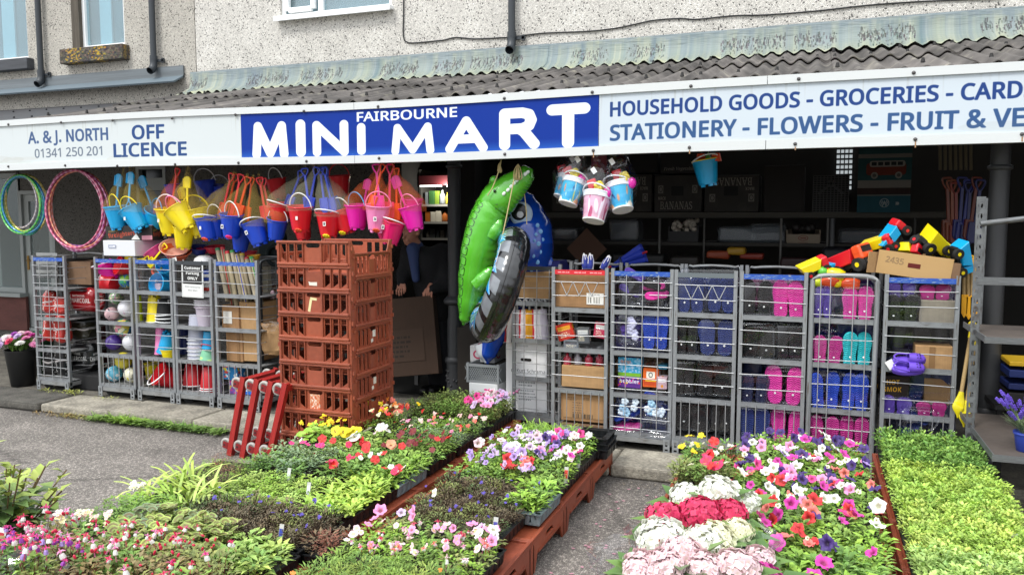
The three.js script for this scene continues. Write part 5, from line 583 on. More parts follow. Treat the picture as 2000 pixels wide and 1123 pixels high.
ball(245, 549, 0.068, mapB, 'globe patterned ball on the top shelf of the ball cage'); ball(226, 582, 0.07, map3, 'pale green patterned ball at the back of the second shelf', CD + 0.3); ball(247, 602, 0.085, uni, 'white ball with fine dark line drawings on the second shelf of the ball cage'); ball(217, 613, 0.066, pinkB, 'pale pink ball with black marks on the second shelf'); ball(240, 640, 0.086, map2, 'bright map patterned ball above the purple ball'); ball(221, 669, 0.077, glossy(M('#4a2f86', 0.25).clone()), 'plain purple ball on the third shelf of the ball cage'); ball(256, 668, 0.085, glossy(M('#d5d6da', 0.25).clone()), 'plain white ball beside the purple ball'); ball(240, 704, 0.082, yel, 'yellow ball at the top of the bottom deck of the ball cage'); ball(222, 730, 0.078, blueW, 'blue and white ball on the bottom deck of the ball cage'); ball(256, 732, 0.074, yelW, 'white and yellow ball on the bottom deck of the ball cage', CD + 0.1);
// bulging bagged stock filling the backs of the right-hand cages
for (const [x0, x1, nm, cols] of [[1322, 1438, 'navy and black sandal cage', ['#1b2a58', '#17181b', '#1a1b1e', '#141416']], [1450, 1574, 'black and pink sandal cage', ['#5d1d46', '#17181b', '#1a2348', '#1c2b5c']], [1588, 1706, 'round-topped cage', ['#41306f', '#22306a', '#1b3570', '#6b1f4f']], [1734, 1868, 'rightmost cage', ['#3a2f66', '#1a1b1e', '#26305c', '#1c2340']], [1202, 1308, 'clog cage', ['#1d1d22', '#38326a', '#5a4630', '#2a3c72']]]) [[545, 612], [618, 690], [700, 772], [782, 848]].forEach(([y0, y1], i) => { const r = R(x0, x1, y0, y1, CD + 0.22), t = thing('bagged_shoes', `bulging bagged shoes at the back, ${["top", "second", "third", "bottom"][i]} shelf, ${nm}`, 'bagged shoes', V(r.x, r.y, r.z)); for (let k = 0; k < 3; k++) part('bundle', toCreasedNormals(crumple(rbx(r.w * 0.34, r.h * rr(0.85, 1.1), 0.16, 0.04, (k - 1) * r.w * 0.33, r.h * 0.52, -0.06, 4), 0.012, 22, i + k * 2), 0.5), M(cols[i], 0.45), t); part('film', toCreasedNormals(crumple(rbx(r.w * 0.98, r.h * 1.08, 0.14, 0.04, 0, r.h * 0.54, -0.01, 8), 0.018, 36, i), 0.2), film, t); });
// ---------- toy buckets, spades and other beach goods ----------
const PL = { cyan: '#16a4dd', yellow: '#f0d916', blue: '#1845c0', red: '#d91f2c', magenta: '#e51fa6', hot: '#ee2472', pale: '#f08abf', orange: '#ec5526', white: '#eceff0', royal: '#2b47c4', green: '#59b53a', lime: '#cfe02a' };
const plasM = {}; for (const k in PL) plasM[k] = MP({ color: lin(PL[k]), roughness: 0.32, clearcoat: 0.15 });
const bucketG = (() => { // unit height, hollow, with a castle-turret foot
  const mod = (u, v) => 1 - (v < 0.8 ? 0.2 * Math.pow(Math.abs(Math.sin(u * PI * 5)), 0.5) * clamp((0.8 - v) * 3, 0, 1) : 0);
  const out = loft([0, 0.02, 0.2, 0.4, 0.5, 0.6, 0.66, 0.85, 0.97, 1].map((v) => [0, v, 0, 0.37 + 0.15 * v]), 40, 0, V(0, 0, 1), (u, v) => mod(u, v * 0.9)), inn = loft([1, 0.8, 0.5, 0.06].map((v) => [0, v, 0, 0.35 + 0.15 * v]), 24);
  const turrets = []; for (let i = 0; i < 5; i++) { const a = (i + 0.5) / 5 * 2 * PI; turrets.push(bx(0.15, 0.1, 0.1, Math.cos(a) * 0.27, -0.04, Math.sin(a) * 0.27, 0, -a + PI / 2)); }
  return { body: merge([out, inn, new THREE.CylinderGeometry(0.35, 0.35, 0.02, 24).translate(0, 0.05, 0), ...turrets]), rim: new THREE.TorusGeometry(0.525, 0.022, 8, 36).rotateX(PI / 2).translate(0, 1, 0) };
})();
const roundBucketG = (() => ({ body: merge([lathe([[0, 0], [0.36, 0], [0.37, 0.03], [0.5, 1], [0.47, 1], [0.35, 0.06], [0, 0.06]], 32)]), rim: new THREE.TorusGeometry(0.51, 0.03, 8, 36).rotateX(PI / 2).translate(0, 0.97, 0) }))();
const handleG = (a) => { const p = []; for (let i = 0; i <= 12; i++) { const t = i / 12 * PI; p.push(V(Math.cos(t) * 0.53, 0.96 + Math.sin(t) * 0.62 * Math.cos(a), Math.sin(t) * 0.62 * Math.sin(a))); } return tube(p, 0.028, 6, 26); };
const hUp = handleG(0.12), hDown = handleG(2.0), hFront = handleG(1.2);
const spadeG = (() => { const blade = ext((() => { const s = new THREE.Shape(); s.moveTo(-0.034, 0); s.lineTo(-0.037, -0.07); s.quadraticCurveTo(-0.03, -0.1, 0, -0.1); s.quadraticCurveTo(0.03, -0.1, 0.037, -0.07); s.lineTo(0.034, 0); s.closePath(); return s; })(), 0.006, 0.003, 2), lips = [bx(0.006, 0.085, 0.016, -0.034, -0.042, 0.008), bx(0.006, 0.085, 0.016, 0.034, -0.042, 0.008)];
  const grip = tube([V(0, 0.155, 0), V(-0.016, 0.175, 0), V(-0.026, 0.2, 0), V(-0.02, 0.212, 0), V(0.02, 0.212, 0), V(0.026, 0.2, 0), V(0.016, 0.175, 0)], 0.0062, 6, 40, true); return merge([blade, ...lips, bx(0.016, 0.165, 0.01, 0, 0.08, 0.004), grip]); })(); // D-grip at the top, blade at the bottom
const netM = {}; for (const [k, c] of [['gold', '#b9a04e'], ['orange', '#d9692c'], ['white', '#b7b596']]) netM[k] = MP({ color: lin(c), roughness: 0.8, transparent: true, opacity: k === 'orange' ? 0.16 : 0.14, side: THREE.DoubleSide });
const HD = SIGN + 0.16;
// one netted bucket with its spade: bucket centre and height in the photograph, tilt, colours, spade end points
function bucketSet(label, [px, py, hpx], tilt, col, hcol, sp, net, o = {}) {
  const D = HD + (o.dz || 0), c = P(px, py, D), h = P(px, py - hpx / 2, D).y - P(px, py + hpx / 2, D).y, t = thing(o.name || 'bucket_and_spade', label, 'toy bucket', c);
  const g = o.round ? roundBucketG : bucketG, b = part('bucket', g.body, o.mat || plasM[col], t); b.scale.set(h * 1.02, h, h * 1.02); b.rotation.set(o.rx ?? 0.12, rr(0, 6), tilt, 'ZXY'); b.position.copy(V(0, -0.5 * h, 0).applyEuler(b.rotation));
  part('rim', g.rim, o.rim ? plasM[o.rim] : plasM[col], b); if (hcol) { const hh = part('handle', o.handle === 'down' ? hDown : o.handle === 'front' ? hFront : hUp, plasM[hcol], b); hh.rotation.y = -b.rotation.y + rr(-0.5, 0.5); }
  if (o.label) { const l = part('price_label', bx(0.028, 0.036, 0.001), M('#e6e7e4', 0.6), t, V(o.label[0] * h, o.label[1] * h, h * 0.5)); l.rotation.z = tilt + 0.1; part('barcode', [bx(0.004, 0.022, 0.001, -0.006, 0, 0.001), bx(0.003, 0.022, 0.001, 0, 0, 0.001), bx(0.005, 0.022, 0.001, 0.006, 0, 0.001)], blackM, l); }
  if (o.mould) { const m = part('sand_mould', merge([0, 1, 2, 3, 4, 5, 6].map((i) => new THREE.SphereGeometry(0.014, 8, 6).scale(1, 1, 0.6).translate(Math.cos(i * 0.9) * 0.02, Math.sin(i * 0.9) * 0.014, 0)).concat([new THREE.SphereGeometry(0.012, 8, 6)])), plasM[o.mould], t, V(0.1 * h, -0.52 * h, h * 0.34)); m.rotation.x = 0.9; }
  if (!o.label && !o.round && sp && rnd() < 0.5) part('price_label', bx(0.022, 0.03, 0.001), M('#dcdcd8', 0.6), t, V(rr(-0.15, 0.15) * h, 0, h * 0.52));
  let top = c.clone().add(V(0, 0.3, 0)); const dx = (p) => p.sub(c);
  if (sp) for (const s of Array.isArray(sp[0]) ? sp : [sp]) { const [scol, x0, y0, x1, y1, up] = s, A = dx(P(x0, y0, D + (o.sz ?? 0.03))), B = dx(P(x1, y1, D + (o.sz ?? 0.03))), m = part('spade', spadeG, plasM[scol], t), dir = A.clone().sub(B), L = dir.length(); dir.normalize(); m.quaternion.setFromUnitVectors(UPY, dir); if (up) m.quaternion.multiply(new THREE.Quaternion().setFromAxisAngle(V(0, 0, 1), PI)); else m.quaternion.multiply(new THREE.Quaternion().setFromAxisAngle(UPY, rr(-0.4, 0.4))); const k = L / 0.31; m.scale.set(Math.min(1.15, k * 1.05), k, 1); m.position.copy(up ? A.clone().addScaledVector(dir, -0.1 * k) : B.clone().addScaledVector(dir, 0.1 * k)); }
  if (net) { const [ncol, nx, ny] = net, n0 = dx(P(nx, ny, D + 0.02)), pth = [[n0.x, n0.y + 0.03, n0.z, 0.018, 0.015], [n0.x, n0.y, n0.z, 0.008, 0.008], [n0.x * 0.8, n0.y * 0.8, n0.z * 0.8, 0.03, 0.026], [n0.x * 0.35, n0.y * 0.5, 0, h * 0.4, h * 0.36], [0, h * 0.5, 0, h * 0.62, h * 0.58], [0, h * 0.3, 0, h * 0.63, h * 0.58]]; part('net', loft(dense(pth, 5), 22, 0, V(0, 0, 1)), netM[ncol], t); part('cord', rod(n0, V(n0.x, Math.max(n0.y + 0.04, P(nx, 318, D).y - c.y), n0.z), 0.0025, 5), netM[ncol], t); }
  return t;
}
const gold = (x, y) => ['gold', x, y], wht = (x, y) => ['white', x, y], ora = (x, y) => ['orange', x, y];
bucketSet('cyan bucket with upright yellow handle, leftmost of the cyan bucket sets', [228, 424, 42], 0.04, 'cyan', 'yellow', ['cyan', 232, 340, 226, 412, 1], gold(240, 332)); bucketSet('tilted cyan bucket with yellow handle in the middle of the cyan bucket sets', [264, 427, 44], 0.5, 'cyan', 'yellow', ['cyan', 255, 336, 250, 405, 1], gold(252, 330), { dz: -0.05 }); bucketSet('cyan bucket tucked behind at the right of the cyan bucket sets', [300, 432, 44], -0.5, 'cyan', 'cyan', ['cyan', 274, 344, 298, 408, 1], gold(260, 332), { dz: 0.08 }); bucketSet('darker cyan bucket behind the tilted cyan one', [245, 440, 38], -0.2, 'cyan', 'cyan', null, null, { dz: 0.16 });
bucketSet('yellow bucket with white handle and red spade, left of the yellow bucket sets', [330, 431, 48], -0.03, 'yellow', 'white', ['red', 346, 330, 333, 412, 0], ora(345, 330)); bucketSet('tilted yellow bucket with a pink handle in the middle of the yellow sets', [356, 427, 48], 0.6, 'yellow', 'pale', ['yellow', 365, 345, 366, 412, 1], gold(364, 332), { dz: -0.07 }); bucketSet('yellow bucket hanging lowest of the yellow sets', [358, 462, 40], -0.2, 'yellow', 'yellow', null, null, { dz: 0.0 }); bucketSet('yellow bucket with tapering foot at the right of the yellow sets', [388, 434, 50], 0.2, 'yellow', 'yellow', ['yellow', 352, 366, 372, 430, 1], gold(368, 334), { dz: 0.06 });
bucketSet('blue bucket with a white handle hanging down, left of the blue sets', [405, 445, 42], 0.1, 'blue', 'white', ['red', 452, 340, 432, 425, 0], gold(455, 342), { handle: 'front', mould: 'orange' }); bucketSet('blue bucket with a clear net beside the labelled blue bucket', [421, 442, 40], -0.05, 'blue', 'white', ['orange', 460, 341, 440, 425, 0], gold(458, 342), { dz: 0.06 }); bucketSet('blue bucket with a white price label and raised white handle', [452, 440, 44], -0.14, 'blue', 'white', [['orange', 484, 347, 462, 425, 0], ['red', 470, 342, 452, 428, 0]], gold(482, 346), { dz: -0.04, label: [-0.12, -0.05], mould: 'hot' }); bucketSet('tilted blue bucket with label right of the labelled blue bucket', [500, 455, 44], 0.3, 'blue', 'white', [['orange', 492, 348, 482, 432, 0], ['red', 506, 348, 520, 428, 0]], gold(494, 348), { label: [-0.15, 0.02], handle: 'front' }); bucketSet('dark blue bucket behind the labelled blue ones', [470, 470, 36], -0.2, 'blue', null, null, null, { dz: 0.12 }); bucketSet('blue bucket with a white handle under the leftmost red bucket', [540, 447, 40], -0.25, 'blue', 'white', ['red', 512, 350, 530, 430, 0], gold(505, 346), { dz: 0.03 });
bucketSet('red bucket with white handle at the left of the red sets', [546, 418, 42], -0.12, 'red', 'white', ['royal', 588, 336, 562, 405, 0], wht(596, 330), { dz: 0.05, handle: 'front' }); bucketSet('large red bucket with a raised white handle in the red sets', [587, 426, 46], -0.08, 'red', 'white', [['royal', 594, 330, 604, 410, 0], ['royal', 618, 328, 602, 412, 0]], wht(612, 328), { dz: -0.05, mould: 'orange' }); bucketSet('labelled red bucket with a yellow flower mould in the red sets', [641, 437, 46], -0.05, 'red', 'white', [['royal', 625, 328, 636, 415, 0], ['royal', 632, 328, 652, 415, 0]], wht(622, 327), { dz: -0.03, label: [0.12, 0.0], mould: 'yellow', handle: 'front' }); bucketSet('red bucket at the right of the red sets touching the magenta one', [672, 432, 44], 0.25, 'red', 'white', ['royal', 634, 330, 660, 412, 0], wht(628, 328), { dz: 0.05, mould: 'yellow' }); bucketSet('deep red bucket behind and below the large red bucket', [590, 448, 36], 0.1, 'red', null, null, null, { dz: 0.14 });
bucketSet('magenta bucket with a cyan handle at the left of the pink sets', [697, 422, 44], -0.04, 'magenta', 'cyan', ['magenta', 720, 350, 708, 412, 1], ora(735, 328), { dz: 0.02 }); bucketSet('pale pink bucket with label in front of the pink sets', [738, 425, 48], -0.12, 'pale', 'pale', [['magenta', 734, 322, 742, 412, 0], ['orange', 748, 322, 724, 412, 0]], ora(740, 322), { dz: -0.07, label: [0.14, -0.06], mould: 'orange' }); bucketSet('hot pink bucket with white handle, lowest of the pink sets', [766, 452, 44], -0.3, 'hot', 'white', [['hot', 762, 322, 760, 430, 0], ['orange', 774, 330, 776, 430, 0]], ora(766, 322), { dz: -0.02, handle: 'front', label: [-0.2, 0.2] }); bucketSet('magenta bucket with a pale handle at the right of the pink sets', [806, 425, 44], 0.22, 'magenta', 'pale', ['magenta', 770, 344, 796, 412, 1], ora(768, 324), { dz: -0.03 }); bucketSet('dull magenta bucket behind the right-hand pink one', [806, 407, 36], -0.1, 'magenta', null, null, null, { dz: 0.1 }); bucketSet('hot pink bucket half hidden under the pale pink one', [752, 446, 40], 0.1, 'hot', null, null, null, { dz: 0.06 });
// darker buckets hanging further back
bucketSet('dark blue bucket with a yellow animal mould behind the yellow sets', [402, 372, 40], 0.05, 'royal', 'white', null, null, { dz: 0.75, mould: 'yellow', name: 'toy_bucket' }); bucketSet('dark blue bucket right of the one with the yellow mould', [428, 380, 36], -0.15, 'royal', 'white', null, null, { dz: 0.85, name: 'toy_bucket' }); bucketSet('dim red bucket with a raised handle hanging back between the red and pink sets', [664, 363, 40], 0, 'red', 'red', null, null, { dz: 0.8, name: 'toy_bucket' }); bucketSet('dim red bucket hanging back above the leftmost red bucket', [541, 368, 38], 0.1, 'red', 'white', null, null, { dz: 0.7, name: 'toy_bucket' }); bucketSet('violet bucket hanging behind the red spade', [336, 374, 28], 0, 'royal', null, null, null, { dz: 0.3, name: 'toy_bucket' });
bucketSet('blue castle bucket with green and orange moulds hanging alone on the right', [1381, 336, 48], 0.16, 'cyan', 'white', null, null, { dz: 0.5, rim: 'yellow', handle: 'front', rx: 0.05, name: 'toy_bucket' });
{ const q = P(1384, 309, HD + 0.5), t = thing('sand_moulds', 'green and orange sand moulds filling the lone blue bucket', 'sand mould', q); part('mould', new THREE.ConeGeometry(0.045, 0.1, 14), plasM.green, t); part('mould', new THREE.CylinderGeometry(0.03, 0.045, 0.06, 10).translate(0.06, 0.005, 0.01), plasM.orange, t); part('mould', new THREE.CylinderGeometry(0.03, 0.04, 0.05, 10).translate(-0.055, 0.01, 0), plasM.orange, t); part('cord', rod(V(0, 0.03, 0), V(0, 0.35, 0), 0.002, 5), M('#d5d6d2', 0.6), t); }
// printed tubs in clear bags
const seaTex = (pinkish) => printTex(256, 128, pinkish ? '#dba9bc' : '#2a8fd0', (c, w, h) => { const g = c.createLinearGradient(0, 0, 0, h); if (!pinkish) { g.addColorStop(0, '#1e63b8'); g.addColorStop(0.5, '#35b3d6'); g.addColorStop(1, '#1f74bd'); c.fillStyle = g; c.fillRect(0, 0, w, h); } for (let k = 0; k < 5; k++) for (let i = 0; i < 16; i++) { const x = rnd() * w, y = h * (0.15 + 0.7 * rnd()); if (pinkish) { c.fillStyle = i % 3 ? '#b5476f' : '#f3e6ee'; c.beginPath(); c.ellipse(x, y, 3 + rnd() * 9, 2 + rnd() * 4, rnd() * 3, 0, 7); c.fill(); } else { c.fillStyle = ['#f2e2c4', '#e88a52', '#2a2f6a', '#c9e6f0', '#e8d34a'][(i + k) % 5]; c.globalAlpha = 0.8; c.beginPath(); c.ellipse(x, y, 1.5 + rnd() * 6, 1 + rnd() * 3.5, rnd(), 0, 7); c.fill(); c.globalAlpha = 1; } } if (!pinkish) { c.fillStyle = '#e9b98a'; for (let i = 0; i < 3; i++) { c.beginPath(); c.ellipse(40 + i * 86, h * 0.72, 22, 11, 0, 0, 7); c.fill(); c.fillStyle = '#f2ead8'; } } });
const bagTop = (t, h, kx) => { const g = toCreasedNormals(crumple(loft(dense([[0, -h * 0.52, 0, h * 0.38, h * 0.38], [0, 0, 0, h * 0.56, h * 0.56], [0, h * 0.55, 0, h * 0.62, h * 0.58], [kx * 0.5, h * 1.2, 0, h * 0.45, h * 0.35], [kx, h * 1.7, 0, h * 0.06, h * 0.06], [kx, h * 1.85, 0, h * 0.16, h * 0.05]], 4), 20), 0.007, 34), 0.3); part('bag', g, film, t); };
const tub = (label, px, py, hpx, tilt, pk, kx, dz, topx) => { const t = bucketSet(label, [px, py, hpx], tilt, 'white', 'white', null, null, { round: 1, rim: 'white', handle: 'front', dz, mat: tubM[pk], rx: -0.32, name: 'printed_tub' }), h = hpx / 1570 * 6; part('collar', new THREE.CylinderGeometry(0.525, 0.5, 0.2, 32, 1, true).translate(0, 0.9, 0), plasM.white, t.children[0]); part('base', new THREE.CylinderGeometry(0.385, 0.37, 0.05, 32).translate(0, 0.005, 0), plasM.white, t.children[0]);
  part('spade_head', rbx(0.07, 0.1, 0.03, 0.01), plasM.red, t, V(-0.03, h * 0.75, -0.02)).rotation.z = 0.3; part('sand_mould', xf(new THREE.TorusKnotGeometry(0.022, 0.011, 40, 8, 2, 5), V(0.03, h * 0.72, 0.03)), plasM.yellow, t); part('sand_mould', new THREE.SphereGeometry(0.032, 12, 8).scale(1, 1.3, 0.7).translate(h * 0.42, h * 0.5, 0.02), plasM.magenta, t); bagTop(t, h, kx); const e = P(topx, 300, HD + dz).sub(t.position); part('cord', [rod(V(kx, h * 1.75, 0), V(e.x - 0.01, e.y + 0.06, e.z), 0.0022, 5), rod(V(kx + 0.01, h * 1.75, 0), V(e.x + 0.012, e.y + 0.06, e.z), 0.0022, 5)], M('#dcdcd8', 0.6), t); const tg = part('tag', bx(0.034, 0.046, 0.001), M('#dedfdb', 0.6), t, V(kx * 0.9, h * 1.25, 0.07)); tg.rotation.z = 0.6; return t; };
const tubM = [MP({ map: seaTex(false).map, roughness: 0.35 }), MP({ map: seaTex(true).map, roughness: 0.35 })];
tub('left printed tub with blue underwater picture in a clear bag', 1117, 375, 50, -0.24, 0, 0.07, -0.02, 1150); tub('pink printed tub in a clear bag, lowest of the bagged tubs', 1164, 405, 56, -0.1, 1, 0.0, -0.07, 1166); tub('right printed tub with deep blue underwater picture in a clear bag', 1213, 385, 54, 0.24, 0, -0.06, 0.0, 1186); tub('printed tub half hidden behind the left one', 1105, 366, 44, -0.3, 0, 0.08, 0.12, 1146);
single('red_flag', crumple(rbx(0.12, 0.15, 0.03, 0.012, 0, 0, 0, 4), 0.008, 20), M('#5b1420', 0.7), 'dark crimson pack hung above the printed tubs', 'pack', P(1170, 318, HD + 0.3));
// hula hoops: each hoop its own thing
{ const hoop = (cx, cy, rpx, rpy, cols, i, label, group, dz) => { const D = HD + 0.05 + dz, c = P(cx, cy, D), ry = (P(cx, cy - rpy, D).y - P(cx, cy + rpy, D).y) / 2, n = 96, pts = []; const tx = canvasTex(256, 8, (g, w, h) => { g.fillStyle = cols[0]; g.fillRect(0, 0, w, h); g.fillStyle = cols[1]; g.globalAlpha = 0.6; for (let k = 0; k < 32; k++) { g.beginPath(); g.moveTo(k * 8, 0); g.lineTo(k * 8 + (cols[2] || 4), 0); g.lineTo(k * 8 + 7, h); g.lineTo(k * 8 + 3, h); g.fill(); } }); tx.wrapS = tx.wrapT = THREE.RepeatWrapping; const g = new THREE.TorusGeometry(ry, 0.011, 10, n), uv = g.attributes.uv; for (let k = 0; k < uv.count; k++) uv.setX(k, uv.getX(k) * 1.2);
    const o = single('hula_hoop', g, MP({ map: tx, roughness: 0.25, clearcoat: 0.6, metalness: 0.15 }), label, 'hula hoop', c, group); o.rotation.set(rr(-0.05, 0.05), rr(-0.1, 0.06), rr(-0.1, 0.1), 'YXZ'); return o; };
  const A = [['#2f9a4e', '#7fc23a'], ['#1f6fae', '#3aa0a0'], ['#7fb63a', '#d8d24a'], ['#1c8a78', '#3cc09a'], ['#c9b455', '#e8e0a0'], ['#3f8ac0', '#9fd0e8'], ['#b9a9b0', '#f0eef0']], An = ['green and lime', 'blue and teal', 'lime and yellow', 'teal', 'pale gold', 'sky blue', 'silvery white'];
  A.forEach((c, i) => hoop(40 + [-2, 4, 0, 6, 10, 2, -4][i], 399 + [0, 1, -2, 2, -1, 1, -6][i], 33 + i % 3, [57, 56, 55, 58, 57, 54, 52][i], c, i, `${An[i]} twisted hula hoop in the left hanging bunch`, 'left bunch of hula hoops', i * 0.022));
  const B = [['#b5446a', '#e8a9b9'], ['#9a3a6a', '#d9b0c8', 2], ['#c86a5a', '#e8b98a'], ['#a8508f', '#e6c0d6'], ['#c9705f', '#d9a0a8'], ['#8f4f9f', '#d9a0b0'], ['#c2557a', '#f2e0e6', 3]], Bn = ['rose pink', 'plum', 'coral and peach', 'mauve', 'salmon', 'violet', 'pink and white'];
  B.forEach((c, i) => hoop(147 + [-4, 2, 6, -1, 4, 0, -3][i], 408 + [0, 3, 1, 4, 2, -1, 0][i], 54 + i % 3 * 2, [76, 78, 75, 79, 77, 74, 76][i], c, i, `${Bn[i]} twisted hula hoop in the right hanging bunch`, 'right bunch of hula hoops', i * 0.024));
  const tie = (x, y) => single('cord', tube([P(x, 318, HD + 0.1), P(x - 2, y, HD + 0.06), P(x + 3, y + 6, HD + 0.2), P(x + 2, 318, HD + 0.15)], 0.003, 5), M('#2a2a28', 0.7), x < 80 ? 'dark cord tying up the green hoops' : 'dark cord tying up the pink hoops', 'cord'); tie(32, 345); tie(145, 328); }
// goods in the left cages
const inCage = (nm, label, cat, x0, x1, y0, y1, build, D = CD + 0.14) => { const r = R(x0, x1, y0, y1, D), t = thing(nm, label, cat, V(r.x, r.y, r.z)); build(t, r); return t; };
const toyBucket = (label, x0, x1, y0, y1, col, o = {}) => inCage('toy_bucket', label, 'toy bucket', x0, x1, y0, y1, (t, r) => { const g = o.castle ? bucketG : roundBucketG, b = part('bucket', g.body, plasM[col], t); b.scale.set(r.w * 0.95, r.h, r.w * 0.95); if (o.flip) { b.rotation.z = PI; b.position.y = r.h; } if (o.rot) { b.rotation.set(...o.rot); b.position.y = r.h * 0.5; } if (o.rot) b.position.add(V(0, -0.5 * r.h, 0).applyEuler(b.rotation)); part('rim', g.rim, plasM[o.rim || col], b); if (o.handle) part('handle', o.flip ? hDown : hFront, plasM[o.handle], b); }, o.D ?? CD + 0.14);
toyBucket('magenta bucket with a white handle at the top left of the ball cage', 196, 224, 512, 548, 'magenta', { handle: 'white', rot: [0.5, 0, 0.3] }); toyBucket('red bucket lying at the top right of the ball cage', 226, 256, 508, 534, 'red', { rot: [1.2, 0, 0.4] }); toyBucket('red and white scoop on the top shelf of the ball cage', 197, 230, 542, 564, 'red', { rim: 'white', rot: [0.4, 0, 1.4] }); toyBucket('cyan bucket in the bag of beach toys', 310, 335, 510, 545, 'cyan', { rot: [0.9, 0, -0.5] }); toyBucket('blue bucket facing outwards on the top shelf with the bag of toys', 302, 334, 538, 574, 'cyan', { rot: [1.35, 0, 0.1] });
inCage('clear_bag', 'big clear bag of orange and yellow beach toys on the top shelf', 'plastic bag', 278, 330, 503, 570, (t, r) => { part('film', toCreasedNormals(crumple(rbx(r.w, r.h, 0.16, 0.05, 0, r.h / 2, 0, 5), 0.014, 22), 0.3), film, t); part('toy', new THREE.TorusGeometry(0.04, 0.014, 8, 20).translate(0, r.h * 0.6, 0), plasM.orange, t); part('toy', rbx(0.05, 0.06, 0.04, 0.012, 0.04, r.h * 0.75, 0), plasM.yellow, t); part('toy', rbx(0.09, 0.05, 0.05, 0.015, -0.03, r.h * 0.35, 0), M('#d9d3d3', 0.6), t); part('toy', rbx(0.08, 0.07, 0.05, 0.015, 0.03, r.h * 0.15, 0), M('#cdb2b5', 0.6), t); });
toyBucket('yellow castle bucket upside down on the second shelf', 288, 314, 580, 628, 'yellow', { castle: 1, flip: 1, rim: 'white' }); toyBucket('greenish yellow bucket at the back of the second shelf', 264, 276, 576, 628, 'lime', { flip: 1, D: CD + 0.25 });
{ const skull = printTex(128, 64, '#17181a', (c, w, h) => { for (const x of [32, 96]) { c.fillStyle = '#dfe0de'; c.beginPath(); c.arc(x, 26, 11, 0, 7); c.fill(); c.fillRect(x - 6, 32, 12, 9); c.fillStyle = '#17181a'; c.beginPath(); c.arc(x - 4, 26, 3, 0, 7); c.arc(x + 4, 26, 3, 0, 7); c.fill(); c.strokeStyle = '#dfe0de'; c.lineWidth = 3; c.beginPath(); c.moveTo(x - 18, 42); c.lineTo(x + 18, 56); c.moveTo(x + 18, 42); c.lineTo(x - 18, 56); c.stroke(); } });
  inCage('bucket_stack', 'stack of black pirate buckets with white rims on the second shelf', 'toy buckets', 308, 337, 584, 636, (t, r) => { const b = part('bucket', roundBucketG.body, skull, t, V(0, r.h, 0)); b.scale.set(r.w, r.h * 0.8, r.w); b.rotation.z = PI; b.rotation.y = 0.4; for (let i = 0; i < 4; i++) { const q = part('rim', new THREE.TorusGeometry(r.w * 0.52, 0.006, 8, 28).rotateX(PI / 2), plasM.white, t, V(0, 0.012 + i * r.h * 0.12, 0)); q.rotation.z = rr(-0.08, 0.08); } }); }
toyBucket('pink ribbed bucket on the third shelf', 303, 322, 640, 690, 'pale', { castle: 1, flip: 1 }); toyBucket('bright blue castle bucket on the third shelf', 312, 341, 650, 688, 'cyan', { castle: 1, rot: [0.1, 0.3, 2.9] }); toyBucket('red bucket with a white handle on the bottom deck beside the yellow one', 308, 346, 716, 758, 'red', { rot: [1.0, 0, 0.4], handle: 'white' }); toyBucket('olive yellow bucket at the back of the bottom deck', 284, 308, 708, 740, 'yellow', { D: CD + 0.32 }); toyBucket('yellow rimmed shallow bucket under the blue castle one', 316, 342, 682, 698, 'yellow', { D: CD + 0.1 });
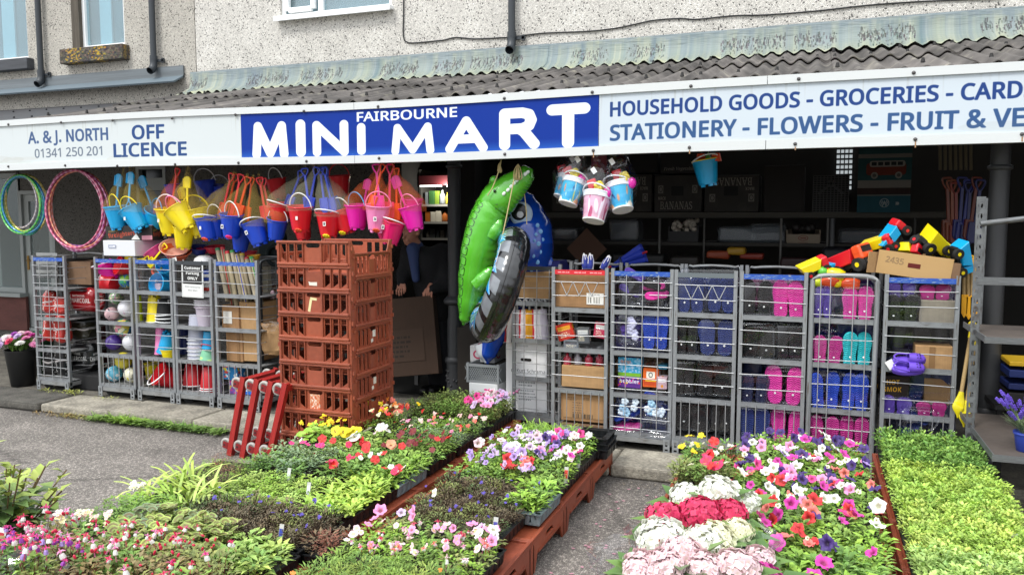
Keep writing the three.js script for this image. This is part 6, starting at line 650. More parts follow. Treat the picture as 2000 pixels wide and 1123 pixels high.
{ inCage('lid_stack', 'stack of white, blue and red tub lids beside the parking notice', 'lids', 396, 414, 528, 574, (t, r) => { ['#d9d9d6', '#c9342c', '#d9d9d6', '#dcdcdc', '#2a4aa8', '#dcdcdc', '#2a4aa8'].forEach((c, i) => part('lid', new THREE.CylinderGeometry(r.w * 0.55, r.w * 0.55, r.h / 8, 24).translate(rr(-0.004, 0.004), r.h * (i + 0.5) / 7, 0), M(c, 0.4), t)); });
  single('bowl', lathe([[0, 0.075], [0.05, 0.07], [0.085, 0.045], [0.1, 0], [0.094, 0], [0.08, 0.04], [0, 0.066]], 28), M('#d6d7d8', 0.35), 'upturned white bowl on top behind the parking notice', 'bowl', P(398, 514, CD + 0.2));
  const stack = (label, x0, x1, y0, y1, hex, n, dD = 0.16) => inCage('bucket_stack', label, 'buckets', x0, x1, y0, y1, (t, r) => { const m = MP({ color: lin(hex), roughness: 0.4, transmission: 0.15, thickness: 0 }); const top = n < 0, k = Math.abs(n); const b = part('bucket', lathe(top ? [[r.w * 0.36, 0], [r.w * 0.5, r.h]] : [[0, r.h], [r.w * 0.36, r.h], [r.w * 0.48, r.h * 0.3], [r.w * 0.5, 0]], 26), m, t); for (let i = 0; i < k; i++) part('rim', new THREE.TorusGeometry(r.w * 0.505, 0.0055, 8, 28).rotateX(PI / 2), M(i % 5 === 3 ? '#d5c9d2' : '#d8d9da', 0.4), t, V(rr(-0.003, 0.003), top ? r.h * (1 - i * 0.09) - 0.006 : r.h * i * 0.085 + 0.006, 0)); }, CD + dD);
  stack('stack of pinkish white translucent buckets on the second shelf behind the parking notice', 384, 418, 584, 636, '#cfc4d2', -4); stack('tall stack of upturned white buckets on the third shelf', 369, 398, 614, 700, '#c3c6d6', 6, 0.14); toyBucket('blue jug-like bucket beside the white stack', 396, 420, 647, 680, 'cyan', { flip: 1, handle: 'red' }); inCage('sun_hat', 'pale green patterned sun hat on the third shelf', 'hat', 390, 422, 680, 708, (t, r) => { part('hat', lathe([[0, r.h], [r.w * 0.26, r.h * 0.95], [r.w * 0.38, r.h * 0.5], [r.w * 0.4, r.h * 0.25], [r.w * 0.55, 0.01], [r.w * 0.55, 0.004], [r.w * 0.38, r.h * 0.2]], 26), printTex(64, 64, '#7fc09a', blobs(['#b8d48a', '#d6e0b0', '#5aa886'], 20, 6)), t); });
  stack('left stack of upturned red buckets on the bottom deck', 361, 394, 712, 752, '#c31d28', 1, 0.15); stack('right stack of upturned red buckets on the bottom deck', 394, 423, 716, 766, '#c8202b', 3, 0.1); stack('dark blue upturned bucket at the back of the third shelf', 350, 370, 640, 700, '#1d2f7a', 1, 0.35); inCage('lid_stack', 'stack of white and yellow rims under the left red buckets', 'lids', 360, 394, 750, 768, (t, r) => { ['#d9d9d6', '#d6c03a', '#dcdcdc', '#2a2a2a'].forEach((c, i) => part('lid', new THREE.TorusGeometry(r.w * 0.48, 0.007, 8, 28).rotateX(PI / 2).translate(0, 0.006 + i * 0.014, 0), M(c, 0.4), t)); }, CD + 0.1); }
// the parking notice
{ const q = R(354, 396, 511, 581, CD - 0.02), t = canvasTex(256, 420, (c, w, h) => { c.fillStyle = '#d9dbd9'; c.fillRect(0, 0, w, h); c.fillStyle = '#17191a'; c.fillRect(16, 12, w - 32, h * 0.6); c.fillStyle = '#eceeec'; c.font = 'bold 46px sans-serif'; c.textAlign = 'center'; c.fillText('Customer', w / 2, 92, 190); c.fillText('Parking', w / 2, 152, 160); c.fillText('ONLY', w / 2, 212, 120); c.fillStyle = '#3d4246'; c.font = '26px sans-serif'; c.fillText('FOR Fairbourne', w / 2, 306, 206); c.fillText('Mini Mart', w / 2, 346, 120); c.strokeStyle = '#8f9497'; c.lineWidth = 3; c.strokeRect(10, 8, w - 20, h - 16); }); const o = thing('parking_notice', 'black and white Customer Parking ONLY notice in a clear sleeve', 'notice', V(q.x, q.cy, q.z)); part('sheet', bx(q.w, q.h, 0.002), MP({ map: t, roughness: 0.25, clearcoat: 0.7 }), o); part('cable_tie', [bx(0.006, 0.03, 0.004, -q.w * 0.42, q.h / 2, 0), bx(0.006, 0.03, 0.004, q.w * 0.42, q.h / 2, 0)], M('#b9bcbd', 0.5), o); o.rotation.z = -0.02; }
// windbreak poles and cartons
[['#b9ad92', '#2a7a4a'], ['#b3a486', '#a8242c'], ['#bcae8c', '#b3202a'], ['#b5a78a', '#2f7a3a'], ['#c4b694', '#8a7a5a'], ['#a99b80', '#a8922a'], ['#b3a78e', '#a8242c'], ['#bdb090', '#2a8a4a']].forEach(([c, e], i) => { const x = 424 + i * 9.5, q = P(x + 20, 588 + (i % 3) * 8, CD + 0.12 + (i % 2) * 0.05), a = P(x, 486 + i * 3 - (i % 2) * 5, CD + 0.2).sub(q), t = thing('windbreak', `${['leftmost', 'second', 'third', 'fourth', 'fifth', 'sixth', 'seventh', 'rightmost'][i]} cream rolled windbreak in the sheaf leaning in the cage`, 'windbreak', q, 'cream windbreaks leaning in the cage'); part('roll', rod(V(0, 0, 0), a, 0.021, 12), MP({ color: lin(c), map: smudge, roughness: 0.85 }), t); part('end_cap', rod(a.clone().multiplyScalar(0.965), a.clone().multiplyScalar(1.01), 0.0225, 12), M(e, 0.5), t); if (i % 3 === 1) part('edge_stripe', rod(V(0.008, 0, 0.018), a.clone().add(V(0.008, 0, 0.018)), 0.005, 6), M(i === 4 ? '#2a3a9a' : i === 7 ? '#2a9a4a' : '#b3202a', 0.6), t); });
carton(432, 466, 597, 645, CARD, 'left half-open brown carton under the windbreak poles', { D: CD + 0.08, print: [0.36, 0.52, 0.5, 0.5, M('#dcd9d0', 0.7), 'label'] }); carton(466, 503, 590, 645, CARDL, 'right brown carton under the windbreak poles', { D: CD + 0.1 }); carton(441, 473, 650, 706, CARD, 'left brown carton on the third shelf under the poles', { D: CD + 0.08, tape: 0.75 }); carton(473, 503, 650, 706, CARDL, 'right brown carton on the third shelf under the poles', { D: CD + 0.09 });
carton(434, 462, 715, 742, printTex(64, 64, '#2a86c4', blobs(['#d94a3a', '#e8d23a', '#e6eef2'], 14, 7)), 'bright blue boxed toy on the bottom deck behind the dollies', { D: CD + 0.08, d: 0.12 }); carton(446, 474, 742, 770, printTex(64, 64, '#8a5ab0', blobs(['#e8c83a', '#e6eef2', '#d94a8a'], 14, 7)), 'violet and yellow boxed toy on the bottom deck', { D: CD + 0.1, d: 0.12 }); carton(476, 503, 740, 772, printTex(64, 64, '#2a6ac4', (c, w, h) => { c.fillStyle = '#eef2f6'; c.font = 'bold 20px sans-serif'; c.fillText('JERRY', 2, 26); blobs(['#d94a3a', '#e6eef2'], 8, 5)(c, w, h); }), 'blue boxed toy lettered in white on the bottom deck', { D: CD + 0.09, d: 0.12 });
// black side frame, sack and oddments between the cages and the crates
{ const D = 5.95, a = P(508, 560, D), t = thing('trolley_frame', 'dark round-cornered trolley frame between the poles and the crates', 'trolley', V(a.x, PAVE, -D)); const H = P(520, 506, D).y - PAVE; part('tube_frame', tube([V(0, 0.05, 0), V(0, H * 0.6, 0), V(0, H - 0.08, 0), V(0.012, H - 0.02, -0.02), V(0.08, H, -0.06), V(0.35, H, -0.3)], 0.014, 8, 60), MP({ color: lin('#23272a'), roughness: 0.35, metalness: 0.5 }), t); part('front_wire', [0.2, 0.3, 0.4, 0.5, 0.56, 0.62, 0.68, 0.74, 0.8, 0.86, 0.92].map((k) => rod(V(0, H * k, 0), V(0.35, H * k, -0.3), 0.004, 5)), M('#3a3f42', 0.4), t); part('front_bar', [0.3, 0.7].map((k) => rod(V(0.35 * k, H * 0.18, -0.3 * k), V(0.35 * k, H, -0.3 * k), 0.004, 5)), M('#3a3f42', 0.4), t);
  const s = R(513, 548, 632, 690, 6.0), k = thing('paper_sack', 'open brown paper sack behind the bread crates', 'sack', V(s.x + 0.03, s.y, s.z)); part('sack', crumple(loft(dense([[0, 0, 0, 0.1, 0.08], [0, 0.05, 0, 0.13, 0.1], [0, s.h * 0.7, 0, 0.125, 0.1], [0, s.h * 0.85, 0, 0.115, 0.09], [0, s.h * 1.05, 0, 0.12, 0.1]], 5), 22), 0.008, 18), CARDL, k); part('plastic_liner', crumple(loft(dense([[0, s.h * 0.78, 0, 0.124, 0.1], [0, s.h * 0.95, 0, 0.13, 0.105], [0, s.h * 1.12, 0, 0.12, 0.095]], 4), 22), 0.01, 30), film, k);
  carton(512, 545, 600, 640, M('#b9bcc0', 0.7), 'white box behind the paper sack', { D: 6.2 }); carton(508, 545, 560, 598, CARDD, 'dim brown box behind the trolley frame', { D: 6.3 }); single('camping_chair', [rbx(0.3, 0.25, 0.1, 0.04, 0, 0, 0), new THREE.TorusGeometry(0.09, 0.02, 8, 24).translate(0.08, -0.1, 0.08)], M('#16292b', 0.6), 'dark teal folded seat behind the buckets and the crates', 'chair', P(532, 478, 6.5)); inCage('spice_tube', 'small pale pink tube standing inside the trolley frame', 'tube', 529, 534, 570, 584, (t, r) => part('tube', lathe([[0, 0], [0.018, 0], [0.018, 0.07], [0.01, 0.08], [0, 0.08]], 12), M('#c9a9b2', 0.5), t), 6.15); carton(512, 522, 520, 578, card('#8f8a78'), 'upright grey brown tube carton inside the trolley frame', { D: 6.2, d: 0.06 }); }
// things heaped on top of the left cages
carton(200, 262, 470, 500, M('#cfd1d4', 0.6), 'white flat carton on top of the ball cage', { D: CD + 0.02, d: 0.34, print: [0.3, 0.62, 0.24, 0.22, printTex(64, 24, '#cfd1d4', (c, w, h) => { c.strokeStyle = '#4a5a8a'; c.lineWidth = 3; c.strokeRect(3, 3, w - 6, h - 6); scribble(c, 8, 9, 40, 1, 6, '#4a5a8a'); }), 'stamp'] });
carton(205, 296, 441, 470, printTex(256, 96, '#2a2523', (c, w, h) => { c.save(); c.rotate(-0.12); c.fillStyle = '#b3442c'; c.font = 'bold 40px sans-serif'; c.fillText('firelighters', 6, 78, 150); c.fillStyle = '#b39a4a'; c.font = 'italic 18px sans-serif'; c.fillText('instant', 10, 42); c.restore(); c.fillStyle = '#cfcfca'; c.beginPath(); c.moveTo(140, 90); c.lineTo(170, 50); c.lineTo(190, 92); c.fill(); barcode(c, 110, 66, 34, 26); c.fillStyle = '#c98a98'; c.fillRect(200, 66, 56, 30); }), 'dark firelighters carton on the white flat carton', { D: CD + 0.1, d: 0.25, rz: 0.03 });
{ const bw = (label, px, py, rpx, hex, rot, D) => { const r = rpx / 1570 * 6.6, o = single('plastic_bowl', lathe([[0, 0], [r * 0.6, 0], [r * 0.75, r * 0.2], [r, r * 0.75], [r * 1.06, r * 0.76], [r * 1.05, r * 0.7], [r * 0.97, r * 0.68], [r * 0.72, r * 0.16], [0, 0.02]], 32), MP({ color: lin(hex), roughness: 0.35, clearcoat: 0.2 }), label, 'bowl', P(px, py, D)); o.rotation.set(...rot); return o; };
  bw('pale peach bowl tipped towards the front above the bag of toys', 342, 498, 31, '#d9a08f', [0.5, 0, -0.35], CD + 0.16); bw('orange bowl nested under the peach one', 345, 504, 30, '#d9633a', [0.4, 0, -0.35], CD + 0.17); bw('hot pink dish leaning left of the peach bowl', 308, 500, 24, '#e0488f', [0.3, 0, 0.6], CD + 0.18); bw('dark blue dish behind the white bowl', 388, 496, 22, '#222f7a', [0.2, 0, -0.2], CD + 0.3); bw('magenta dish behind the white bowl', 402, 494, 18, '#b0285f', [0.2, 0, 0.1], CD + 0.34); bw('red dish beside the windbreak caps', 486, 503, 18, '#c23040', [0.1, 0, 0], CD + 0.34); bw('yellow dish beside the red one behind the poles', 496, 508, 14, '#c8962a', [0.1, 0, 0], CD + 0.25); bw('red dish just left of the poles on top', 420, 495, 22, '#b8283a', [0.15, 0, 0], CD + 0.32);
  const sp = (label, x0, y0, x1, y1, col) => { const A = P(x0, y0, CD + 0.08), B = P(x1, y1, CD + 0.1), o = single('toy_spade', spadeG, plasM[col], label, 'toy spade', B); o.quaternion.setFromUnitVectors(UPY, A.clone().sub(B).normalize()); return o; }; sp('yellow toy spade lying across the top of the ball cage', 300, 505, 258, 507, 'yellow'); sp('second yellow toy spade on top beside the peach bowl', 330, 470, 300, 507, 'yellow');
  single('price_tag', bx(0.07, 0.04, 0.002, 0, 0, 0, 0, 0, 0.25), M('#d6d6d2', 0.7), 'white paper tag on top of the cages beside the peach bowl', 'tag', P(338, 508, CD - 0.01)); }
// charcoal cage
{ const bag = (label, x0, x1, y0, y1, tx, D, o = {}) => inCage('charcoal_bag', label, 'charcoal bag', x0, x1, y0, y1, (t, r) => { const d = o.d ?? 0.14; const g = crumple(rbx(r.w, r.h, d, Math.min(r.w, r.h, d) * 0.42, 0, r.h / 2, -d / 2, 6), 0.012, 16, rnd() * 9); part('bag', g, tx, t); }, D);
  const tex = (bg, fg, word, sub) => MP({ map: canvasTex(256, 192, (c, w, h) => { c.fillStyle = bg; c.fillRect(0, 0, w, h); c.fillStyle = fg; c.font = 'bold 50px sans-serif'; c.fillText(word, 12, 120, 226); c.font = 'bold 28px sans-serif'; c.fillText(sub, 60, 72, 150); c.fillStyle = 'rgba(255,255,255,.5)'; c.fillRect(0, 150, w, 8); }), roughness: 0.3, clearcoat: 0.4 });
  const plain = (bg, st) => MP({ map: canvasTex(128, 128, (c, w, h) => { c.fillStyle = bg; c.fillRect(0, 0, w, h); for (let i = 0; i < 14; i++) { c.fillStyle = st; c.fillRect(rnd() * w * 0.2 + w * 0.12, i * 10, 10 + rnd() * 8, 7); } c.fillStyle = '#c9c4c2'; c.fillRect(0, h * 0.46, w, 9); }), roughness: 0.28, clearcoat: 0.4 });
  const redT = tex('#a81a22', '#e9e3dc', 'CHARCOAL', 'Barbecue'), blkT = tex('#151516', '#e0e0dc', 'CHARCOAL', 'instant'), redP = plain('#b52a20', '#d8d2cc'), blkP = plain('#19191b', '#b9b9b6');
  bag('red charcoal bag leaning at the left of the second shelf', 78, 98, 568, 612, redP, CD + 0.1, { d: 0.1 }); bag('red charcoal bag leaning right on the second shelf', 99, 121, 580, 614, redP, CD + 0.08, { d: 0.1 }); bag('red charcoal bag standing at the left of the third shelf', 77, 97, 617, 668, redP, CD + 0.1); bag('red charcoal bag standing at the right of the third shelf', 98, 121, 616, 672, redP, CD + 0.08); bag('black charcoal bag at the bottom right of the far-left cage', 100, 122, 676, 735, blkP, CD + 0.08); bag('black charcoal bag at the bottom left of the far-left cage', 76, 98, 680, 735, blkP, CD + 0.14);
  bag('big red barbecue CHARCOAL bag seen through the cage side', 128, 180, 562, 610, redT, 6.02, { d: 0.2 }); bag('black CHARCOAL bag at the bottom of the open-sided trolley', 128, 172, 672, 726, blkT, 6.02, { d: 0.2 }); bag('olive patterned fuel bag on the third shelf of the open-sided trolley', 128, 164, 618, 668, plain('#2b2a1e', '#4a4632'), 6.06, { d: 0.2 }); bag('dim red fuel bag at the back of the open-sided trolley', 164, 190, 616, 720, plain('#4a1416', '#6a5a58'), 6.25, { d: 0.15 });
  carton(130, 176, 511, 556, CARDD, 'brown carton on the top shelf of the open-sided trolley', { D: 6.05 });
  for (let i = 0; i < 6; i++) { const r = R(70, 111, 492 + i * 8.4, 500 + i * 8.4, CD + 0.12); single('grill_tray', [bx(r.w, r.h * 0.2, 0.3, 0, 0, -0.15), bx(r.w, r.h * 0.75, 0.006, 0, r.h * 0.4, 0.003), bx(r.w * 0.5, r.h * 0.3, 0.004, 0, r.h * 0.35, 0.008)], i % 2 ? M('#6a6c6c', 0.4, { metalness: 0.4 }) : M('#9a9c9b', 0.35, { metalness: 0.5 }), `${['topmost', 'second', 'third', 'fourth', 'fifth', 'lowest'][i]} foil grill tray in the pile on the far-left cage`, 'grill tray', V(r.x, r.y, r.z)); }
  // the second, side-on trolley frame
  const t = thing('trolley_frame', 'open-sided trolley with a rounded frame beside the far-left cage', 'trolley', V(P(127, 740, 5.95).x, PAVE + 0.07, -5.95)), L = V(P(190, 740, 6.35).x - P(127, 740, 5.95).x, 0, -0.4), H = 1.22, at = (u, y) => V(L.x * u, y, L.z * u), fm = MP({ color: lin('#5a5e60'), roughness: 0.4, metalness: 0.6 });
  part('tube_frame', tube([at(0, 0), at(0, 0.6), at(0, H - 0.08), at(0.03, H - 0.02), at(0.12, H), at(0.6, H), at(1, H)], 0.014, 8, 60), fm, t); part('lower_rail', [rod(at(0, 0.02), at(1, 0.02), 0.012, 6), rod(at(1, 0.02), at(1, H), 0.012, 6)], fm, t); for (const y of [0.3, 0.6, 0.92]) part('shelf', [bx(0.46, 0.012, 0.36, L.x / 2 + 0.02, y, L.z / 2 - 0.02)], fm, t); part('side_wire', [0.1, 0.2, 0.4, 0.5, 0.7, 0.8, 1.0, 1.1].map((y) => rod(at(0, y), at(1, y), 0.004, 5)), wireM, t); part('side_bar', [rod(at(0.5, 0.02), at(0.5, 0.6), 0.004, 5), rod(at(0.5, 0.92), at(0.5, H), 0.004, 5)], wireM, t); }
// toys on the right-hand cages
{ const r = R(1711, 1858, 492, 548, CD + 0.06), t = thing('carton', 'tilted open tan carton marked 2435 holding toy trucks', 'carton', V(r.x, r.y + 0.02, r.z)); t.rotation.z = -0.13; t.rotation.y = -0.06; const m = printTex(384, 128, '#b2905f', (c, w, h) => { c.strokeStyle = '#5a4a38'; c.lineWidth = 3; c.font = 'italic 46px sans-serif'; c.fillStyle = '#5a4a38'; c.save(); c.translate(40, 62); c.rotate(0.05); c.font = '44px sans-serif'; c.strokeStyle = '#6a5640'; c.lineWidth = 2; c.strokeText('2435', 0, 0); c.restore(); }); const h = r.h * 0.82; part('front_panel', bx(r.w, h, 0.006, 0, h / 2, 0), m, t); part('back_panel', bx(r.w, h, 0.006, 0, h / 2, -0.3), CARDL, t); part('base', bx(r.w, 0.006, 0.29, 0, 0.004, -0.15), CARDD, t); for (const q of [-1, 1]) part('side_panel', bx(0.006, h, 0.29, q * r.w / 2, h / 2, -0.15), CARDD, t); part('flap', bx(0.09, h * 0.9, 0.005, -r.w / 2 - 0.03, h * 0.42, 0.02, 0, 0.9, 0.05), CARDL, t); part('flap', bx(0.07, h * 0.9, 0.005, r.w / 2 + 0.02, h * 0.42, 0.02, 0, -0.9, 0.05), CARDD, t); part('hand_hole', [rbx(0.075, 0.03, 0.004, 0.002, 0, h * 0.5, 0.003)], M('#5a1512', 0.9), t);
  const truck = (label, px, py, body, cab, rot, sc, D = CD + 0.18) => { const o = thing('toy_truck', label, 'toy truck', P(px, py, D)), b = plasM[body], c = plasM[cab]; part('tipper', ext(shapeOf([[-0.075, 0.02], [0.03, 0.02], [0.05, 0.075], [-0.095, 0.075]]), 0.09, 0.004, 1).translate(0, 0, -0.045), b, o); part('cab', [rbx(0.05, 0.07, 0.085, 0.012, 0.075, 0.05, 0), bx(0.03, 0.025, 0.088, 0.078, 0.062, 0)], c, o); part('window', bx(0.002, 0.028, 0.06, 0.101, 0.06, 0), M('#1a1a1a', 0.3), o); part('chassis', bx(0.18, 0.022, 0.06, 0.01, 0.008, 0), blackM, o); for (const x of [-0.05, 0.07]) for (const z of [-0.045, 0.045]) { const w = part('wheel', new THREE.CylinderGeometry(0.03, 0.03, 0.025, 18).rotateX(PI / 2).translate(x, 0, z), rubber, o); part('hub', new THREE.CylinderGeometry(0.011, 0.011, 0.028, 12).rotateX(PI / 2).translate(x, 0, z), plasM[cab === 'red' ? 'red' : 'yellow'], w); } o.rotation.set(...rot); o.scale.setScalar(sc); return o; };
  truck('cyan toy tipper truck at the top of the heap in the tan carton', 1750, 465, 'cyan', 'red', [0.2, 0.5, 0.9], 1.05); truck('yellow toy truck with red cab left in the tan carton', 1722, 486, 'yellow', 'red', [0.4, -0.4, 0.5], 1.05); truck('olive yellow toy truck upside down in the tan carton', 1776, 474, 'yellow', 'red', [2.6, 0.6, 0.3], 1.0); truck('large yellow toy dumper with big black wheels at the right of the tan carton', 1818, 488, 'yellow', 'yellow', [0.5, 0.4, -0.9], 1.35); truck('blue toy tipper hanging over the right edge of the tan carton', 1866, 508, 'cyan', 'cyan', [0.2, 0.5, -1.3], 1.1, CD + 0.1);
  truck('yellow and red toy truck at the left of the heap on the round-topped cage', 1592, 530, 'yellow', 'red', [0.2, 0.4, 0.35], 1.0, CD + 0.1); truck('red toy truck with an orange roof on the heap of the round-topped cage', 1668, 522, 'red', 'orange', [0.2, -0.7, 0.5], 1.5, CD + 0.14); truck('cyan toy truck behind the green ball on the round-topped cage', 1635, 526, 'cyan', 'cyan', [0.3, 0.4, 0.2], 0.85, CD + 0.2);
  const skittle = (label, px, py, a, b, rz) => { const o = thing('toy_skittle', label, 'skittle', P(px, py, CD + 0.08)); part('body', lathe([[0, 0], [0.035, 0], [0.045, 0.04], [0.04, 0.09], [0.022, 0.12]], 20), plasM[a], o); part('head', new THREE.SphereGeometry(0.036, 20, 14).translate(0, 0.14, 0), plasM[b], o); o.rotation.z = rz; }; skittle('green and yellow toy skittle on the round-topped cage', 1650, 540, 'yellow', 'green', 1.35); skittle('orange and lime toy skittle on the round-topped cage', 1640, 546, 'orange', 'lime', 1.75); skittle('yellow and orange toy skittle lying behind the rounded top bar', 1680, 556, 'orange', 'yellow', 1.5); }
// pair of blue canvas shoes with white laces, and boat-like shoe
for (const [px, label, rz] of [[1143, 'left blue shoe with white laces standing on the red strip', 0.05], [1152, 'middle blue shoe with white laces standing on the red strip', -0.05], [1177, 'blue shoe with a white lace tipped over at the right of the red strip', -0.5]]) { const q = P(px, 525, CD + 0.08), o = thing('canvas_shoe', label, 'shoe', q); part('upper', loft(dense([[0, 0, 0, 0.02, 0.012], [0, 0.03, 0, 0.024, 0.02], [0, 0.07, 0, 0.022, 0.018], [0, 0.1, 0, 0.012, 0.008]], 4), 14), M('#27368c', 0.7), o); part('sole', loft(dense([[0, -0.004, -0.012, 0.026, 0.012], [0, 0.05, -0.014, 0.028, 0.01], [0, 0.106, -0.01, 0.016, 0.008]], 4), 14), M('#d9d9dc', 0.6), o); part('lace', tube([V(-0.01, 0.04, 0.02), V(-0.005, 0.1, 0.026), V(0.004, 0.118, 0.02), V(0.012, 0.07, 0.024)], 0.003, 5), M('#e6e6e6', 0.6), o); o.rotation.z = rz; }
// long-handled spades leaning at the right
[[1884, 508, 1884, 608], [1891, 506, 1893, 612], [1899, 507, 1901, 610], [1906, 509, 1907, 606]].forEach(([x0, y0, x1, y1], i) => { const A = P(x0, y0, 5.98), B = P(x1, y1, 5.98), t = thing('garden_spade', `${['leftmost', 'second', 'third', 'rightmost'][i]} of the four upright spades with yellow grips behind the rack post`, 'spade', B, 'upright yellow-gripped spades'), d = A.clone().sub(B); part('shaft', rod(V(0, 0, 0), d, 0.011, 10), M('#a58a5c', 0.7), t); part('grip', [new THREE.TorusGeometry(0.014, 0.006, 8, 16).translate(d.x, d.y + 0.01, d.z), rod(d.clone().multiplyScalar(0.78), d, 0.0135, 10)], M('#d9a514', 0.45), t); part('blade', ext(shapeOf([[-0.018, 0], [0.018, 0], [0.016, -0.12], [0, -0.15], [-0.016, -0.12]]), 0.005, 0.002), M('#e0a012', 0.45), t, V(0, 0.11, 0.012)); });
[[1906, 640, 1872, 810, 'left'], [1915, 655, 1884, 828, 'right']].forEach(([x0, y0, x1, y1, w]) => { const A = P(x0 - 6, y0, 5.86), B = P(x1, y1, 5.72), t = thing('garden_spade', `${w} of the two long wooden spades with bent yellow blades`, 'spade', B), d = A.clone().sub(B); part('shaft', rod(d.clone().multiplyScalar(0.24), d, 0.012, 10), M('#a58a5c', 0.7), t); part('grip', [rod(d.clone().multiplyScalar(0.88), d, 0.015, 10), new THREE.TorusGeometry(0.018, 0.007, 8, 16).translate(d.x, d.y + 0.02, d.z)], M('#d6bf1a', 0.4), t); part('blade', loft(dense([[0, -0.02, 0, 0.004, 0.004], [0.0, 0.05, 0, 0.034, 0.006], [d.x * 0.12, d.y * 0.14, d.z * 0.14, 0.03, 0.007], [d.x * 0.26, d.y * 0.26, d.z * 0.26, 0.015, 0.013]], 5), 12), M('#d9cb16', 0.4), t); });
// plastic spades hanging in a row in the dark, wooden rods above
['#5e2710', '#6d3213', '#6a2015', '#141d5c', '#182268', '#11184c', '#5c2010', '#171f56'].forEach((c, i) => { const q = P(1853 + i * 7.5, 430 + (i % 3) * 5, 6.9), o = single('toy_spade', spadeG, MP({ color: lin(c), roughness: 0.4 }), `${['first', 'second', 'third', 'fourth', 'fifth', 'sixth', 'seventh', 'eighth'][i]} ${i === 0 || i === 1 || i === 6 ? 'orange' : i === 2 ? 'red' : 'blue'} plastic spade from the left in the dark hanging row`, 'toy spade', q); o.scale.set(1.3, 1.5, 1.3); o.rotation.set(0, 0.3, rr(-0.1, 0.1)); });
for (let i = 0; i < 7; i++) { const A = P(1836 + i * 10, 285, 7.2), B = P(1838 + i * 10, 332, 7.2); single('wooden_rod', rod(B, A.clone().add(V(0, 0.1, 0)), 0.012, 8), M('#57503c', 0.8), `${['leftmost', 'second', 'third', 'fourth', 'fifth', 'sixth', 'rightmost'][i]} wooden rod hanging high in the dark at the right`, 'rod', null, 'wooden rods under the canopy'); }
// ---------- crate tables, trays and plants ----------
{
  const H = 0.18;
  const sideShape = (L) => { const s = shapeOf([[-L / 2, H], [-L / 2 - 0.004, 0], [-L / 2 + 0.045, 0], [-L / 2 + 0.085, H - 0.095], [L / 2 - 0.085, H - 0.095], [L / 2 - 0.045, 0], [L / 2 + 0.004, 0], [L / 2, H]]); s.holes.push(holeOf([[-0.07, H - 0.062], [0.07, H - 0.062], [0.045, H - 0.034], [-0.045, H - 0.034]])); return s; };
  const table = (X0, X1, D0, h0, label, group) => { const W = X1 - X0, L = 0.585, o = thing('crate_table', label, 'crate', V((X0 + X1) / 2, h0, -(D0 + L / 2 + 0.005)), group), m = crateM[Math.floor(rnd() * 3)];
    part('top', bx(W - 0.03, 0.008, L - 0.03, 0, H - 0.012, 0), m, o); part('rim', [rbx(W, 0.026, 0.022, 0.005, 0, H - 0.008, L / 2 - 0.011), rbx(W, 0.026, 0.022, 0.005, 0, H - 0.008, -L / 2 + 0.011), rbx(0.022, 0.026, L - 0.044, 0.005, W / 2 - 0.011, H - 0.008, 0), rbx(0.022, 0.026, L - 0.044, 0.005, -W / 2 + 0.011, H - 0.008, 0)], m, o);
    for (const q of [-1, 1]) { const g = part('side_panel', ext(sideShape(L - 0.01), 0.008, 0.002), m, o, V(q * (W / 2 - 0.012), 0, 0)); g.rotation.y = q * PI / 2; part('rib', bx(0.016, 0.012, L * 0.66, q * (W / 2 - 0.006), H - 0.09, 0), m, o); for (const z of [-1, 1]) part('leg_rib', bx(0.02, H - 0.03, 0.012, q * (W / 2 - 0.012), (H - 0.03) / 2, z * (L / 2 - 0.028)), m, o); const e = part('end_panel', ext(sideShape(W - 0.05), 0.008), m, o, V(0, 0, q * (L / 2 - 0.012) - 0.004)); }
    return o; };
  const ord = ['farthest', 'second', 'third', 'fourth', 'fifth', 'sixth'];
  for (let i = 0; i < 5; i++) table(-2.08, -1.27, 5.45 - 0.585 * (i + 1), 0, `${ord[i]} upturned red crate in the middle table row from the shop`);
  for (let i = 0; i < 6; i++) { table(-2.72, -2.14, 5.95 - 0.585 * (i + 1), 0, `${ord[i]} upturned red crate along the right edge of the left table`); table(-3.34, -2.74, 5.35 - 0.585 * (i + 1), 0, `${ord[i]} upturned red crate along the left edge of the left table`); }
  for (let i = 0; i < 4; i++) for (const h of [0, 0.17]) { table(-0.68, -0.18, 5.0 - 0.585 * (i + 1), h, `${ord[i]} ${h ? 'upper' : 'lower'} red crate under the hydrangeas and petunias`); table(-0.16, 0.35, 5.3 - 0.585 * (i + 1), h, `${ord[i]} ${h ? 'upper' : 'lower'} red crate under the petunias beside the seedling trays`); table(0.39, 0.92, 5.32 - 0.585 * (i + 1), h, `${ord[i]} ${h ? 'upper' : 'lower'} red crate under the green seedling trays`); }
}
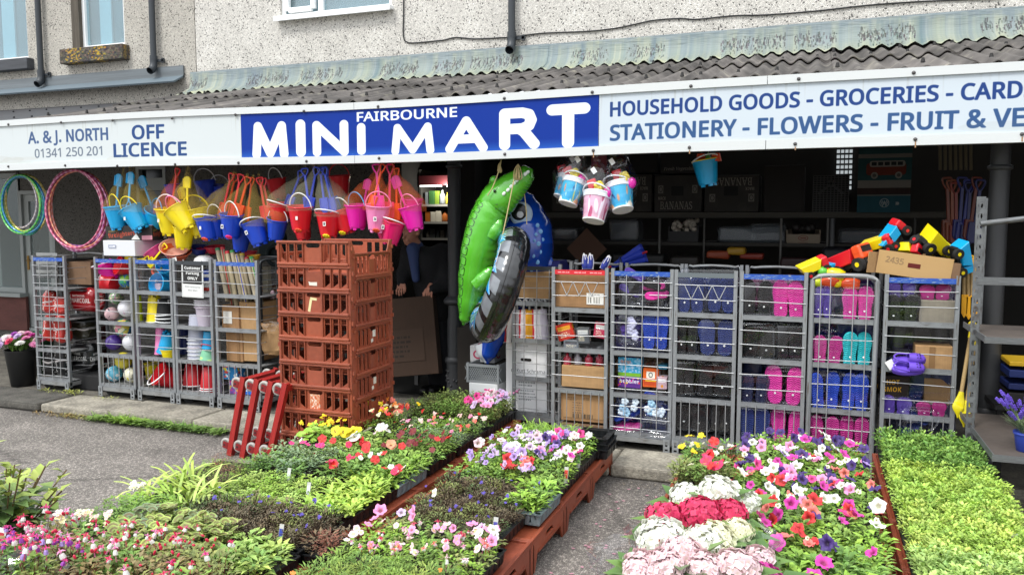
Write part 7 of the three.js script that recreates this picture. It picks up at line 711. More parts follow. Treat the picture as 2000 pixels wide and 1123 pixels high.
// leaves gathered into one mesh per tray
class Leaves {
  constructor() { this.p = []; this.c = []; this.i = []; }
  leaf(b, d, L, W, bend, col, dark = 0.7) { // folded blade with a drooping tip
    const n = this.p.length / 3, s = V(d.z, 0, -d.x); if (s.lengthSq() < 1e-6) s.set(1, 0, 0); s.normalize(); const u = s.clone().cross(d).normalize(); if (u.y < 0) u.negate(); const q = (t, w, h) => this.p.push(b.x + d.x * L * t + s.x * w + u.x * h, b.y + d.y * L * t + s.y * w + u.y * h, b.z + d.z * L * t + s.z * w + u.z * h);
    q(0, 0, 0); q(0.45, W / 2, 0.12 * W + bend * L * 0.5); q(0.45, -W / 2, 0.12 * W + bend * L * 0.5); q(0.5, 0, bend * L * 0.5 - 0.06 * W); q(1, 0, -bend * L * 0.6);
    for (const k of [dark, 1, 0.94, 0.86, 1.1]) this.c.push(col[0] * k, col[1] * k, col[2] * k); this.i.push(n, n + 1, n + 3, n, n + 3, n + 2, n + 1, n + 4, n + 3, n + 3, n + 4, n + 2);
  }
  strap(b, d, L, W, droop, col, seg = 5) { const s = V(d.z, 0, -d.x).normalize(), n = this.p.length / 3; let p = b.clone(), dir = d.clone(); for (let k = 0; k <= seg; k++) { const w = W * 0.5 * Math.sin(PI * (0.18 + 0.82 * (1 - k / seg)) * 0.9 + 0.1), h = k / seg; for (const q of [-1, 1]) { this.p.push(p.x + s.x * w * q, p.y + s.y * w * q, p.z + s.z * w * q); const e = 0.75 + 0.4 * h; this.c.push(col[0] * e, col[1] * e, col[2] * e); } if (k < seg) { const a = n + k * 2; this.i.push(a, a + 1, a + 2, a + 1, a + 3, a + 2); } p.addScaledVector(dir, L / seg); dir.y -= droop / seg; dir.normalize(); } }
  disc(p, nrm, r, c0, c1, n = 9) { const k = this.p.length / 3, a = V(nrm.y, -nrm.x, 0.01).normalize(), b = nrm.clone().cross(a); this.p.push(p.x, p.y, p.z); this.c.push(...c0); for (let j = 0; j < n; j++) for (const [f, cc] of [[0.62, c1[0]], [1, c1[1]]]) { const t = (j / n * 1.82 + 0.09) * PI, w = r * f * (1 + 0.09 * Math.sin(j * 2.4)), h = f * f * r * 0.22; this.p.push(p.x + a.x * Math.cos(t) * w + b.x * Math.sin(t) * w + nrm.x * h, p.y + a.y * Math.cos(t) * w + b.y * Math.sin(t) * w + nrm.y * h, p.z + a.z * Math.cos(t) * w + b.z * Math.sin(t) * w + nrm.z * h); this.c.push(...cc); } for (let j = 0; j < n - 1; j++) { const q = k + 1 + j * 2; this.i.push(k, q, q + 2, q, q + 1, q + 2, q + 1, q + 3, q + 2); } }
  stem(a, b, r, col) { const n = this.p.length / 3, s = V(1, 0, 0).cross(b.clone().sub(a)).normalize(), e = V(0, 0, 1).cross(b.clone().sub(a)).normalize(); for (const p of [a, b]) for (const q of [s, e, s.clone().add(e).multiplyScalar(-0.7)]) { this.p.push(p.x + q.x * r, p.y + q.y * r, p.z + q.z * r); this.c.push(...col); } for (let j = 0; j < 3; j++) { const k = (j + 1) % 3; this.i.push(n + j, n + k, n + 3 + j, n + k, n + 3 + k, n + 3 + j); } }
  geo() { const g = new THREE.BufferGeometry(); g.setAttribute('position', new THREE.Float32BufferAttribute(this.p, 3)); g.setAttribute('color', new THREE.Float32BufferAttribute(this.c, 3)); g.setIndex(this.i); g.computeVertexNormals(); return g; }
}
const leafM = MP({ vertexColors: true, roughness: 0.52, side: THREE.DoubleSide, transmission: 0.22, thickness: 0, specularIntensity: 0.6 }), leafMat = MP({ vertexColors: true, roughness: 0.55, side: THREE.DoubleSide, specularIntensity: 0.5 });
const leafU = (() => { const F = new Leaves(); F.leaf(V(0, 0, 0), V(0, 0, 1), 1, 0.55, 0.16, [1, 1, 1], 0.85); return F.geo(); })(), lM = new Map();
function leafPart(o, b, d, L, W, col) { const k = col.map((v) => v.toFixed(2)).join(), m = lM.get(k) || MP({ color: new THREE.Color(...col), vertexColors: true, roughness: 0.5, side: THREE.DoubleSide, transmission: 0.22, thickness: 0 }); lM.set(k, m); const l = part('leaf', leafU, m, o, b), x = UPY.clone().cross(d).normalize(), yv = d.clone().cross(x).normalize(); l.quaternion.setFromRotationMatrix(new THREE.Matrix4().makeBasis(x, yv, d)); l.scale.set(W / 0.55, L, L); return l; }
const GC = { green: [0.12, 0.22, 0.045], mid: [0.17, 0.28, 0.06], lime: [0.24, 0.35, 0.06], pale: [0.29, 0.4, 0.1], grey: [0.19, 0.27, 0.14], dark: [0.085, 0.13, 0.045], bronze: [0.14, 0.11, 0.065], olive: [0.19, 0.22, 0.07], fresh: [0.22, 0.36, 0.05] };
const vary = (c, k = 0.3) => { const f = 1.22 + 1.1 * (rnd() - 0.5) * 2 * k, g = (rnd() - 0.5) * 0.12; return [c[0] * f * (1 + g), c[1] * f, c[2] * f * (1 - g)]; };
const rdir = (up) => { const a = rnd() * 2 * PI, y = up + rnd() * 0.6, r = 1; return V(Math.cos(a) * r, y, Math.sin(a) * r).normalize(); };
function foliage(kind, w, d, h, n, cols, o = {}) {
  const F = new Leaves(), base = o.base ?? 0;
  const nx = Math.max(1, Math.round(w / (o.space ?? 0.09))), nz = Math.max(1, Math.round(d / (o.space ?? 0.09))), per = Math.max(1, Math.round(n * (kind === 'bush' ? 1.3 : 1) / (nx * nz)));
  for (let i = 0; i < nx; i++) for (let j = 0; j < nz; j++) {
    const cx = (i + 0.5 + rr(-0.28, 0.28)) / nx * w - w / 2, cz = (j + 0.5 + rr(-0.28, 0.28)) / nz * d - d / 2, hh = h * rr(0.72, 1.12), rad = (o.space ?? 0.09) * rr(0.6, 0.95), pc = vary(pick(cols), 0.18);
    for (let k = 0; k < per; k++) {
      if (kind === 'strap') { const q = rdir(1.5); F.strap(V(cx + rr(-0.02, 0.02), base, cz + rr(-0.02, 0.02)), q, hh * rr(1, 1.5), o.W ?? 0.018, rr(0.9, 2.3), vary(pc, 0.25)); continue; }
      if (kind === 'round') { const a = rnd() * 6.28, r = rad * Math.sqrt(rnd()) * 1.2, y = base + hh * (0.45 + 0.6 * rnd()) - r * 0.6, p = V(cx + Math.cos(a) * r, y, cz + Math.sin(a) * r), c = vary(pc, 0.2), ring = o.ring ? [o.ring.map((v) => v * rr(0.8, 1.2)), c] : [c, c]; F.disc(p, V(rr(-0.5, 0.5), 1, rr(-0.3, 0.6)).normalize(), (o.L ?? 0.035) * rr(0.7, 1.2), c.map((v) => v * 0.8), ring); F.stem(V(cx, base, cz), p, 0.0015, [0.16, 0.2, 0.06]); continue; }
      const t = Math.pow(rnd(), 0.7), a = rnd() * 6.28, r = rad * Math.sqrt(rnd()) * (0.5 + 0.5 * t), y = base + hh * t * (1 - 0.35 * Math.pow(r / rad, 2)), p = V(cx + Math.cos(a) * r, y, cz + Math.sin(a) * r), out = V(Math.cos(a), rr(-0.15, 0.9) * (o.up ?? 1), Math.sin(a)).normalize(), L = (o.L ?? 0.03) * rr(0.5, 1.12), e = 0.5 + 0.5 * t;
      F.leaf(p, out, L, L * (o.wr ?? 0.5), o.bend ?? 0.15, vary(pc, 0.3).map((v) => v * (0.75 + 0.25 * e)));
      if (o.stems && rnd() < 0.25) F.stem(V(cx, base, cz), p.clone().addScaledVector(out, L * 0.4), 0.0014, o.stems);
    }
  }
  return F.geo();
}
// flowers
function petalDisc(n, rings, f) { const p = [], c = [], ix = []; p.push(0, f(0, 0)[1], 0); c.push(...f(0, 0)[2]); for (let r = 1; r <= rings; r++) for (let j = 0; j < n; j++) { const a = j / n * 2 * PI, [w, h, col] = f(r / rings, a); p.push(Math.cos(a) * w, h, Math.sin(a) * w); c.push(...col); } for (let j = 0; j < n; j++) { const k = (j + 1) % n; ix.push(0, 1 + k, 1 + j); for (let r = 0; r < rings - 1; r++) { const a = 1 + r * n + j, b = 1 + r * n + k; ix.push(a, b, a + n, b, b + n, a + n); } } const g = new THREE.BufferGeometry(); g.setAttribute('position', new THREE.Float32BufferAttribute(p, 3)); g.setAttribute('color', new THREE.Float32BufferAttribute(c, 3)); g.setIndex(ix); g.computeVertexNormals(); return g; }
const petunias = [0, 1, 2].map((s) => petalDisc(20, 4, (t, a) => { const lobe = 1 + 0.11 * Math.cos(5 * a + s) - 0.04 * Math.cos(10 * a), k = t < 0.3 ? 0.45 : 0.8 + 0.25 * t; return [t * lobe, -0.75 * Math.pow(1 - t, 2.2) + 0.12 * t * Math.sin(5 * a + s * 2) * t + 0.1 * Math.sin(9 * a + s) * t * t - 0.1 * t * t, [k, k, k * (t < 0.3 ? 0.7 : 1)]]; }));
const pansyG = petalDisc(25, 4, (t, a) => { const lobe = 0.86 + 0.16 * Math.abs(Math.cos(2.5 * a)), blot = t < 0.5 && Math.sin(a) > 0.1 + 0.3 * Math.sin(5 * a) ? 0.04 : 1, k = t < 0.14 ? 1 : blot; return [t * lobe, 0.06 * Math.cos(5 * a) * t + 0.05 * t, t < 0.14 ? [1.6, 1.3, 0.3] : [k, k, k]]; }), plainG = petalDisc(20, 3, (t, a) => [t * (0.88 + 0.15 * Math.abs(Math.cos(2.5 * a))), 0.1 * Math.cos(5 * a) * t, t < 0.34 ? [1.3, 1.1, 0.5] : [1, 1, 1]]);
const tinyG = merge5((() => { const l = []; for (let i = 0; i < 7; i++) { const a = i * 2.4, r = 0.32 * Math.sqrt(i); l.push(plainG.clone().scale(0.42, 0.42, 0.42).rotateX(rr(-0.5, 0.5)).translate(Math.cos(a) * r, 0.3 - r * r * 0.25, Math.sin(a) * r)); } return l; })());
function merge5(l) { return mergeGeometries(l.map((g) => g.toNonIndexed())); }
const hydraG = [0, 1].map((s) => { const floret = petalDisc(8, 1, (t, a) => [t * (0.75 + 0.3 * Math.abs(Math.cos(2 * a))), 0.12 * t, t ? [1, 1, 1] : [0.75, 0.8, 0.6]]), l = []; for (let i = 0; i < 150; i++) { const y = 1 - (i / 150) * 1.15, r = Math.sqrt(Math.max(0, 1 - y * y)), a = i * 2.39996, nrm = V(Math.cos(a) * r, y, Math.sin(a) * r), k = rr(0.86, 1.1), fs = rr(0.15, 0.22); const g = floret.clone().scale(fs, fs, fs).rotateY(rnd() * 6).applyQuaternion(new THREE.Quaternion().setFromUnitVectors(UPY, nrm.clone().add(V(rr(-0.55, 0.55), rr(-0.55, 0.55), rr(-0.55, 0.55))).normalize())).translate(nrm.x * k, nrm.y * k * 0.72, nrm.z * k); const c = g.attributes.color, e = rr(0.84, 1.1); for (let q = 0; q < c.array.length; q++) c.array[q] *= e; l.push(g); } return merge5(l); });
const fuchG = (() => { const F = new Leaves(); for (let i = 0; i < 4; i++) { const a = i / 4 * 6.28 + 0.4; F.leaf(V(0, 0.1, 0), V(Math.cos(a), 0.35, Math.sin(a)).normalize(), 1.15, 0.5, 0.25, [1, 1, 1], 0.9); } F.stem(V(0, 0.1, 0), V(0, 0.9, 0), 0.14, [1, 0.9, 0.9]); for (let i = 0; i < 4; i++) F.stem(V(0, -0.4, 0), V(Math.cos(i * 1.6) * 0.12, -1.7, Math.sin(i * 1.6) * 0.12), 0.025, [1, 0.6, 0.8]); return F.geo(); })(), bellG = petalDisc(14, 3, (t, a) => [t < 0.4 ? t * 1.1 : 0.44 + 0.12 * Math.cos(7 * a) * t, -Math.pow(t, 2) * 0.75, [1, 1, 1]]), budG = new THREE.SphereGeometry(0.4, 10, 8).scale(0.8, 1.35, 0.8);
const FC = { white: [0.84, 0.84, 0.8], violet: [0.42, 0.28, 0.66], lilac: [0.6, 0.45, 0.72], deep: [0.055, 0.022, 0.17], pink: [0.82, 0.3, 0.55], hot: [0.75, 0.05, 0.28], red: [0.62, 0.025, 0.03], coral: [0.8, 0.2, 0.17], magenta: [0.62, 0.04, 0.36], cream: [0.82, 0.8, 0.6], yellow: [0.85, 0.66, 0.02], orange: [0.8, 0.26, 0.05], maroon: [0.16, 0.012, 0.02], blue: [0.1, 0.07, 0.5], palepink: [0.82, 0.6, 0.66], peach: [0.76, 0.34, 0.2], crimson: [0.68, 0.03, 0.13], purple: [0.35, 0.05, 0.42] };
const fM = {}; for (const k in FC) fM[k] = MP({ color: new THREE.Color(...FC[k]), vertexColors: true, roughness: 0.6, side: THREE.DoubleSide, transmission: 0.15, thickness: 0 });
const cellG = (w, d, o = {}) => { const l = [bx(w - 0.02, 0.012, d - 0.02, 0, 0.006, 0)], nx = Math.round(w / 0.062), nz = Math.round(d / 0.062), cell = (x, z, ry) => { const g = new THREE.CylinderGeometry(0.041, 0.032, 0.056, 4, 1).rotateY(PI / 4 + ry).scale(1, 1, 0.55); l.push(g.rotateY(ry).translate(x, 0.034, z)); }; for (let i = 0; i < nx; i++) for (const q of [-1, 1]) cell((i + 0.5) / nx * w - w / 2, q * (d / 2 - 0.02), 0); for (let j = 0; j < nz; j++) for (const q of [-1, 1]) cell(q * (w / 2 - 0.02), (j + 0.5) / nz * d - d / 2, PI / 2); l.push(bx(w, 0.006, 0.012, 0, 0.063, d / 2), bx(w, 0.006, 0.012, 0, 0.063, -d / 2), bx(0.012, 0.006, d, w / 2, 0.063, 0), bx(0.012, 0.006, d, -w / 2, 0.063, 0)); return merge(l); };
const trayM = MP({ color: lin('#17191b'), roughness: 0.42 }), trayG = MP({ color: lin('#76858a'), roughness: 0.5 }), soilM = MP({ color: lin('#2a2019'), bumpMap: rep(noiseTex, 4), bumpScale: 0.006, roughness: 0.95 });
function tray(label, X0, X1, D0, D1, y, fol, flowers = [], o = {}) {
  const hs = o.hs ?? (y > 0.3 ? 0.85 : D0 > 4.9 ? 0.85 : 0.68); if (y < 0.3) { if (X1 > -2.13 && X1 < -2.07) X1 = -2.19; if (X0 < -1.99 && X0 > -2.07) X0 = -1.96; } const w = X1 - X0, d = D1 - D0, t = thing(o.name || 'plant_tray', label, o.cat || 'plants', V((X0 + X1) / 2, y, -(D0 + D1) / 2), o.group);
  part('cell_tray', cellG(w, d), o.grey ? trayG : trayM, t); part('soil', bx(w - 0.05, 0.01, d - 0.05, 0, 0.052, 0), soilM, t);
  for (const f of fol) stuff(part('foliage', foliage(f[0], w - 0.015, d + 0.02, f[1] * hs, f[2], f[3], { base: 0.056, ...f[4] }), leafM, t));
  for (const [kind, n, cols, size, h, q = {}] of flowers) for (let i = 0; i < n; i++) {
    const x = q.x ? rr(...q.x) * w : rr(-0.5, 0.5) * w, z = q.z ? rr(...q.z) * d : rr(-0.5, 0.5) * d, c = pick(cols), g = kind === 'petunia' ? pick(petunias) : kind === 'pansy' ? pansyG : kind === 'tiny' ? tinyG : kind === 'hydra' ? pick(hydraG) : kind === 'fuchsia' ? fuchG : kind === 'bud' ? budG : plainG;
    const f = part(kind === 'hydra' ? 'flower_head' : kind === 'bud' ? 'bud' : 'flower', g, kind === 'bud' ? M('#c21f45', 0.4) : fM[c], t, V(x, h * hs * rr(0.86, 1.1) + 0.05, z)); const fs = size * rr(0.68, 1.12); kind === 'hydra' ? f.scale.setScalar(fs) : f.scale.set(fs * rr(0.8, 1.12), fs * rr(0.7, 1.5), fs * rr(0.8, 1.12)); const s = q.tilt ?? 0.75; f.rotation.set(rr(-0.2, s + 0.35), rnd() * 6.28, rr(-s, s), 'XZY');
    if (kind === 'fuchsia') { f.rotation.set(rr(-0.4, 0.4), rnd() * 6, rr(-0.4, 0.4)); part('corolla', bellG, fM[q.bell ? pick(q.bell) : 'white'], f, V(0, 0.1, 0)); }
  }
  for (const [px, py, hh, col] of o.tags || []) { const g = part('plant_label', bx(0.024, hh * 0.9, 0.002, 0, hh * 0.45, 0), M('#b9b9b4', 0.5), t, V(px * w, 0.05, pz(py) * d)); g.rotation.x = -0.25; part('picture', bx(0.02, hh * 0.4, 0.001, 0, hh * 0.55, 0.0018), M(col, 0.5), g); }
  return t;
}
const pz = (v) => v;
{
  const Y = 0.19, mid = GC.mid, F = (k, h, n, c, o) => [k, h, n, c, o || {}];
  // left table, from the shop end towards the viewer
  tray('bushy small-leaved green plants at the shop end of the left table', -2.9, -2.42, 5.45, 5.98, Y, [F('bush', 0.19, 2600, [GC.olive, GC.mid, [0.2, 0.26, 0.07]], { L: 0.032, wr: 0.55, stems: [0.12, 0.13, 0.04] })]);
  tray('mauve and pink petunias at the shop end of the left table', -2.4, -2.08, 5.38, 6.0, Y, [F('bush', 0.17, 1300, [GC.mid, GC.olive], { L: 0.034 })], [['petunia', 34, ['lilac', 'palepink', 'lilac', 'pink'], 0.033, 0.2], ['petunia', 5, ['hot'], 0.036, 0.22, { x: [-0.5, -0.2] }]]);
  tray('orange and red nemesias with yellow flecks beside the bread crates', -3.12, -2.76, 4.95, 5.4, Y, [F('bush', 0.15, 900, [GC.mid, GC.fresh], { L: 0.03, wr: 0.35 })], [['tiny', 42, ['coral', 'red', 'orange', 'orange', 'yellow', 'cream'], 0.026, 0.19]]);
  tray('small bright yellow flowers beside the foot of the bread crates', -3.3, -3.08, 4.62, 4.88, Y, [F('round', 0.15, 130, [GC.pale, GC.fresh], { L: 0.028 })], [['tiny', 17, ['yellow'], 0.021, 0.2]]);
  tray('ferny green plants with pale pink flowers in the left table', -2.72, -2.1, 4.86, 5.34, Y, [F('bush', 0.15, 3000, [GC.mid, GC.grey, GC.fresh], { L: 0.026, wr: 0.35 })], [['tiny', 26, ['palepink', 'coral', 'pink', 'palepink'], 0.022, 0.17], ['tiny', 6, ['red'], 0.02, 0.19]]);
  tray('large-flowered yellow and white pansies in the left table', -3.02, -2.62, 4.42, 4.8, Y, [F('bush', 0.13, 900, [GC.pale, GC.mid], { L: 0.042, wr: 0.6 })], [['pansy', 7, ['yellow'], 0.04, 0.18, { x: [-0.45, -0.05], z: [-0.1, 0.4] }], ['pansy', 4, ['white'], 0.044, 0.19, { x: [0.05, 0.45] }], ['pansy', 5, ['palepink', 'white'], 0.034, 0.19, { x: [0.1, 0.5], z: [-0.5, -0.1] }], ['plain', 6, ['red'], 0.036, 0.15, { z: [0.32, 0.5] }]]);
  tray('dark maroon pansies at the right edge of the left table', -2.58, -2.12, 4.42, 4.82, Y, [F('bush', 0.12, 1000, [GC.mid, GC.green], { L: 0.04, wr: 0.55 })], [['plain', 22, ['maroon', 'maroon', 'red'], 0.032, 0.17], ['pansy', 2, ['peach'], 0.036, 0.18, { z: [0.3, 0.45], x: [-0.35, -0.1] }]]);
  tray('red begonias and leafy green plants in the left table', -2.74, -2.42, 3.98, 4.38, Y, [F('bush', 0.13, 700, [GC.green, GC.mid], { L: 0.05, wr: 0.5 })], [['plain', 10, ['red', 'crimson'], 0.03, 0.17], ['plain', 4, ['white'], 0.022, 0.16]], { tags: [[-0.1, 0.46, 0.12, '#a02a24']] });
  tray('bright green leafy seedlings in pale grey pots on the left table', -2.4, -2.12, 4.0, 4.38, Y, [F('bush', 0.13, 600, [GC.mid, GC.fresh], { L: 0.05, wr: 0.42 })], [['plain', 8, ['crimson', 'white', 'red'], 0.024, 0.15, { z: [0.3, 0.5] }]], { grey: 1 });
  tray('grey green bushy plants beside the crate dollies', -3.24, -2.78, 3.9, 4.38, Y, [F('bush', 0.15, 1700, [GC.grey, GC.green, GC.grey], { L: 0.034, wr: 0.55 })], [['plain', 7, ['pink', 'hot', 'white'], 0.022, 0.17, { z: [-0.5, -0.2] }]]);
  tray('low mossy plants with reddish tips at the left edge of the table', -3.5, -3.14, 3.55, 4.05, Y, [F('bush', 0.1, 2600, [GC.fresh, GC.bronze, GC.mid, [0.2, 0.09, 0.05]], { L: 0.02, wr: 0.25 })]);
  tray('lime strap-leaved seedlings at the right edge of the left table', -2.5, -2.1, 3.5, 4.0, Y, [F('strap', 0.11, 760, [GC.lime, GC.lime, [0.3, 0.4, 0.07]], { W: 0.017, space: 0.06 })]);
  tray('pale green creeping plants in the middle of the left table', -3.1, -2.54, 3.42, 3.86, Y, [F('bush', 0.1, 4200, [GC.pale, GC.lime, GC.pale, GC.fresh], { L: 0.017, wr: 0.9, space: 0.07 })], [], { tags: [[0.0, -0.4, 0.12, '#c9cfd0'], [0.46, 0.0, 0.12, '#cfcfd6']] });
  tray('dark-leaved blue lobelias across the front of the left table', -2.98, -2.12, 3.02, 3.42, Y, [F('bush', 0.15, 5600, [GC.bronze, GC.dark, GC.bronze, GC.olive], { L: 0.021, wr: 0.3, up: 1.4, stems: [0.08, 0.05, 0.03] })], [['tiny', 24, ['blue'], 0.0105, 0.17]], { tags: [[0.36, 0.46, 0.14, '#2c3f9a']] });
  tray('zoned geranium leaves near the front of the left table', -3.02, -2.5, 2.68, 3.02, Y, [F('round', 0.24, 900, [GC.pale, GC.grey, GC.pale], { L: 0.026, ring: [0.17, 0.13, 0.06] })], [['plain', 1, ['peach'], 0.04, 0.12, { x: [0.48, 0.5], z: [0.4, 0.45] }]]);
  tray('pale leafy rosettes in square black pots near the front of the left table', -2.46, -2.16, 2.7, 3.0, Y, [F('bush', 0.13, 420, [GC.pale, GC.mid], { L: 0.055, wr: 0.5 })], [['pansy', 1, ['peach'], 0.05, 0.06, { x: [-0.5, -0.42], z: [0.5, 0.55] }]]);
  tray('tiny-leaved green trailing plants at the left front', -3.42, -3.02, 2.86, 3.24, Y, [F('bush', 0.16, 2400, [GC.mid, GC.fresh, GC.mid], { L: 0.021, wr: 0.6 })]);
  tray('lime arching grass plants on the left front edge', -3.42, -3.02, 3.26, 3.58, Y, [F('strap', 0.26, 130, [[0.34, 0.42, 0.11], [0.28, 0.38, 0.08]], { W: 0.016, space: 0.12 })], [['tiny', 5, ['white'], 0.026, 0.16, { x: [-0.5, -0.35], z: [0.3, 0.5] }]]);
  tray('red and white fuchsias at the front left corner', -3.3, -2.22, 2.28, 2.66, Y, [F('bush', 0.26, 3600, [GC.green, GC.olive, [0.2, 0.16, 0.07], GC.mid], { L: 0.042, wr: 0.5, stems: [0.2, 0.06, 0.04] })], [['fuchsia', 60, ['crimson', 'hot', 'crimson', 'pink'], 0.021, 0.33], ['bud', 90, ['red'], 0.019, 0.32], ['fuchsia', 26, ['magenta', 'hot'], 0.022, 0.3, { x: [-0.5, 0], z: [0.1, 0.5], bell: ['purple', 'violet'] }], ['tiny', 16, ['palepink', 'cream'], 0.022, 0.32, { x: [-0.4, -0.1], z: [-0.5, -0.3] }]]);
  // the lime-leaved shrub at the corner
  { const o = thing('potted_shrub', 'lime green broad-leaved shrub at the bottom left corner', 'shrub', V(-3.56, 0.05, -2.62)); part('pot', lathe([[0, 0], [0.1, 0], [0.13, 0.2], [0.14, 0.2], [0.14, 0.22], [0.12, 0.22], [0.1, 0.18], [0, 0.18]], 24), trayM, o); const F2 = new Leaves(); for (let s = 0; s < 30; s++) { const a = s * 2.4, r = 0.08 + 0.26 * rnd(), tip = V(Math.cos(a) * r, rr(0.42, 0.64), Math.sin(a) * r); F2.stem(V(0, 0.18, 0), tip, 0.004, [0.16, 0.1, 0.05]); for (let k = 0; k < 9; k++) { const t = 0.35 + 0.68 * k / 9, p = V(0, 0.18, 0).lerp(tip, Math.min(1, t)), b = k * 1.57 + s, top = t > 0.8, L = top ? rr(0.06, 0.09) : rr(0.1, 0.15); leafPart(o, p, V(Math.cos(b), top ? 0.7 : 0.15, Math.sin(b)).normalize(), L, L * 0.52, pick(top ? [[0.42, 0.5, 0.1], [0.36, 0.46, 0.08]] : k > 4 ? [[0.28, 0.38, 0.07], [0.22, 0.34, 0.06]] : [[0.1, 0.18, 0.05], [0.13, 0.23, 0.06]])); } } part('stems', F2.geo(), leafM, o); const tg = part('plant_label', rbx(0.07, 0.2, 0.003, 0.0015), M('#d6d6d4', 0.5), o, V(0.24, 0.3, 0.22)); tg.rotation.set(-0.2, 0.3, -0.15); part('picture', bx(0.055, 0.1, 0.001, 0, 0.03, 0.0025), M('#b02a3c', 0.5), tg); }
  // middle table
  tray('mixed purple, white and pink petunias at the shop end of the middle table', -2.04, -1.3, 4.22, 5.12, Y, [F('bush', 0.16, 3600, [GC.mid, GC.fresh, GC.mid], { L: 0.036, wr: 0.5 })], [['petunia', 62, ['violet', 'lilac', 'violet', 'lilac', 'white'], 0.029, 0.19, { x: [-0.5, 0.25] }], ['petunia', 30, ['hot', 'pink', 'deep', 'white', 'magenta', 'violet'], 0.031, 0.2, { x: [0.0, 0.5], z: [-0.5, 0.2] }], ['petunia', 12, ['coral', 'red', 'coral'], 0.034, 0.18, { x: [-0.1, 0.3], z: [0.2, 0.5] }], ['petunia', 26, ['white', 'cream', 'palepink'], 0.03, 0.19, { z: [-0.5, 0.1] }]], { tags: [[0.49, 0.3, 0.12, '#c23a2a'], [0.47, -0.05, 0.12, '#4a8a3a']] });
  tray('fine grassy green plants at the far end of the middle table', -1.92, -1.46, 5.14, 5.42, Y, [F('strap', 0.13, 700, [GC.mid, GC.fresh], { W: 0.006, space: 0.06 })]);
  { const o = thing('empty_tray', 'stacked empty black seed trays on the corner of the middle table', 'tray', V(-1.35, Y, -5.27)); for (let i = 0; i < 3; i++) part('seed_tray', cellG(0.22, 0.26), trayM, o, V(rr(-0.01, 0.01), i * 0.035, rr(-0.01, 0.01))); }
  tray('dark-leaved blue lobelias filling the middle of the middle table', -2.04, -1.36, 3.44, 4.18, Y, [F('bush', 0.13, 7600, [GC.bronze, GC.dark, GC.bronze, GC.olive, GC.olive], { L: 0.019, wr: 0.3, up: 1.4, stems: [0.08, 0.05, 0.03] })], [['tiny', 26, ['blue'], 0.0105, 0.15], ['plain', 1, ['white'], 0.03, 0.17, { x: [-0.3, -0.25], z: [0.15, 0.2] }]], { tags: [[0.47, 0.49, 0.15, '#4a4a9a']] });
  tray('fresh leafy plants at the right edge of the middle table', -1.46, -1.28, 3.86, 4.24, Y + 0.004, [F('bush', 0.14, 420, [GC.fresh, GC.mid], { L: 0.05, wr: 0.5 })], [], { grey: 1 });
  tray('pink and white mixed flowers in the middle table', -2.0, -1.3, 3.02, 3.4, Y, [F('bush', 0.14, 2000, [GC.mid, GC.olive, GC.fresh], { L: 0.032, wr: 0.5 })], [['plain', 34, ['palepink', 'pink', 'palepink'], 0.019, 0.16], ['fuchsia', 46, ['coral', 'palepink', 'pink', 'crimson'], 0.017, 0.15, { bell: ['palepink', 'white'] }], ['petunia', 12, ['pink', 'lilac'], 0.033, 0.19, { z: [-0.5, -0.05] }], ['petunia', 4, ['white'], 0.03, 0.18, { x: [0.3, 0.5], z: [-0.5, -0.2] }]]);
  tray('feathery lime marigold foliage at the front of the middle table', -2.06, -1.34, 2.42, 2.98, Y, [F('bush', 0.15, 6200, [[0.19, 0.28, 0.05], GC.mid, [0.22, 0.29, 0.06], GC.mid], { L: 0.036, wr: 0.2, up: 1.2 })], [['tiny', 4, ['yellow', 'orange'], 0.013, 0.17]]);
  tray('reddish trailing seedlings between the two left tables', -2.2, -2.03, 3.06, 3.3, Y - 0.02, [F('bush', 0.13, 420, [GC.bronze, [0.2, 0.08, 0.05]], { L: 0.034, wr: 0.3 })]);
  // right tables
  const Y2 = 0.36;
  const mixed = ['white', 'white', 'deep', 'deep', 'magenta', 'hot', 'red', 'pink', 'coral', 'white', 'deep'];
  tray('white and dark purple petunias at the shop end of the right table', -0.32, 0.31, 4.4, 4.98, Y2, [F('bush', 0.14, 2400, [GC.mid, GC.fresh], { L: 0.036 })], [['petunia', 40, ['white', 'deep', 'deep', 'white', 'magenta'], 0.031, 0.17], ['petunia', 14, ['pink', 'magenta', 'violet', 'red'], 0.03, 0.16, { z: [0.1, 0.5] }]]);
  tray('mixed white, purple and red petunias in the middle of the right table', -0.34, 0.31, 3.7, 4.36, Y2, [F('bush', 0.14, 2800, [GC.mid, GC.fresh, GC.green], { L: 0.036 })], [['petunia', 74, mixed, 0.031, 0.17], ['petunia', 12, ['cream'], 0.018, 0.18]]);
  tray('mixed petunias nearest the viewer on the right table', -0.3, 0.31, 3.18, 3.66, Y2, [F('bush', 0.13, 2400, [GC.fresh, GC.mid, GC.green], { L: 0.042 })], [['petunia', 32, ['red', 'white', 'deep', 'magenta', 'coral', 'hot', 'deep', 'red'], 0.033, 0.16], ['petunia', 8, ['cream'], 0.014, 0.17]]);
  tray('plain green petunia leaves at the front of the right table', -0.26, 0.31, 2.82, 3.16, Y2, [F('bush', 0.13, 1200, [GC.green, GC.mid, GC.fresh], { L: 0.05, wr: 0.55 })], [['petunia', 4, ['red', 'deep', 'magenta'], 0.034, 0.15]]);
  tray('trailing green plants with red flowers on the kerb side of the right table', -0.62, -0.36, 3.98, 4.5, Y2, [F('bush', 0.19, 1500, [GC.green, GC.mid, GC.olive], { L: 0.032, wr: 0.5, stems: [0.12, 0.14, 0.04] })], [['plain', 9, ['red', 'crimson'], 0.034, 0.19, { x: [0, 0.5] }], ['tiny', 5, ['yellow'], 0.024, 0.22, { x: [-0.5, -0.1] }], ['tiny', 8, ['white'], 0.016, 0.18]]);
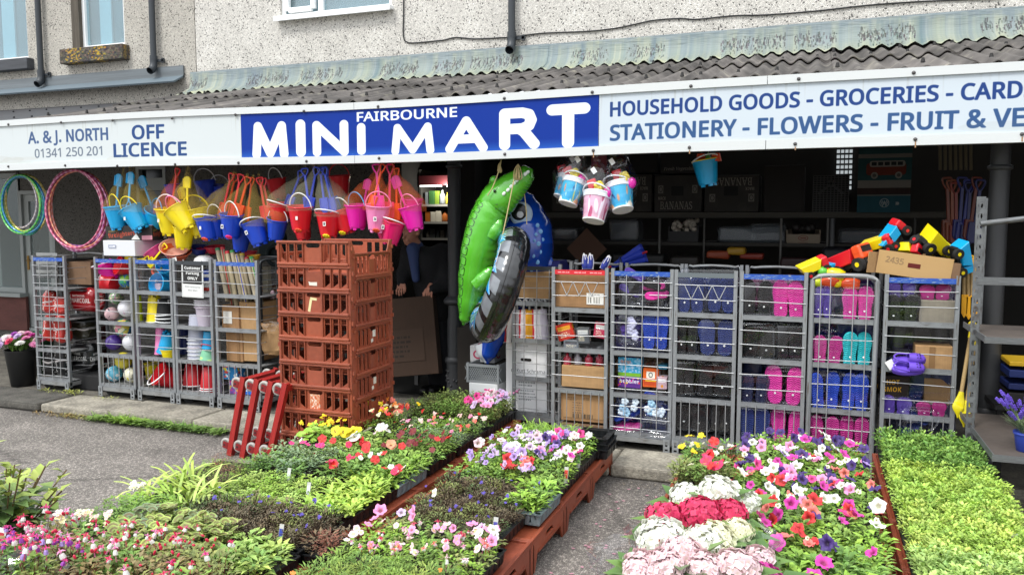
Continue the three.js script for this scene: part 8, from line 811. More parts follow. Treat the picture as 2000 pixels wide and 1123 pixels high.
  const seed = (label, D0, D1, cols, L, n, h, tags) => tray(label, 0.41, 0.93, D0, D1, Y2, [F('bush', h, n, cols, { L, wr: 0.62, space: 0.055, up: 1.8, bend: 0.1 })], [], { tags });
  seed('darker green bedding seedlings at the shop end of the right-hand tray', 4.72, 5.3, [[0.14, 0.26, 0.05], [0.2, 0.33, 0.06], [0.12, 0.23, 0.045]], 0.025, 7000, 0.14); seed('lime green bedding seedlings second from the shop in the right-hand tray', 4.1, 4.7, [[0.31, 0.43, 0.075], [0.25, 0.38, 0.065]], 0.021, 8500, 0.12, []); seed('lime green bedding seedlings third from the shop in the right-hand tray', 3.5, 4.08, [[0.32, 0.44, 0.085], [0.27, 0.4, 0.07], [0.36, 0.45, 0.1]], 0.021, 8500, 0.12, [[0.3, 0.1, 0.1, '#8a8a80']]); seed('palest green bedding seedlings nearest the viewer', 2.86, 3.48, [[0.31, 0.43, 0.12], [0.25, 0.38, 0.1], [0.34, 0.45, 0.13]], 0.026, 7500, 0.13, [[0.4, -0.2, 0.11, '#5a6a80'], [0.0, -0.3, 0.1, '#8a9090']]);
  // hydrangeas in pots, wrapped in clear film
  const wrapG = toCreasedNormals(crumple(loft(dense([[0, 0, 0, 0.07, 0.07], [0, 0.16, 0, 0.11, 0.11], [0, 0.27, 0, 0.16, 0.16], [0, 0.33, 0, 0.2, 0.19]], 4), 20), 0.02, 14), 0.25);
  const hyd = (label, heads, col, cream, wrap = 2) => { const c = heads.reduce((a, b) => a.add(G(b[0], b[1], b[2])), V(0, 0, 0)).multiplyScalar(1 / heads.length), o = thing('potted_hydrangea', label, 'hydrangea', V(c.x, Y2 - 0.01, c.z)); part('pot', lathe([[0, 0], [0.055, 0], [0.07, 0.11], [0.076, 0.11], [0.076, 0.13], [0.06, 0.13], [0, 0.1]], 20), trayM, o); const L = new Leaves();
    for (const [px, py, y, r] of heads) { const p = G(px, py, y).sub(o.position), h = part('flower_head', pick(hydraG), fM[cream && rnd() < 0.4 ? 'cream' : col], o, p); h.scale.setScalar(r); h.rotation.set(rr(0, 0.35), rnd() * 6, rr(-0.25, 0.25)); L.stem(V(0, 0.1, 0), p, 0.004, [0.12, 0.16, 0.05]); for (let k = 0; k < 7; k++) { const a = k * 0.9 + rnd(); leafPart(o, p.clone().add(V(Math.cos(a) * r * 0.6, -r * 0.55, Math.sin(a) * r * 0.6)), V(Math.cos(a), rr(0, 0.7), Math.sin(a)).normalize(), rr(0.1, 0.14), 0.08, pick([[0.12, 0.24, 0.05], [0.09, 0.19, 0.045], [0.16, 0.29, 0.06]])); } }
    part('stems', L.geo(), leafM, o); if (wrap === 2) { const wp = part('wrapper', wrapG, film, o); wp.scale.set(1.05, 0.82, 1.05); }; return o; };
  hyd('white hydrangea farthest back of the hydrangeas', [[1340, 972, 0.63, 0.066], [1402, 960, 0.66, 0.075], [1455, 982, 0.6, 0.06]], 'white', false, false); hyd('crimson hydrangea with three large flower heads', [[1300, 1014, 0.62, 0.074], [1368, 1006, 0.64, 0.08], [1424, 1004, 0.63, 0.07]], 'crimson', 0, 0); hyd('large white hydrangea in clear film in front of the crimson one', [[1290, 1050, 0.62, 0.086], [1372, 1062, 0.6, 0.076]], 'white'); hyd('cream tinged hydrangea right of the large white one', [[1400, 1050, 0.6, 0.07], [1440, 1040, 0.6, 0.06], [1402, 1076, 0.58, 0.062]], 'cream', 0); hyd('pale pink hydrangea at the front of the right table', [[1330, 1082, 0.62, 0.07], [1300, 1106, 0.6, 0.07], [1376, 1110, 0.6, 0.068]], 'palepink', 0, 0); hyd('second pale pink hydrangea touching the magenta bloom', [[1440, 1108, 0.6, 0.075], [1480, 1096, 0.57, 0.06]], 'palepink', 0, 0); hyd('peach tinted hydrangea at the bottom edge', [[1255, 1108, 0.58, 0.066], [1262, 1126, 0.56, 0.07]], 'palepink', true);
  { const o = thing('hydrangea_sprig', 'broad bright green hydrangea leaves standing over the pink heads', 'leaves', G(1368, 1110, 0.56)); const L = new Leaves(); for (const [a, y, s] of [[0.2, 1.6, 0.16], [1.6, 0.5, 0.13], [2.6, 0.3, 0.12], [3.6, 0.5, 0.13], [5.2, 0.4, 0.13]]) leafPart(o, V(0, 0, 0), V(Math.cos(a), y, Math.sin(a)).normalize(), s, s * 0.62, [0.17, 0.31, 0.06]); L.stem(V(0, -0.15, 0), V(0, 0, 0), 0.005, [0.12, 0.16, 0.05]); part('stem', L.geo(), leafM, o); }
  hyd('magenta bloom at the bottom edge beside the pink hydrangeas', [[1492, 1128, 0.55, 0.06]], 'magenta', false, false); { const q = G(12, 1112, 0.36); const o = hyd('peach and pink hydrangea in film at the bottom left corner', [[8, 1108, 0.42, 0.06], [26, 1120, 0.4, 0.05]], 'palepink'); o.position.y = 0.14; }
  // lavender on the rack, flower bucket at the left, greenery behind it
  { const p = P(2012, 905, 4.9), o = thing('lavender_pot', 'violet lavender in a pot on the lowest rack shelf', 'lavender', V(p.x - 0.02, P(1897, 838, 5.35).y + 0.012, p.z)); part('pot', lathe([[0, 0], [0.05, 0], [0.065, 0.1], [0.07, 0.1], [0.07, 0.115], [0, 0.1]], 20), M('#2a3f9a', 0.5), o); const L = new Leaves(); for (let i = 0; i < 150; i++) L.strap(V(rr(-0.03, 0.03), 0.1, rr(-0.03, 0.03)), rdir(0.9), rr(0.09, 0.17), 0.006, rr(0.2, 1), vary([0.2, 0.27, 0.14], 0.3), 3); o.scale.setScalar(0.9); part('foliage', L.geo(), leafM, o); const spike = merge(Array.from({ length: 20 }, (_, i) => new THREE.IcosahedronGeometry(0.0042, 0).translate(Math.cos(i * 2.4) * 0.006, i * 0.0019, Math.sin(i * 2.4) * 0.006))); for (let i = 0; i < 70; i++) { const d = rdir(1.2), q = V(0, 0.1, 0).addScaledVector(d, rr(0.1, 0.25)), s = part('flower_spike', spike, M(i % 3 ? '#5a3fae' : '#6d55c4', 0.7), o, q); s.quaternion.setFromUnitVectors(UPY, d); part('stalk', rod(V(0, -0.09, 0), V(0, 0, 0), 0.0012, 4), M('#4a5a3a', 0.7), s); } o.userData.kind = undefined; delete o.userData.kind; }
  { const p = G(44, 752, PAVE), o = thing('flower_bucket', 'black bucket of pink and white chrysanthemums at the left edge', 'flower bucket', V(p.x, PAVE, p.z)); part('bucket', lathe([[0, 0], [0.11, 0], [0.155, 0.36], [0.165, 0.37], [0.155, 0.375], [0.1, 0.02], [0, 0.02]], 28), M('#0f1011', 0.4), o); const L = new Leaves(); for (let i = 0; i < 260; i++) { const d = rdir(0.7); L.leaf(V(rr(-0.1, 0.1), 0.36 + rr(0, 0.1), rr(-0.1, 0.1)), d, rr(0.05, 0.09), 0.035, 0.2, vary(GC.green, 0.3)); } part('foliage', L.geo(), leafM, o); const mum = merge5(Array.from({ length: 3 }, (_, k) => petalDisc(36, 2, (t, a) => [t * (1 - k * 0.26) * (0.8 + 0.2 * Math.cos(18 * a)), 0.1 + t * 0.22 + k * 0.16, [0.75 + 0.3 * t, 0.75 + 0.3 * t, 0.8 + 0.2 * t]]))); const cols = ['palepink', 'purple', 'pink', 'lilac', 'white', 'magenta', 'palepink', 'orange', 'pink', 'white', 'lilac', 'crimson', 'magenta', 'palepink', 'lilac', 'pink', 'white', 'magenta', 'pink', 'lilac', 'magenta', 'pink']; cols.forEach((c, i) => { const a = i * 2.4, r = 0.05 * Math.sqrt(i), f = part('flower', mum, fM[c], o, V(Math.cos(a) * r, 0.52 - r * r * 1.8, Math.sin(a) * r)); f.scale.setScalar(0.055); f.rotation.set(Math.sin(a) * r * 2 + 0.4, rnd() * 6, -Math.cos(a) * r * 2); }); }
  { const p = G(10, 740, PAVE), o = thing('green_bin', 'dark green bin behind the flower bucket at the left edge', 'bin', V(p.x - 0.02, PAVE, p.z - 0.35)); part('body', lathe([[0, 0], [0.16, 0], [0.22, 0.42], [0.24, 0.44], [0.2, 0.44], [0, 0.3]], 20), M('#114a2a', 0.6), o); }
}
// fallen petals below the right-hand tables
{ const l = []; for (let i = 0; i < 60; i++) l.push(petunias[i % 3].clone().scale(0.008, 0.004, 0.012).rotateY(rnd() * 6).translate(rr(-1.2, -0.72), 0.006, -rr(3.2, 5.2))); single('fallen_petals', merge(l), M('#b98a96', 0.7), 'pale fallen petals scattered on the tarmac between the tables', 'petals').userData.kind = 'stuff'; }
// weeds and litter along the kerb
{ const L = new Leaves(), put = (x, z, n, h, c, sp, kind) => { for (let i = 0; i < n; i++) { const p = V(x + rr(-sp, sp), kind === 2 ? PAVE : 0, z + rr(-0.05, 0.05)); rnd() < 0.55 ? L.strap(p, rdir(0.8), h * rr(0.6, 1.3), 0.007, rr(0.4, 1.6), vary(c, 0.3), 3) : L.leaf(p.add(V(0, 0.01, 0)), rdir(0.3), h * 0.8, h * 0.35, 0.2, vary(c, 0.3)); } };
  for (const [px, py, n, h, c, sp] of [[215, 812, 70, 0.05, GC.mid, 0.1], [238, 818, 150, 0.09, GC.mid, 0.16], [275, 822, 170, 0.1, GC.fresh, 0.16], [315, 826, 160, 0.09, GC.mid, 0.16], [355, 831, 150, 0.08, GC.mid, 0.16], [395, 835, 150, 0.08, GC.green, 0.16], [430, 838, 120, 0.08, GC.mid, 0.16], [130, 806, 60, 0.04, [0.28, 0.2, 0.08], 0.25], [175, 809, 80, 0.045, [0.26, 0.24, 0.08], 0.2]]) { const q = G(px, py, 0); put(q.x, Math.max(q.z, -5.3), Math.round(n * 1.3), h * 1.15, c, sp); }
  for (const [px, py, n, h] of [[140, 768, 70, 0.05], [100, 764, 40, 0.04], [205, 778, 30, 0.04]]) { const q = G(px, py, PAVE); put(q.x, q.z + 0.03, n, h, [0.3, 0.32, 0.08], 0.12, 2); }
  const m = single('weeds', L.geo(), leafM, 'weeds and grass tufts growing along the kerb', 'weeds'); m.userData.kind = 'stuff';
  const lit = []; for (let i = 0; i < 150; i++) { const q = i % 4 ? G(rr(60, 440), 812 + rr(-2, 14), 0) : G(rr(1215, 1345), 938 + rr(-6, 14), 0); q.z = Math.max(q.z, -5.33 + rnd() * 0.12); lit.push(new THREE.TetrahedronGeometry(rr(0.004, 0.011)).scale(1, 0.4, 1).translate(q.x, 0.004, q.z)); } const lm = single('litter', lit, M('#8f8678', 0.9), 'crumbs of leaf litter and grit along the kerb', 'litter'); lm.userData.kind = 'stuff'; }
// ---------- inflatables ----------
{
  const pxp = (D) => (px, py, rpx, rpy) => { const p = P(px, py, D), k = P(px, py, D).distanceTo(P(px + 10, py, D)) / 10 * 0.93; return [p.x, p.y, p.z, rpx * k, (rpy ?? rpx) * k]; };
  const vinyl = (t, o = {}) => MP({ map: t, roughness: 0.2, clearcoat: 0.8, clearcoatRoughness: 0.08, ...o });
  const seams = dataTex(256, (u, v) => { const w = fbm(u, v, 10, 4, 95); return 0.5 + 0.25 * Math.sin(v * 44 * PI + 3 * w) * Math.pow(Math.abs(Math.cos(u * PI * 2)), 6) + 0.3 * (w - 0.5); });
  // crocodile
  const q = pxp(6.0), o = thing('inflatable_crocodile', 'green inflatable crocodile hanging by cords beside the iron column', 'inflatable', V(0, 0, 0));
  const skin = canvasTex(512, 1024, (c, w, h) => { c.fillStyle = '#55b32c'; c.fillRect(0, 0, w, h); c.fillStyle = '#6cc23a'; c.fillRect(w * 0.6, 0, w * 0.3, h); c.strokeStyle = '#1d4a14'; c.lineWidth = 4; c.lineWidth = 5; for (let col = 0; col < 4; col++) for (let r = 0; r < 13; r++) { const y = h * 0.1 + r * h * 0.055 + (col % 2) * 20, x = w * (0.3 + col * 0.1); c.beginPath(); c.roundRect(x, y, w * 0.08, h * 0.045, 12); c.stroke(); if (rnd() < 0.5) { c.beginPath(); c.moveTo(x + 6, y + 6); c.lineTo(x + 6 + rnd() * 20, y + 14); c.stroke(); } } c.lineWidth = 3; for (let i = 0; i < 36; i++) { const y = h * (0.14 + 0.6 * i / 36); c.beginPath(); c.moveTo(w * 0.72, y); c.lineTo(w * 0.74, y + 14); c.stroke(); } c.strokeStyle = '#3a8a1e'; for (let i = 0; i < 22; i++) { const y = h * (0.2 + 0.034 * i); c.beginPath(); c.moveTo(w * 0.66, y); c.quadraticCurveTo(w * 0.78, y + 10, w * 0.9, y - 2); c.stroke(); } });
  part('body', loft(dense([q(905, 634, 3), q(908, 622, 12), q(916, 585, 22), q(927, 535, 32), q(938, 485, 37), q(950, 440, 38), q(962, 412, 37), q(972, 400, 34)], 6).concat([]), 28, 0, V(0, 0, 1)), vinyl(skin, { bumpMap: rep(seams, 1), bumpScale: 0.03 }), o);
  const hm = MP({ color: lin('#52ad2a'), roughness: 0.2, clearcoat: 0.8, bumpMap: rep(seams, 1), bumpScale: 0.02 });
  part('head', loft(dense([q(938, 428, 4), q(952, 412, 30), q(974, 390, 37, 34), q(998, 368, 31, 28), q(1018, 350, 24, 22), q(1032, 337, 18), q(1040, 331, 3)], 6), 26, 0, V(0, 0, 1)), hm, o);
  for (const pts of [[q(966, 462, 15), q(974, 450, 16), q(980, 438, 12), q(983, 430, 8), q(984, 426, 2)], [q(938, 556, 17), q(950, 545, 17), q(960, 533, 13), q(966, 524, 8), q(968, 520, 2)]]) { const d = dense(pts, 5); d.forEach((p) => (p[2] += 0.07)); part('leg', loft(d, 18, 0, V(0, 0, 1)), hm, o); }
  for (const [px, py] of [[957, 357], [970, 352]]) { const e = q(px, py, 8); part('eye', new THREE.SphereGeometry(0.034, 18, 12), hm, o, V(e[0], e[1], e[2] + (px > 960 ? 0.06 : -0.06))); }
  const zAt = 0.1, dark = M('#1c3a16', 0.4), W = (px, py, dz = zAt) => { const p = P(px, py, 6.0 - dz); return p; };
  part('mouth_line', tube([[966, 390], [975, 389], [985, 382], [995, 374], [1005, 364], [1014, 354], [1022, 345]].map(([x, y], i) => W(x, y, 0.125 - i * 0.009)), 0.0045, 6), dark, o);
  [[984, 378], [992, 371], [998, 364], [1004, 358], [1010, 352], [1026, 340], [1031, 336]].forEach(([x, y], i) => { const t = part('tooth', new THREE.SphereGeometry(0.018, 10, 8).scale(0.75, 1, 0.4), M('#dfe6df', 0.3), o, W(x, y, 0.12 - i * 0.008)); t.rotation.z = -0.8; });
  part('pupil', new THREE.SphereGeometry(0.012, 10, 8), M('#101c0e', 0.3), o, W(966, 373, 0.135)); part('wrinkles', [[[948, 398], [955, 404], [966, 405]], [[950, 394], [958, 400], [972, 399]], [[950, 402], [960, 409], [970, 408]]].map((l) => tube(l.map(([x, y]) => W(x, y, 0.128)), 0.0035, 5)), dark, o);
  // cords
  const cordM = M('#b9a878', 0.85), bundle = (label, px, py, wpx, hpx) => { const t = thing('cord_bundle', label, 'cord', P(px, py, 5.9)), k = 1 / 250; const gs = []; for (let i = 0; i < 9; i++) { const x = rr(-0.5, 0.5) * wpx * k; gs.push(tube([V(0, hpx * k * 0.5, 0), V(x * 0.6 - 0.004, hpx * k * 0.2, rr(-0.01, 0.015)), V(x, -hpx * k * 0.35, rr(0, 0.02)), V(x * 0.4, -hpx * k * 0.5, 0)], 0.0045, 5, 14)); } part('loops', gs, cordM, t); return t; };
  bundle('loose bundle of cream cord knotted over the crocodile snout', 1012, 336, 18, 30); bundle('small knotted cord hank above the crocodile head', 977, 327, 8, 20);
  single('cord', tube([P(979, 312, 5.9), P(975, 332, 5.88), P(962, 366, 5.85), P(952, 382, 5.84)], 0.0045, 5), cordM, 'cream cord running down to the crocodile neck', 'cord'); single('cord', tube([P(1004, 350, 5.8), P(998, 380, 5.78), P(990, 420, 5.75), P(982, 458, 5.72)], 0.0045, 5), cordM, 'cream cord running from the snout to the striped ring', 'cord'); single('cord', tube([P(1020, 352, 6.0), P(1024, 375, 6.0), P(1028, 412, 6.0), P(1029, 438, 6.02)], 0.0035, 5), cordM, 'cream cord hanging in front of the blue inflatable eye', 'cord');
  // ring float
  const rt = canvasTex(1024, 256, (c, w, h) => { c.fillStyle = '#15171a'; c.fillRect(0, 0, w, h); const Y = (v) => h * (1 - v); c.fillStyle = '#74797f'; c.fillRect(0, Y(0.5), w, h * 0.43); c.fillStyle = '#17191c'; for (let i = 0; i < 16; i++) { const x = (i + 0.2 * rnd()) * w / 16; c.beginPath(); c.moveTo(x, Y(0.07)); c.lineTo(x + 18, Y(0.22)); c.lineTo(x + 6, Y(0.36)); c.lineTo(x + 22, Y(0.5)); c.lineTo(x + 40, Y(0.5)); c.lineTo(x + 26, Y(0.34)); c.lineTo(x + 36, Y(0.2)); c.lineTo(x + 22, Y(0.07)); c.fill(); } c.fillStyle = '#1f8fd8'; for (let i = 0; i < 11; i++) { const x = rnd() * w; c.beginPath(); c.moveTo(x, Y(0.14)); c.lineTo(x + 46, Y(0.24)); c.lineTo(x + 30, Y(0.34)); c.lineTo(x + 58, Y(0.46)); c.lineTo(x - 6, Y(0.38)); c.lineTo(x + 10, Y(0.26)); c.fill(); c.strokeStyle = '#9fd6f2'; c.lineWidth = 2; c.stroke(); } c.strokeStyle = '#d9e2e8'; c.lineWidth = 5; c.font = 'bold 74px sans-serif'; for (const x of [60, 420, 800]) { c.strokeText('RIDE', x, Y(0.2)); c.fillStyle = '#2a7fd0'; c.fillText('RIDE', x, Y(0.2)); } });
  rt.wrapS = rt.wrapT = THREE.RepeatWrapping;
  const tg = new THREE.TorusGeometry(0.35, 0.125, 36, 120), tp = tg.attributes.position; for (let i = 0; i < tp.count; i++) { const x = tp.getX(i), y = tp.getY(i), z = tp.getZ(i), a = Math.atan2(y, x), r = Math.hypot(x, y), out = (r - 0.35) / 0.125, k = 1 + 0.022 * Math.pow(Math.max(0, out), 2) * Math.sin(a * 40) + 0.012 * Math.sin(a * 22) * Math.pow(Math.abs(z) / 0.125, 4), nr = 0.35 + (r - 0.35) * k; tp.setXYZ(i, Math.cos(a) * nr, Math.sin(a) * nr, z * k); } tg.computeVertexNormals();
  const ring = thing('ring_float', 'black, grey and blue striped inflatable ring leaning on the crocodile', 'inflatable', P(976, 556, 5.88)); part('ring', tg, vinyl(rt), ring); part('seam', tube(Array.from({ length: 60 }, (_, i) => { const a = i / 60 * 6.283; return V(Math.cos(a) * 0.4735, Math.sin(a) * 0.4735, 0.025); }), 0.003, 5, 200, true), M('#0c0d0e', 0.4), ring); part('valve', new THREE.CylinderGeometry(0.012, 0.014, 0.02, 10).rotateX(PI / 2).translate(0.1, 0.3, 0.13), M('#c9ced2', 0.3), ring);
  { const up = UP.clone().multiplyScalar(Math.cos(-0.32)).addScaledVector(RIGHT, Math.sin(0.32)).normalize(), toEye = FWD.clone().negate(), side = up.clone().cross(toEye).normalize().negate(); const n = side.multiplyScalar(0.99).addScaledVector(toEye, 0.12).normalize(), x = up.clone(), y = n.clone().cross(x).normalize(); ring.quaternion.setFromRotationMatrix(new THREE.Matrix4().makeBasis(x, y, n)); }
  // blue whale-like inflatable with a big printed eye
  const b = pxp(6.4), w = thing('inflatable_whale', 'blue inflatable sea animal with a big eye behind the ring', 'inflatable', V(0, 0, 0)), bm = canvasTex(256, 512, (c, ww, h) => { c.fillStyle = '#1148b8'; c.fillRect(0, 0, ww, h); c.fillStyle = '#0f3f9f'; c.fillRect(0, h * 0.4, ww, h * 0.2); c.fillStyle = '#d3dae2'; c.beginPath(); c.moveTo(ww * 0.55, 0); c.lineTo(ww * 0.8, 0); c.lineTo(ww * 0.76, h * 0.16); c.lineTo(ww * 0.6, h * 0.14); c.fill(); });
  part('body', loft(dense([b(952, 710, 3), b(955, 690, 16), b(966, 655, 22), b(990, 600, 36), b(1014, 545, 50), b(1026, 490, 56), b(1028, 445, 52), b(1026, 410, 36), b(1024, 385, 20), b(1023, 372, 3)], 6), 28, 0, V(0, 0, 1)), vinyl(bm, { bumpMap: rep(seams, 1), bumpScale: 0.008 }), w);
  part('fin', loft(dense([b(1058, 490, 12, 8), b(1068, 515, 15, 8), b(1072, 540, 13, 7), b(1066, 562, 3)], 5), 16, 0, V(0, 0, 1)), MP({ color: lin('#124cba'), roughness: 0.2, clearcoat: 0.8 }), w); part('tail_tip', loft(dense([b(938, 672, 12), b(944, 690, 12), b(950, 708, 4)], 4), 14, 0, V(0, 0, 1)), MP({ color: lin('#cfd5da'), roughness: 0.25, clearcoat: 0.6 }), w);
  const disc = (px, py, r, sx, m, dz, nm) => { const e = P(px, py, 6.4 - dz); const g = part(nm, new THREE.SphereGeometry(r, 24, 12).scale(sx, 1, 0.18), m, w, e); g.rotation.y = 0.25; return g; };
  disc(1018, 418, 0.1, 0.95, M('#a9c2dc', 0.3), 0.19, 'eye_white'); disc(1014, 414, 0.07, 0.95, M('#0b1018', 0.2), 0.206, 'iris'); disc(1016, 419, 0.028, 1, M('#d9dee4', 0.3), 0.219, 'glint');
  for (const [px, py, r, dz] of [[1050, 440, 0.018, 0.16], [1056, 452, 0.02, 0.15], [1047, 458, 0.014, 0.18], [1060, 468, 0.016, 0.13], [1052, 476, 0.02, 0.17], [1044, 470, 0.012, 0.19], [1055, 492, 0.018, 0.15], [1042, 500, 0.016, 0.19], [1050, 512, 0.02, 0.16], [1038, 528, 0.014, 0.18], [1046, 536, 0.018, 0.14], [1034, 548, 0.016, 0.15]]) disc(px, py, r, 0.9, M('#6fa8dc', 0.3), dz, 'spot');
  single('blue_bundle', crumple(rbx(0.42, 0.12, 0.3, 0.05, 0, 0, 0, 5), 0.02, 16), M('#1c1f6a', 0.7), 'folded dark blue cloth lying behind the cartons beside the blue inflatable', 'cloth', P(1062, 525, 6.5));
}
// ---------- the person with the large carton in the doorway ----------
{
  const cone = (p, a, b, ra, rb) => { const ab = b.clone().sub(a), h = clamp(p.clone().sub(a).dot(ab) / ab.lengthSq(), 0, 1); return p.distanceTo(a.clone().addScaledVector(ab, h)) - lerp(ra, rb, h); };
  const smin = (a, b, k) => { const h = clamp(0.5 + 0.5 * (b - a) / k, 0, 1); return lerp(b, a, h) - k * h * (1 - h); };
  function skin(bones, cell, k, extra) { const bb = new THREE.Box3(); for (const [a, b, ra, rb] of bones) for (const [p, r] of [[a, ra], [b, rb]]) bb.expandByPoint(p.clone().addScalar(r + cell * 3)).expandByPoint(p.clone().addScalar(-r - cell * 3)); const c = bb.getCenter(V(0, 0, 0)), s = bb.getSize(V(0, 0, 0)), half = Math.max(s.x, s.y, s.z) / 2, n = Math.min(140, Math.ceil(half * 2 / cell)), mc = new MarchingCubes(n, new THREE.MeshStandardMaterial(), false, false, 120000); mc.isolation = 0; const q = V(0, 0, 0); let i = 0; for (let z = 0; z < n; z++) for (let y = 0; y < n; y++) for (let x = 0; x < n; x++, i++) { q.set((x / (n / 2) - 1) * half + c.x, (y / (n / 2) - 1) * half + c.y, (z / (n / 2) - 1) * half + c.z); if (Math.abs(q.x - c.x) > s.x / 2 || Math.abs(q.y - c.y) > s.y / 2 || Math.abs(q.z - c.z) > s.z / 2) { mc.field[i] = -1; continue; } let d = 9; for (const [a, b, ra, rb] of bones) d = smin(d, cone(q, a, b, ra, rb), k); if (extra) d = extra(q, d); mc.field[i] = -d; } mc.update(); const g = new THREE.BufferGeometry(), m = mc.count; const pos = new Float32Array(m * 3); for (let j = 0; j < m; j++) { pos[j * 3] = mc.positionArray[j * 3] * half + c.x; pos[j * 3 + 1] = mc.positionArray[j * 3 + 1] * half + c.y; pos[j * 3 + 2] = mc.positionArray[j * 3 + 2] * half + c.z; } g.setAttribute('position', new THREE.BufferAttribute(pos, 3)); const w = mergeVertices(g, cell * 0.02); w.computeVertexNormals(); return w; }
  const D = 7.1, A = (px, py, dz = 0) => { const p = P(px, py, D - dz); return p; }, o = thing('person', 'person in dark jacket and blue shirt holding a large carton in the doorway', 'person', V(0, 0, 0));
  const hip = A(852, 612), chest = A(836, 520, 0.06), neck = A(814, 484, 0.1), head = A(803, 452, 0.16), shL = A(862, 494, 0.0), shR = A(800, 496, 0.06), elL = A(872, 556, 0.14), elR = A(789, 535, 0.16), haL = A(838, 568, 0.3), haR = A(784, 558, 0.3), kneeL = A(866, 690, 0.04), kneeR = A(846, 690, 0.06), ftL = A(868, 762, 0.0), ftR = A(852, 764, 0.04);
  const fleshM = MP({ color: lin('#b07a64'), roughness: 0.6 });
  const finger = (h, dir, i) => { const side = V(0.022 * (i - 1.5), 0, 0), b = h.clone().add(side).add(V(0, -0.012, 0.012)), L = [0.036, 0.042, 0.039, 0.03][i], m = b.clone().add(V(0.004 * (i - 1.5), -L, 0.018)), e = m.clone().add(V(0, -L * 0.9, -0.004)); return [[b, m, 0.0095, 0.0085], [m, e, 0.0085, 0.0072]]; };
  const hand = (h, q) => [[h.clone().add(V(0, 0.05, -0.03)), h.clone().add(V(0, 0.012, 0)), 0.024, 0.03], [h.clone().add(V(-0.025, 0, 0.004)), h.clone().add(V(0.025, 0, 0.004)), 0.02, 0.02], ...[0, 1, 2, 3].flatMap((i) => finger(h, q, i)), [h.clone().add(V(q * 0.03, 0.012, 0)), h.clone().add(V(q * 0.05, -0.022, 0.02)), 0.012, 0.009], [h.clone().add(V(q * 0.05, -0.022, 0.02)), h.clone().add(V(q * 0.052, -0.05, 0.022)), 0.009, 0.0075]];
  const fd = head.clone().sub(neck).normalize(), f = V(-0.25, -0.25, 0.93).normalize(), HP = (x, y, z) => head.clone().addScaledVector(V(0.96, 0, 0.26), x).addScaledVector(UPY, y).addScaledVector(f, z);
  const headG = skin([[HP(0, 0.035, -0.02), HP(0, 0.02, -0.01), 0.088, 0.085], [HP(0, -0.04, 0.03), HP(0, -0.085, 0.05), 0.06, 0.038], [HP(0, 0.0, 0.085), HP(0, -0.032, 0.108), 0.011, 0.016], [HP(-0.03, 0.018, 0.074), HP(0.03, 0.018, 0.074), 0.014, 0.014], [HP(0.085, 0.01, -0.01), HP(0.085, -0.03, -0.005), 0.014, 0.011], [HP(-0.085, 0.01, -0.01), HP(-0.085, -0.03, -0.005), 0.014, 0.011], [HP(-0.02, -0.062, 0.082), HP(0.02, -0.062, 0.082), 0.008, 0.008], [HP(0, -0.06, 0), neck, 0.055, 0.06]], 0.006, 0.025);
  const bodyG = skin([[hip, chest, 0.13, 0.15], [chest, neck, 0.12, 0.06], [shL, elL, 0.055, 0.045], [elL, haL, 0.042, 0.03], [shR, elR, 0.055, 0.045], [elR, haR, 0.042, 0.03], [chest, shL, 0.1, 0.06], [chest, shR, 0.1, 0.06], [hip, kneeL, 0.09, 0.06], [kneeL, ftL, 0.055, 0.04], [hip, kneeR, 0.09, 0.06], [kneeR, ftR, 0.055, 0.04]], 0.016, 0.05);
  part('body', merge([bodyG, headG, skin(hand(haL, -1), 0.0045, 0.008), skin(hand(haR, 1), 0.0045, 0.008)]), fleshM, o);
  const jk = MP({ color: lin('#0f1014'), roughness: 0.9, bumpMap: noiseTex, bumpScale: 0.004 }), wristL = elL.clone().lerp(haL, 0.86), wristR = elR.clone().lerp(haR, 0.86);
  part('jacket', skin([[hip.clone().add(V(0, 0.02, 0)), chest, 0.165, 0.18], [chest, neck.clone().add(V(0.02, -0.06, 0)), 0.15, 0.09], [shL, elL, 0.085, 0.068], [elL, wristL, 0.066, 0.05], [shR, elR, 0.085, 0.068], [elR, wristR, 0.066, 0.05], [chest, shL, 0.14, 0.085], [chest, shR, 0.14, 0.085]], 0.014, 0.05), jk, o);
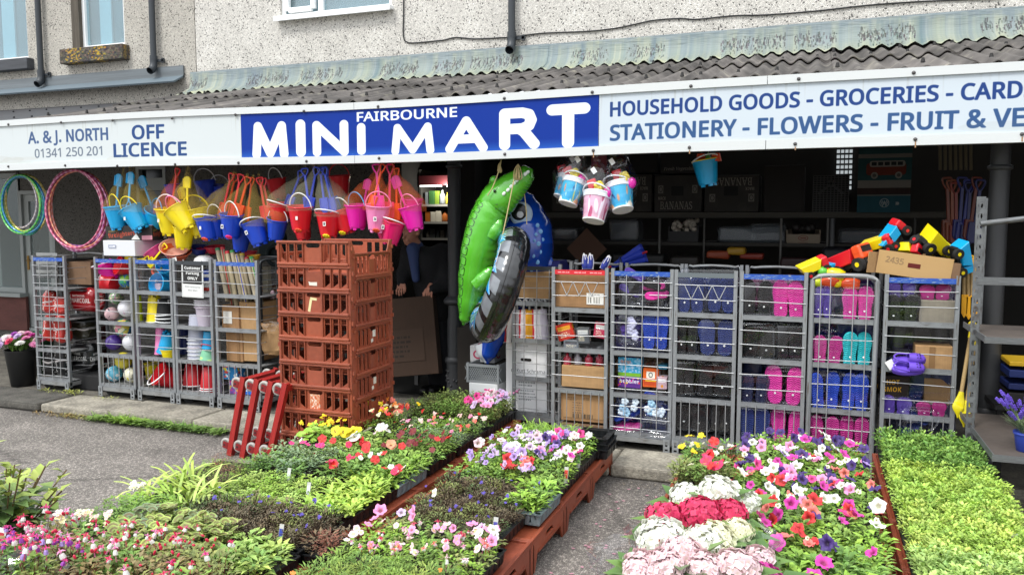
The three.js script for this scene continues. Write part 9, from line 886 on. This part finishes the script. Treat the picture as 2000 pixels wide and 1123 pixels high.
  part('trousers', skin([[hip.clone().add(V(0, 0.02, 0)), hip.clone().add(V(0, -0.06, 0)), 0.145, 0.14], [hip, kneeL, 0.12, 0.085], [kneeL, ftL.clone().add(V(0, 0.05, 0)), 0.082, 0.07], [hip, kneeR, 0.12, 0.085], [kneeR, ftR.clone().add(V(0, 0.05, 0)), 0.082, 0.07]], 0.014, 0.04), MP({ color: lin('#12141a'), roughness: 0.9 }), o);
  part('shirt', skin([[A(806, 486, 0.2), A(812, 545, 0.28), 0.06, 0.035], [neck, A(806, 488, 0.19), 0.07, 0.055]], 0.008, 0.02), M('#2b3c66', 0.8), o);
  for (const [p, k] of [[ftL, 1], [ftR, -1]]) part('shoe', skin([[p.clone().setY(PAVE + 0.05), p.clone().add(V(-0.06, 0, 0.16)).setY(PAVE + 0.042), 0.05, 0.042]], 0.01, 0.02), M('#0c0c0d', 0.5), o);
  part('hair', skin([[HP(0, 0.06, -0.03), HP(0, 0.04, -0.06), 0.09, 0.088], [HP(0, 0.02, -0.07), HP(0, -0.04, -0.07), 0.07, 0.05]], 0.009, 0.03), M('#5a544e', 0.9), o);
  // the big carton under his hands
  const a = P(772, 690, 6.75), e = P(840, 590, 6.75), w = 0.6, h = 0.74, c = thing('large_carton', 'large dim brown carton held upright by the person in the doorway', 'carton', P(794, 658, 6.74)); part('box', crumple(new RoundedBoxGeometry(w, h, 0.16, 4, 0.006), 0.004, 6), card('#3f2d20'), c); const pr = printTex(128, 96, '#3f2d20', (g, ww, hh) => scribble(g, 10, 20, 90, 5, 14, '#241a12')); part('print', bx(0.4, 0.3, 0.001, -0.02, -0.08, 0.086), pr, c); c.rotation.set(-0.12, 0.25, 0.13); 
  single('side_table', [bx(0.3, 0.03, 0.3, 0, 0.42, 0), bx(0.04, 0.42, 0.04, 0.12, 0.21, 0.12), bx(0.04, 0.42, 0.04, -0.12, 0.21, 0.12)], M('#6d6c6a', 0.7), 'grey legged stand behind the large carton', 'stand', V(P(845, 740, 7.4).x, PAVE, -7.4));
}
renderer.render(scene, camera);
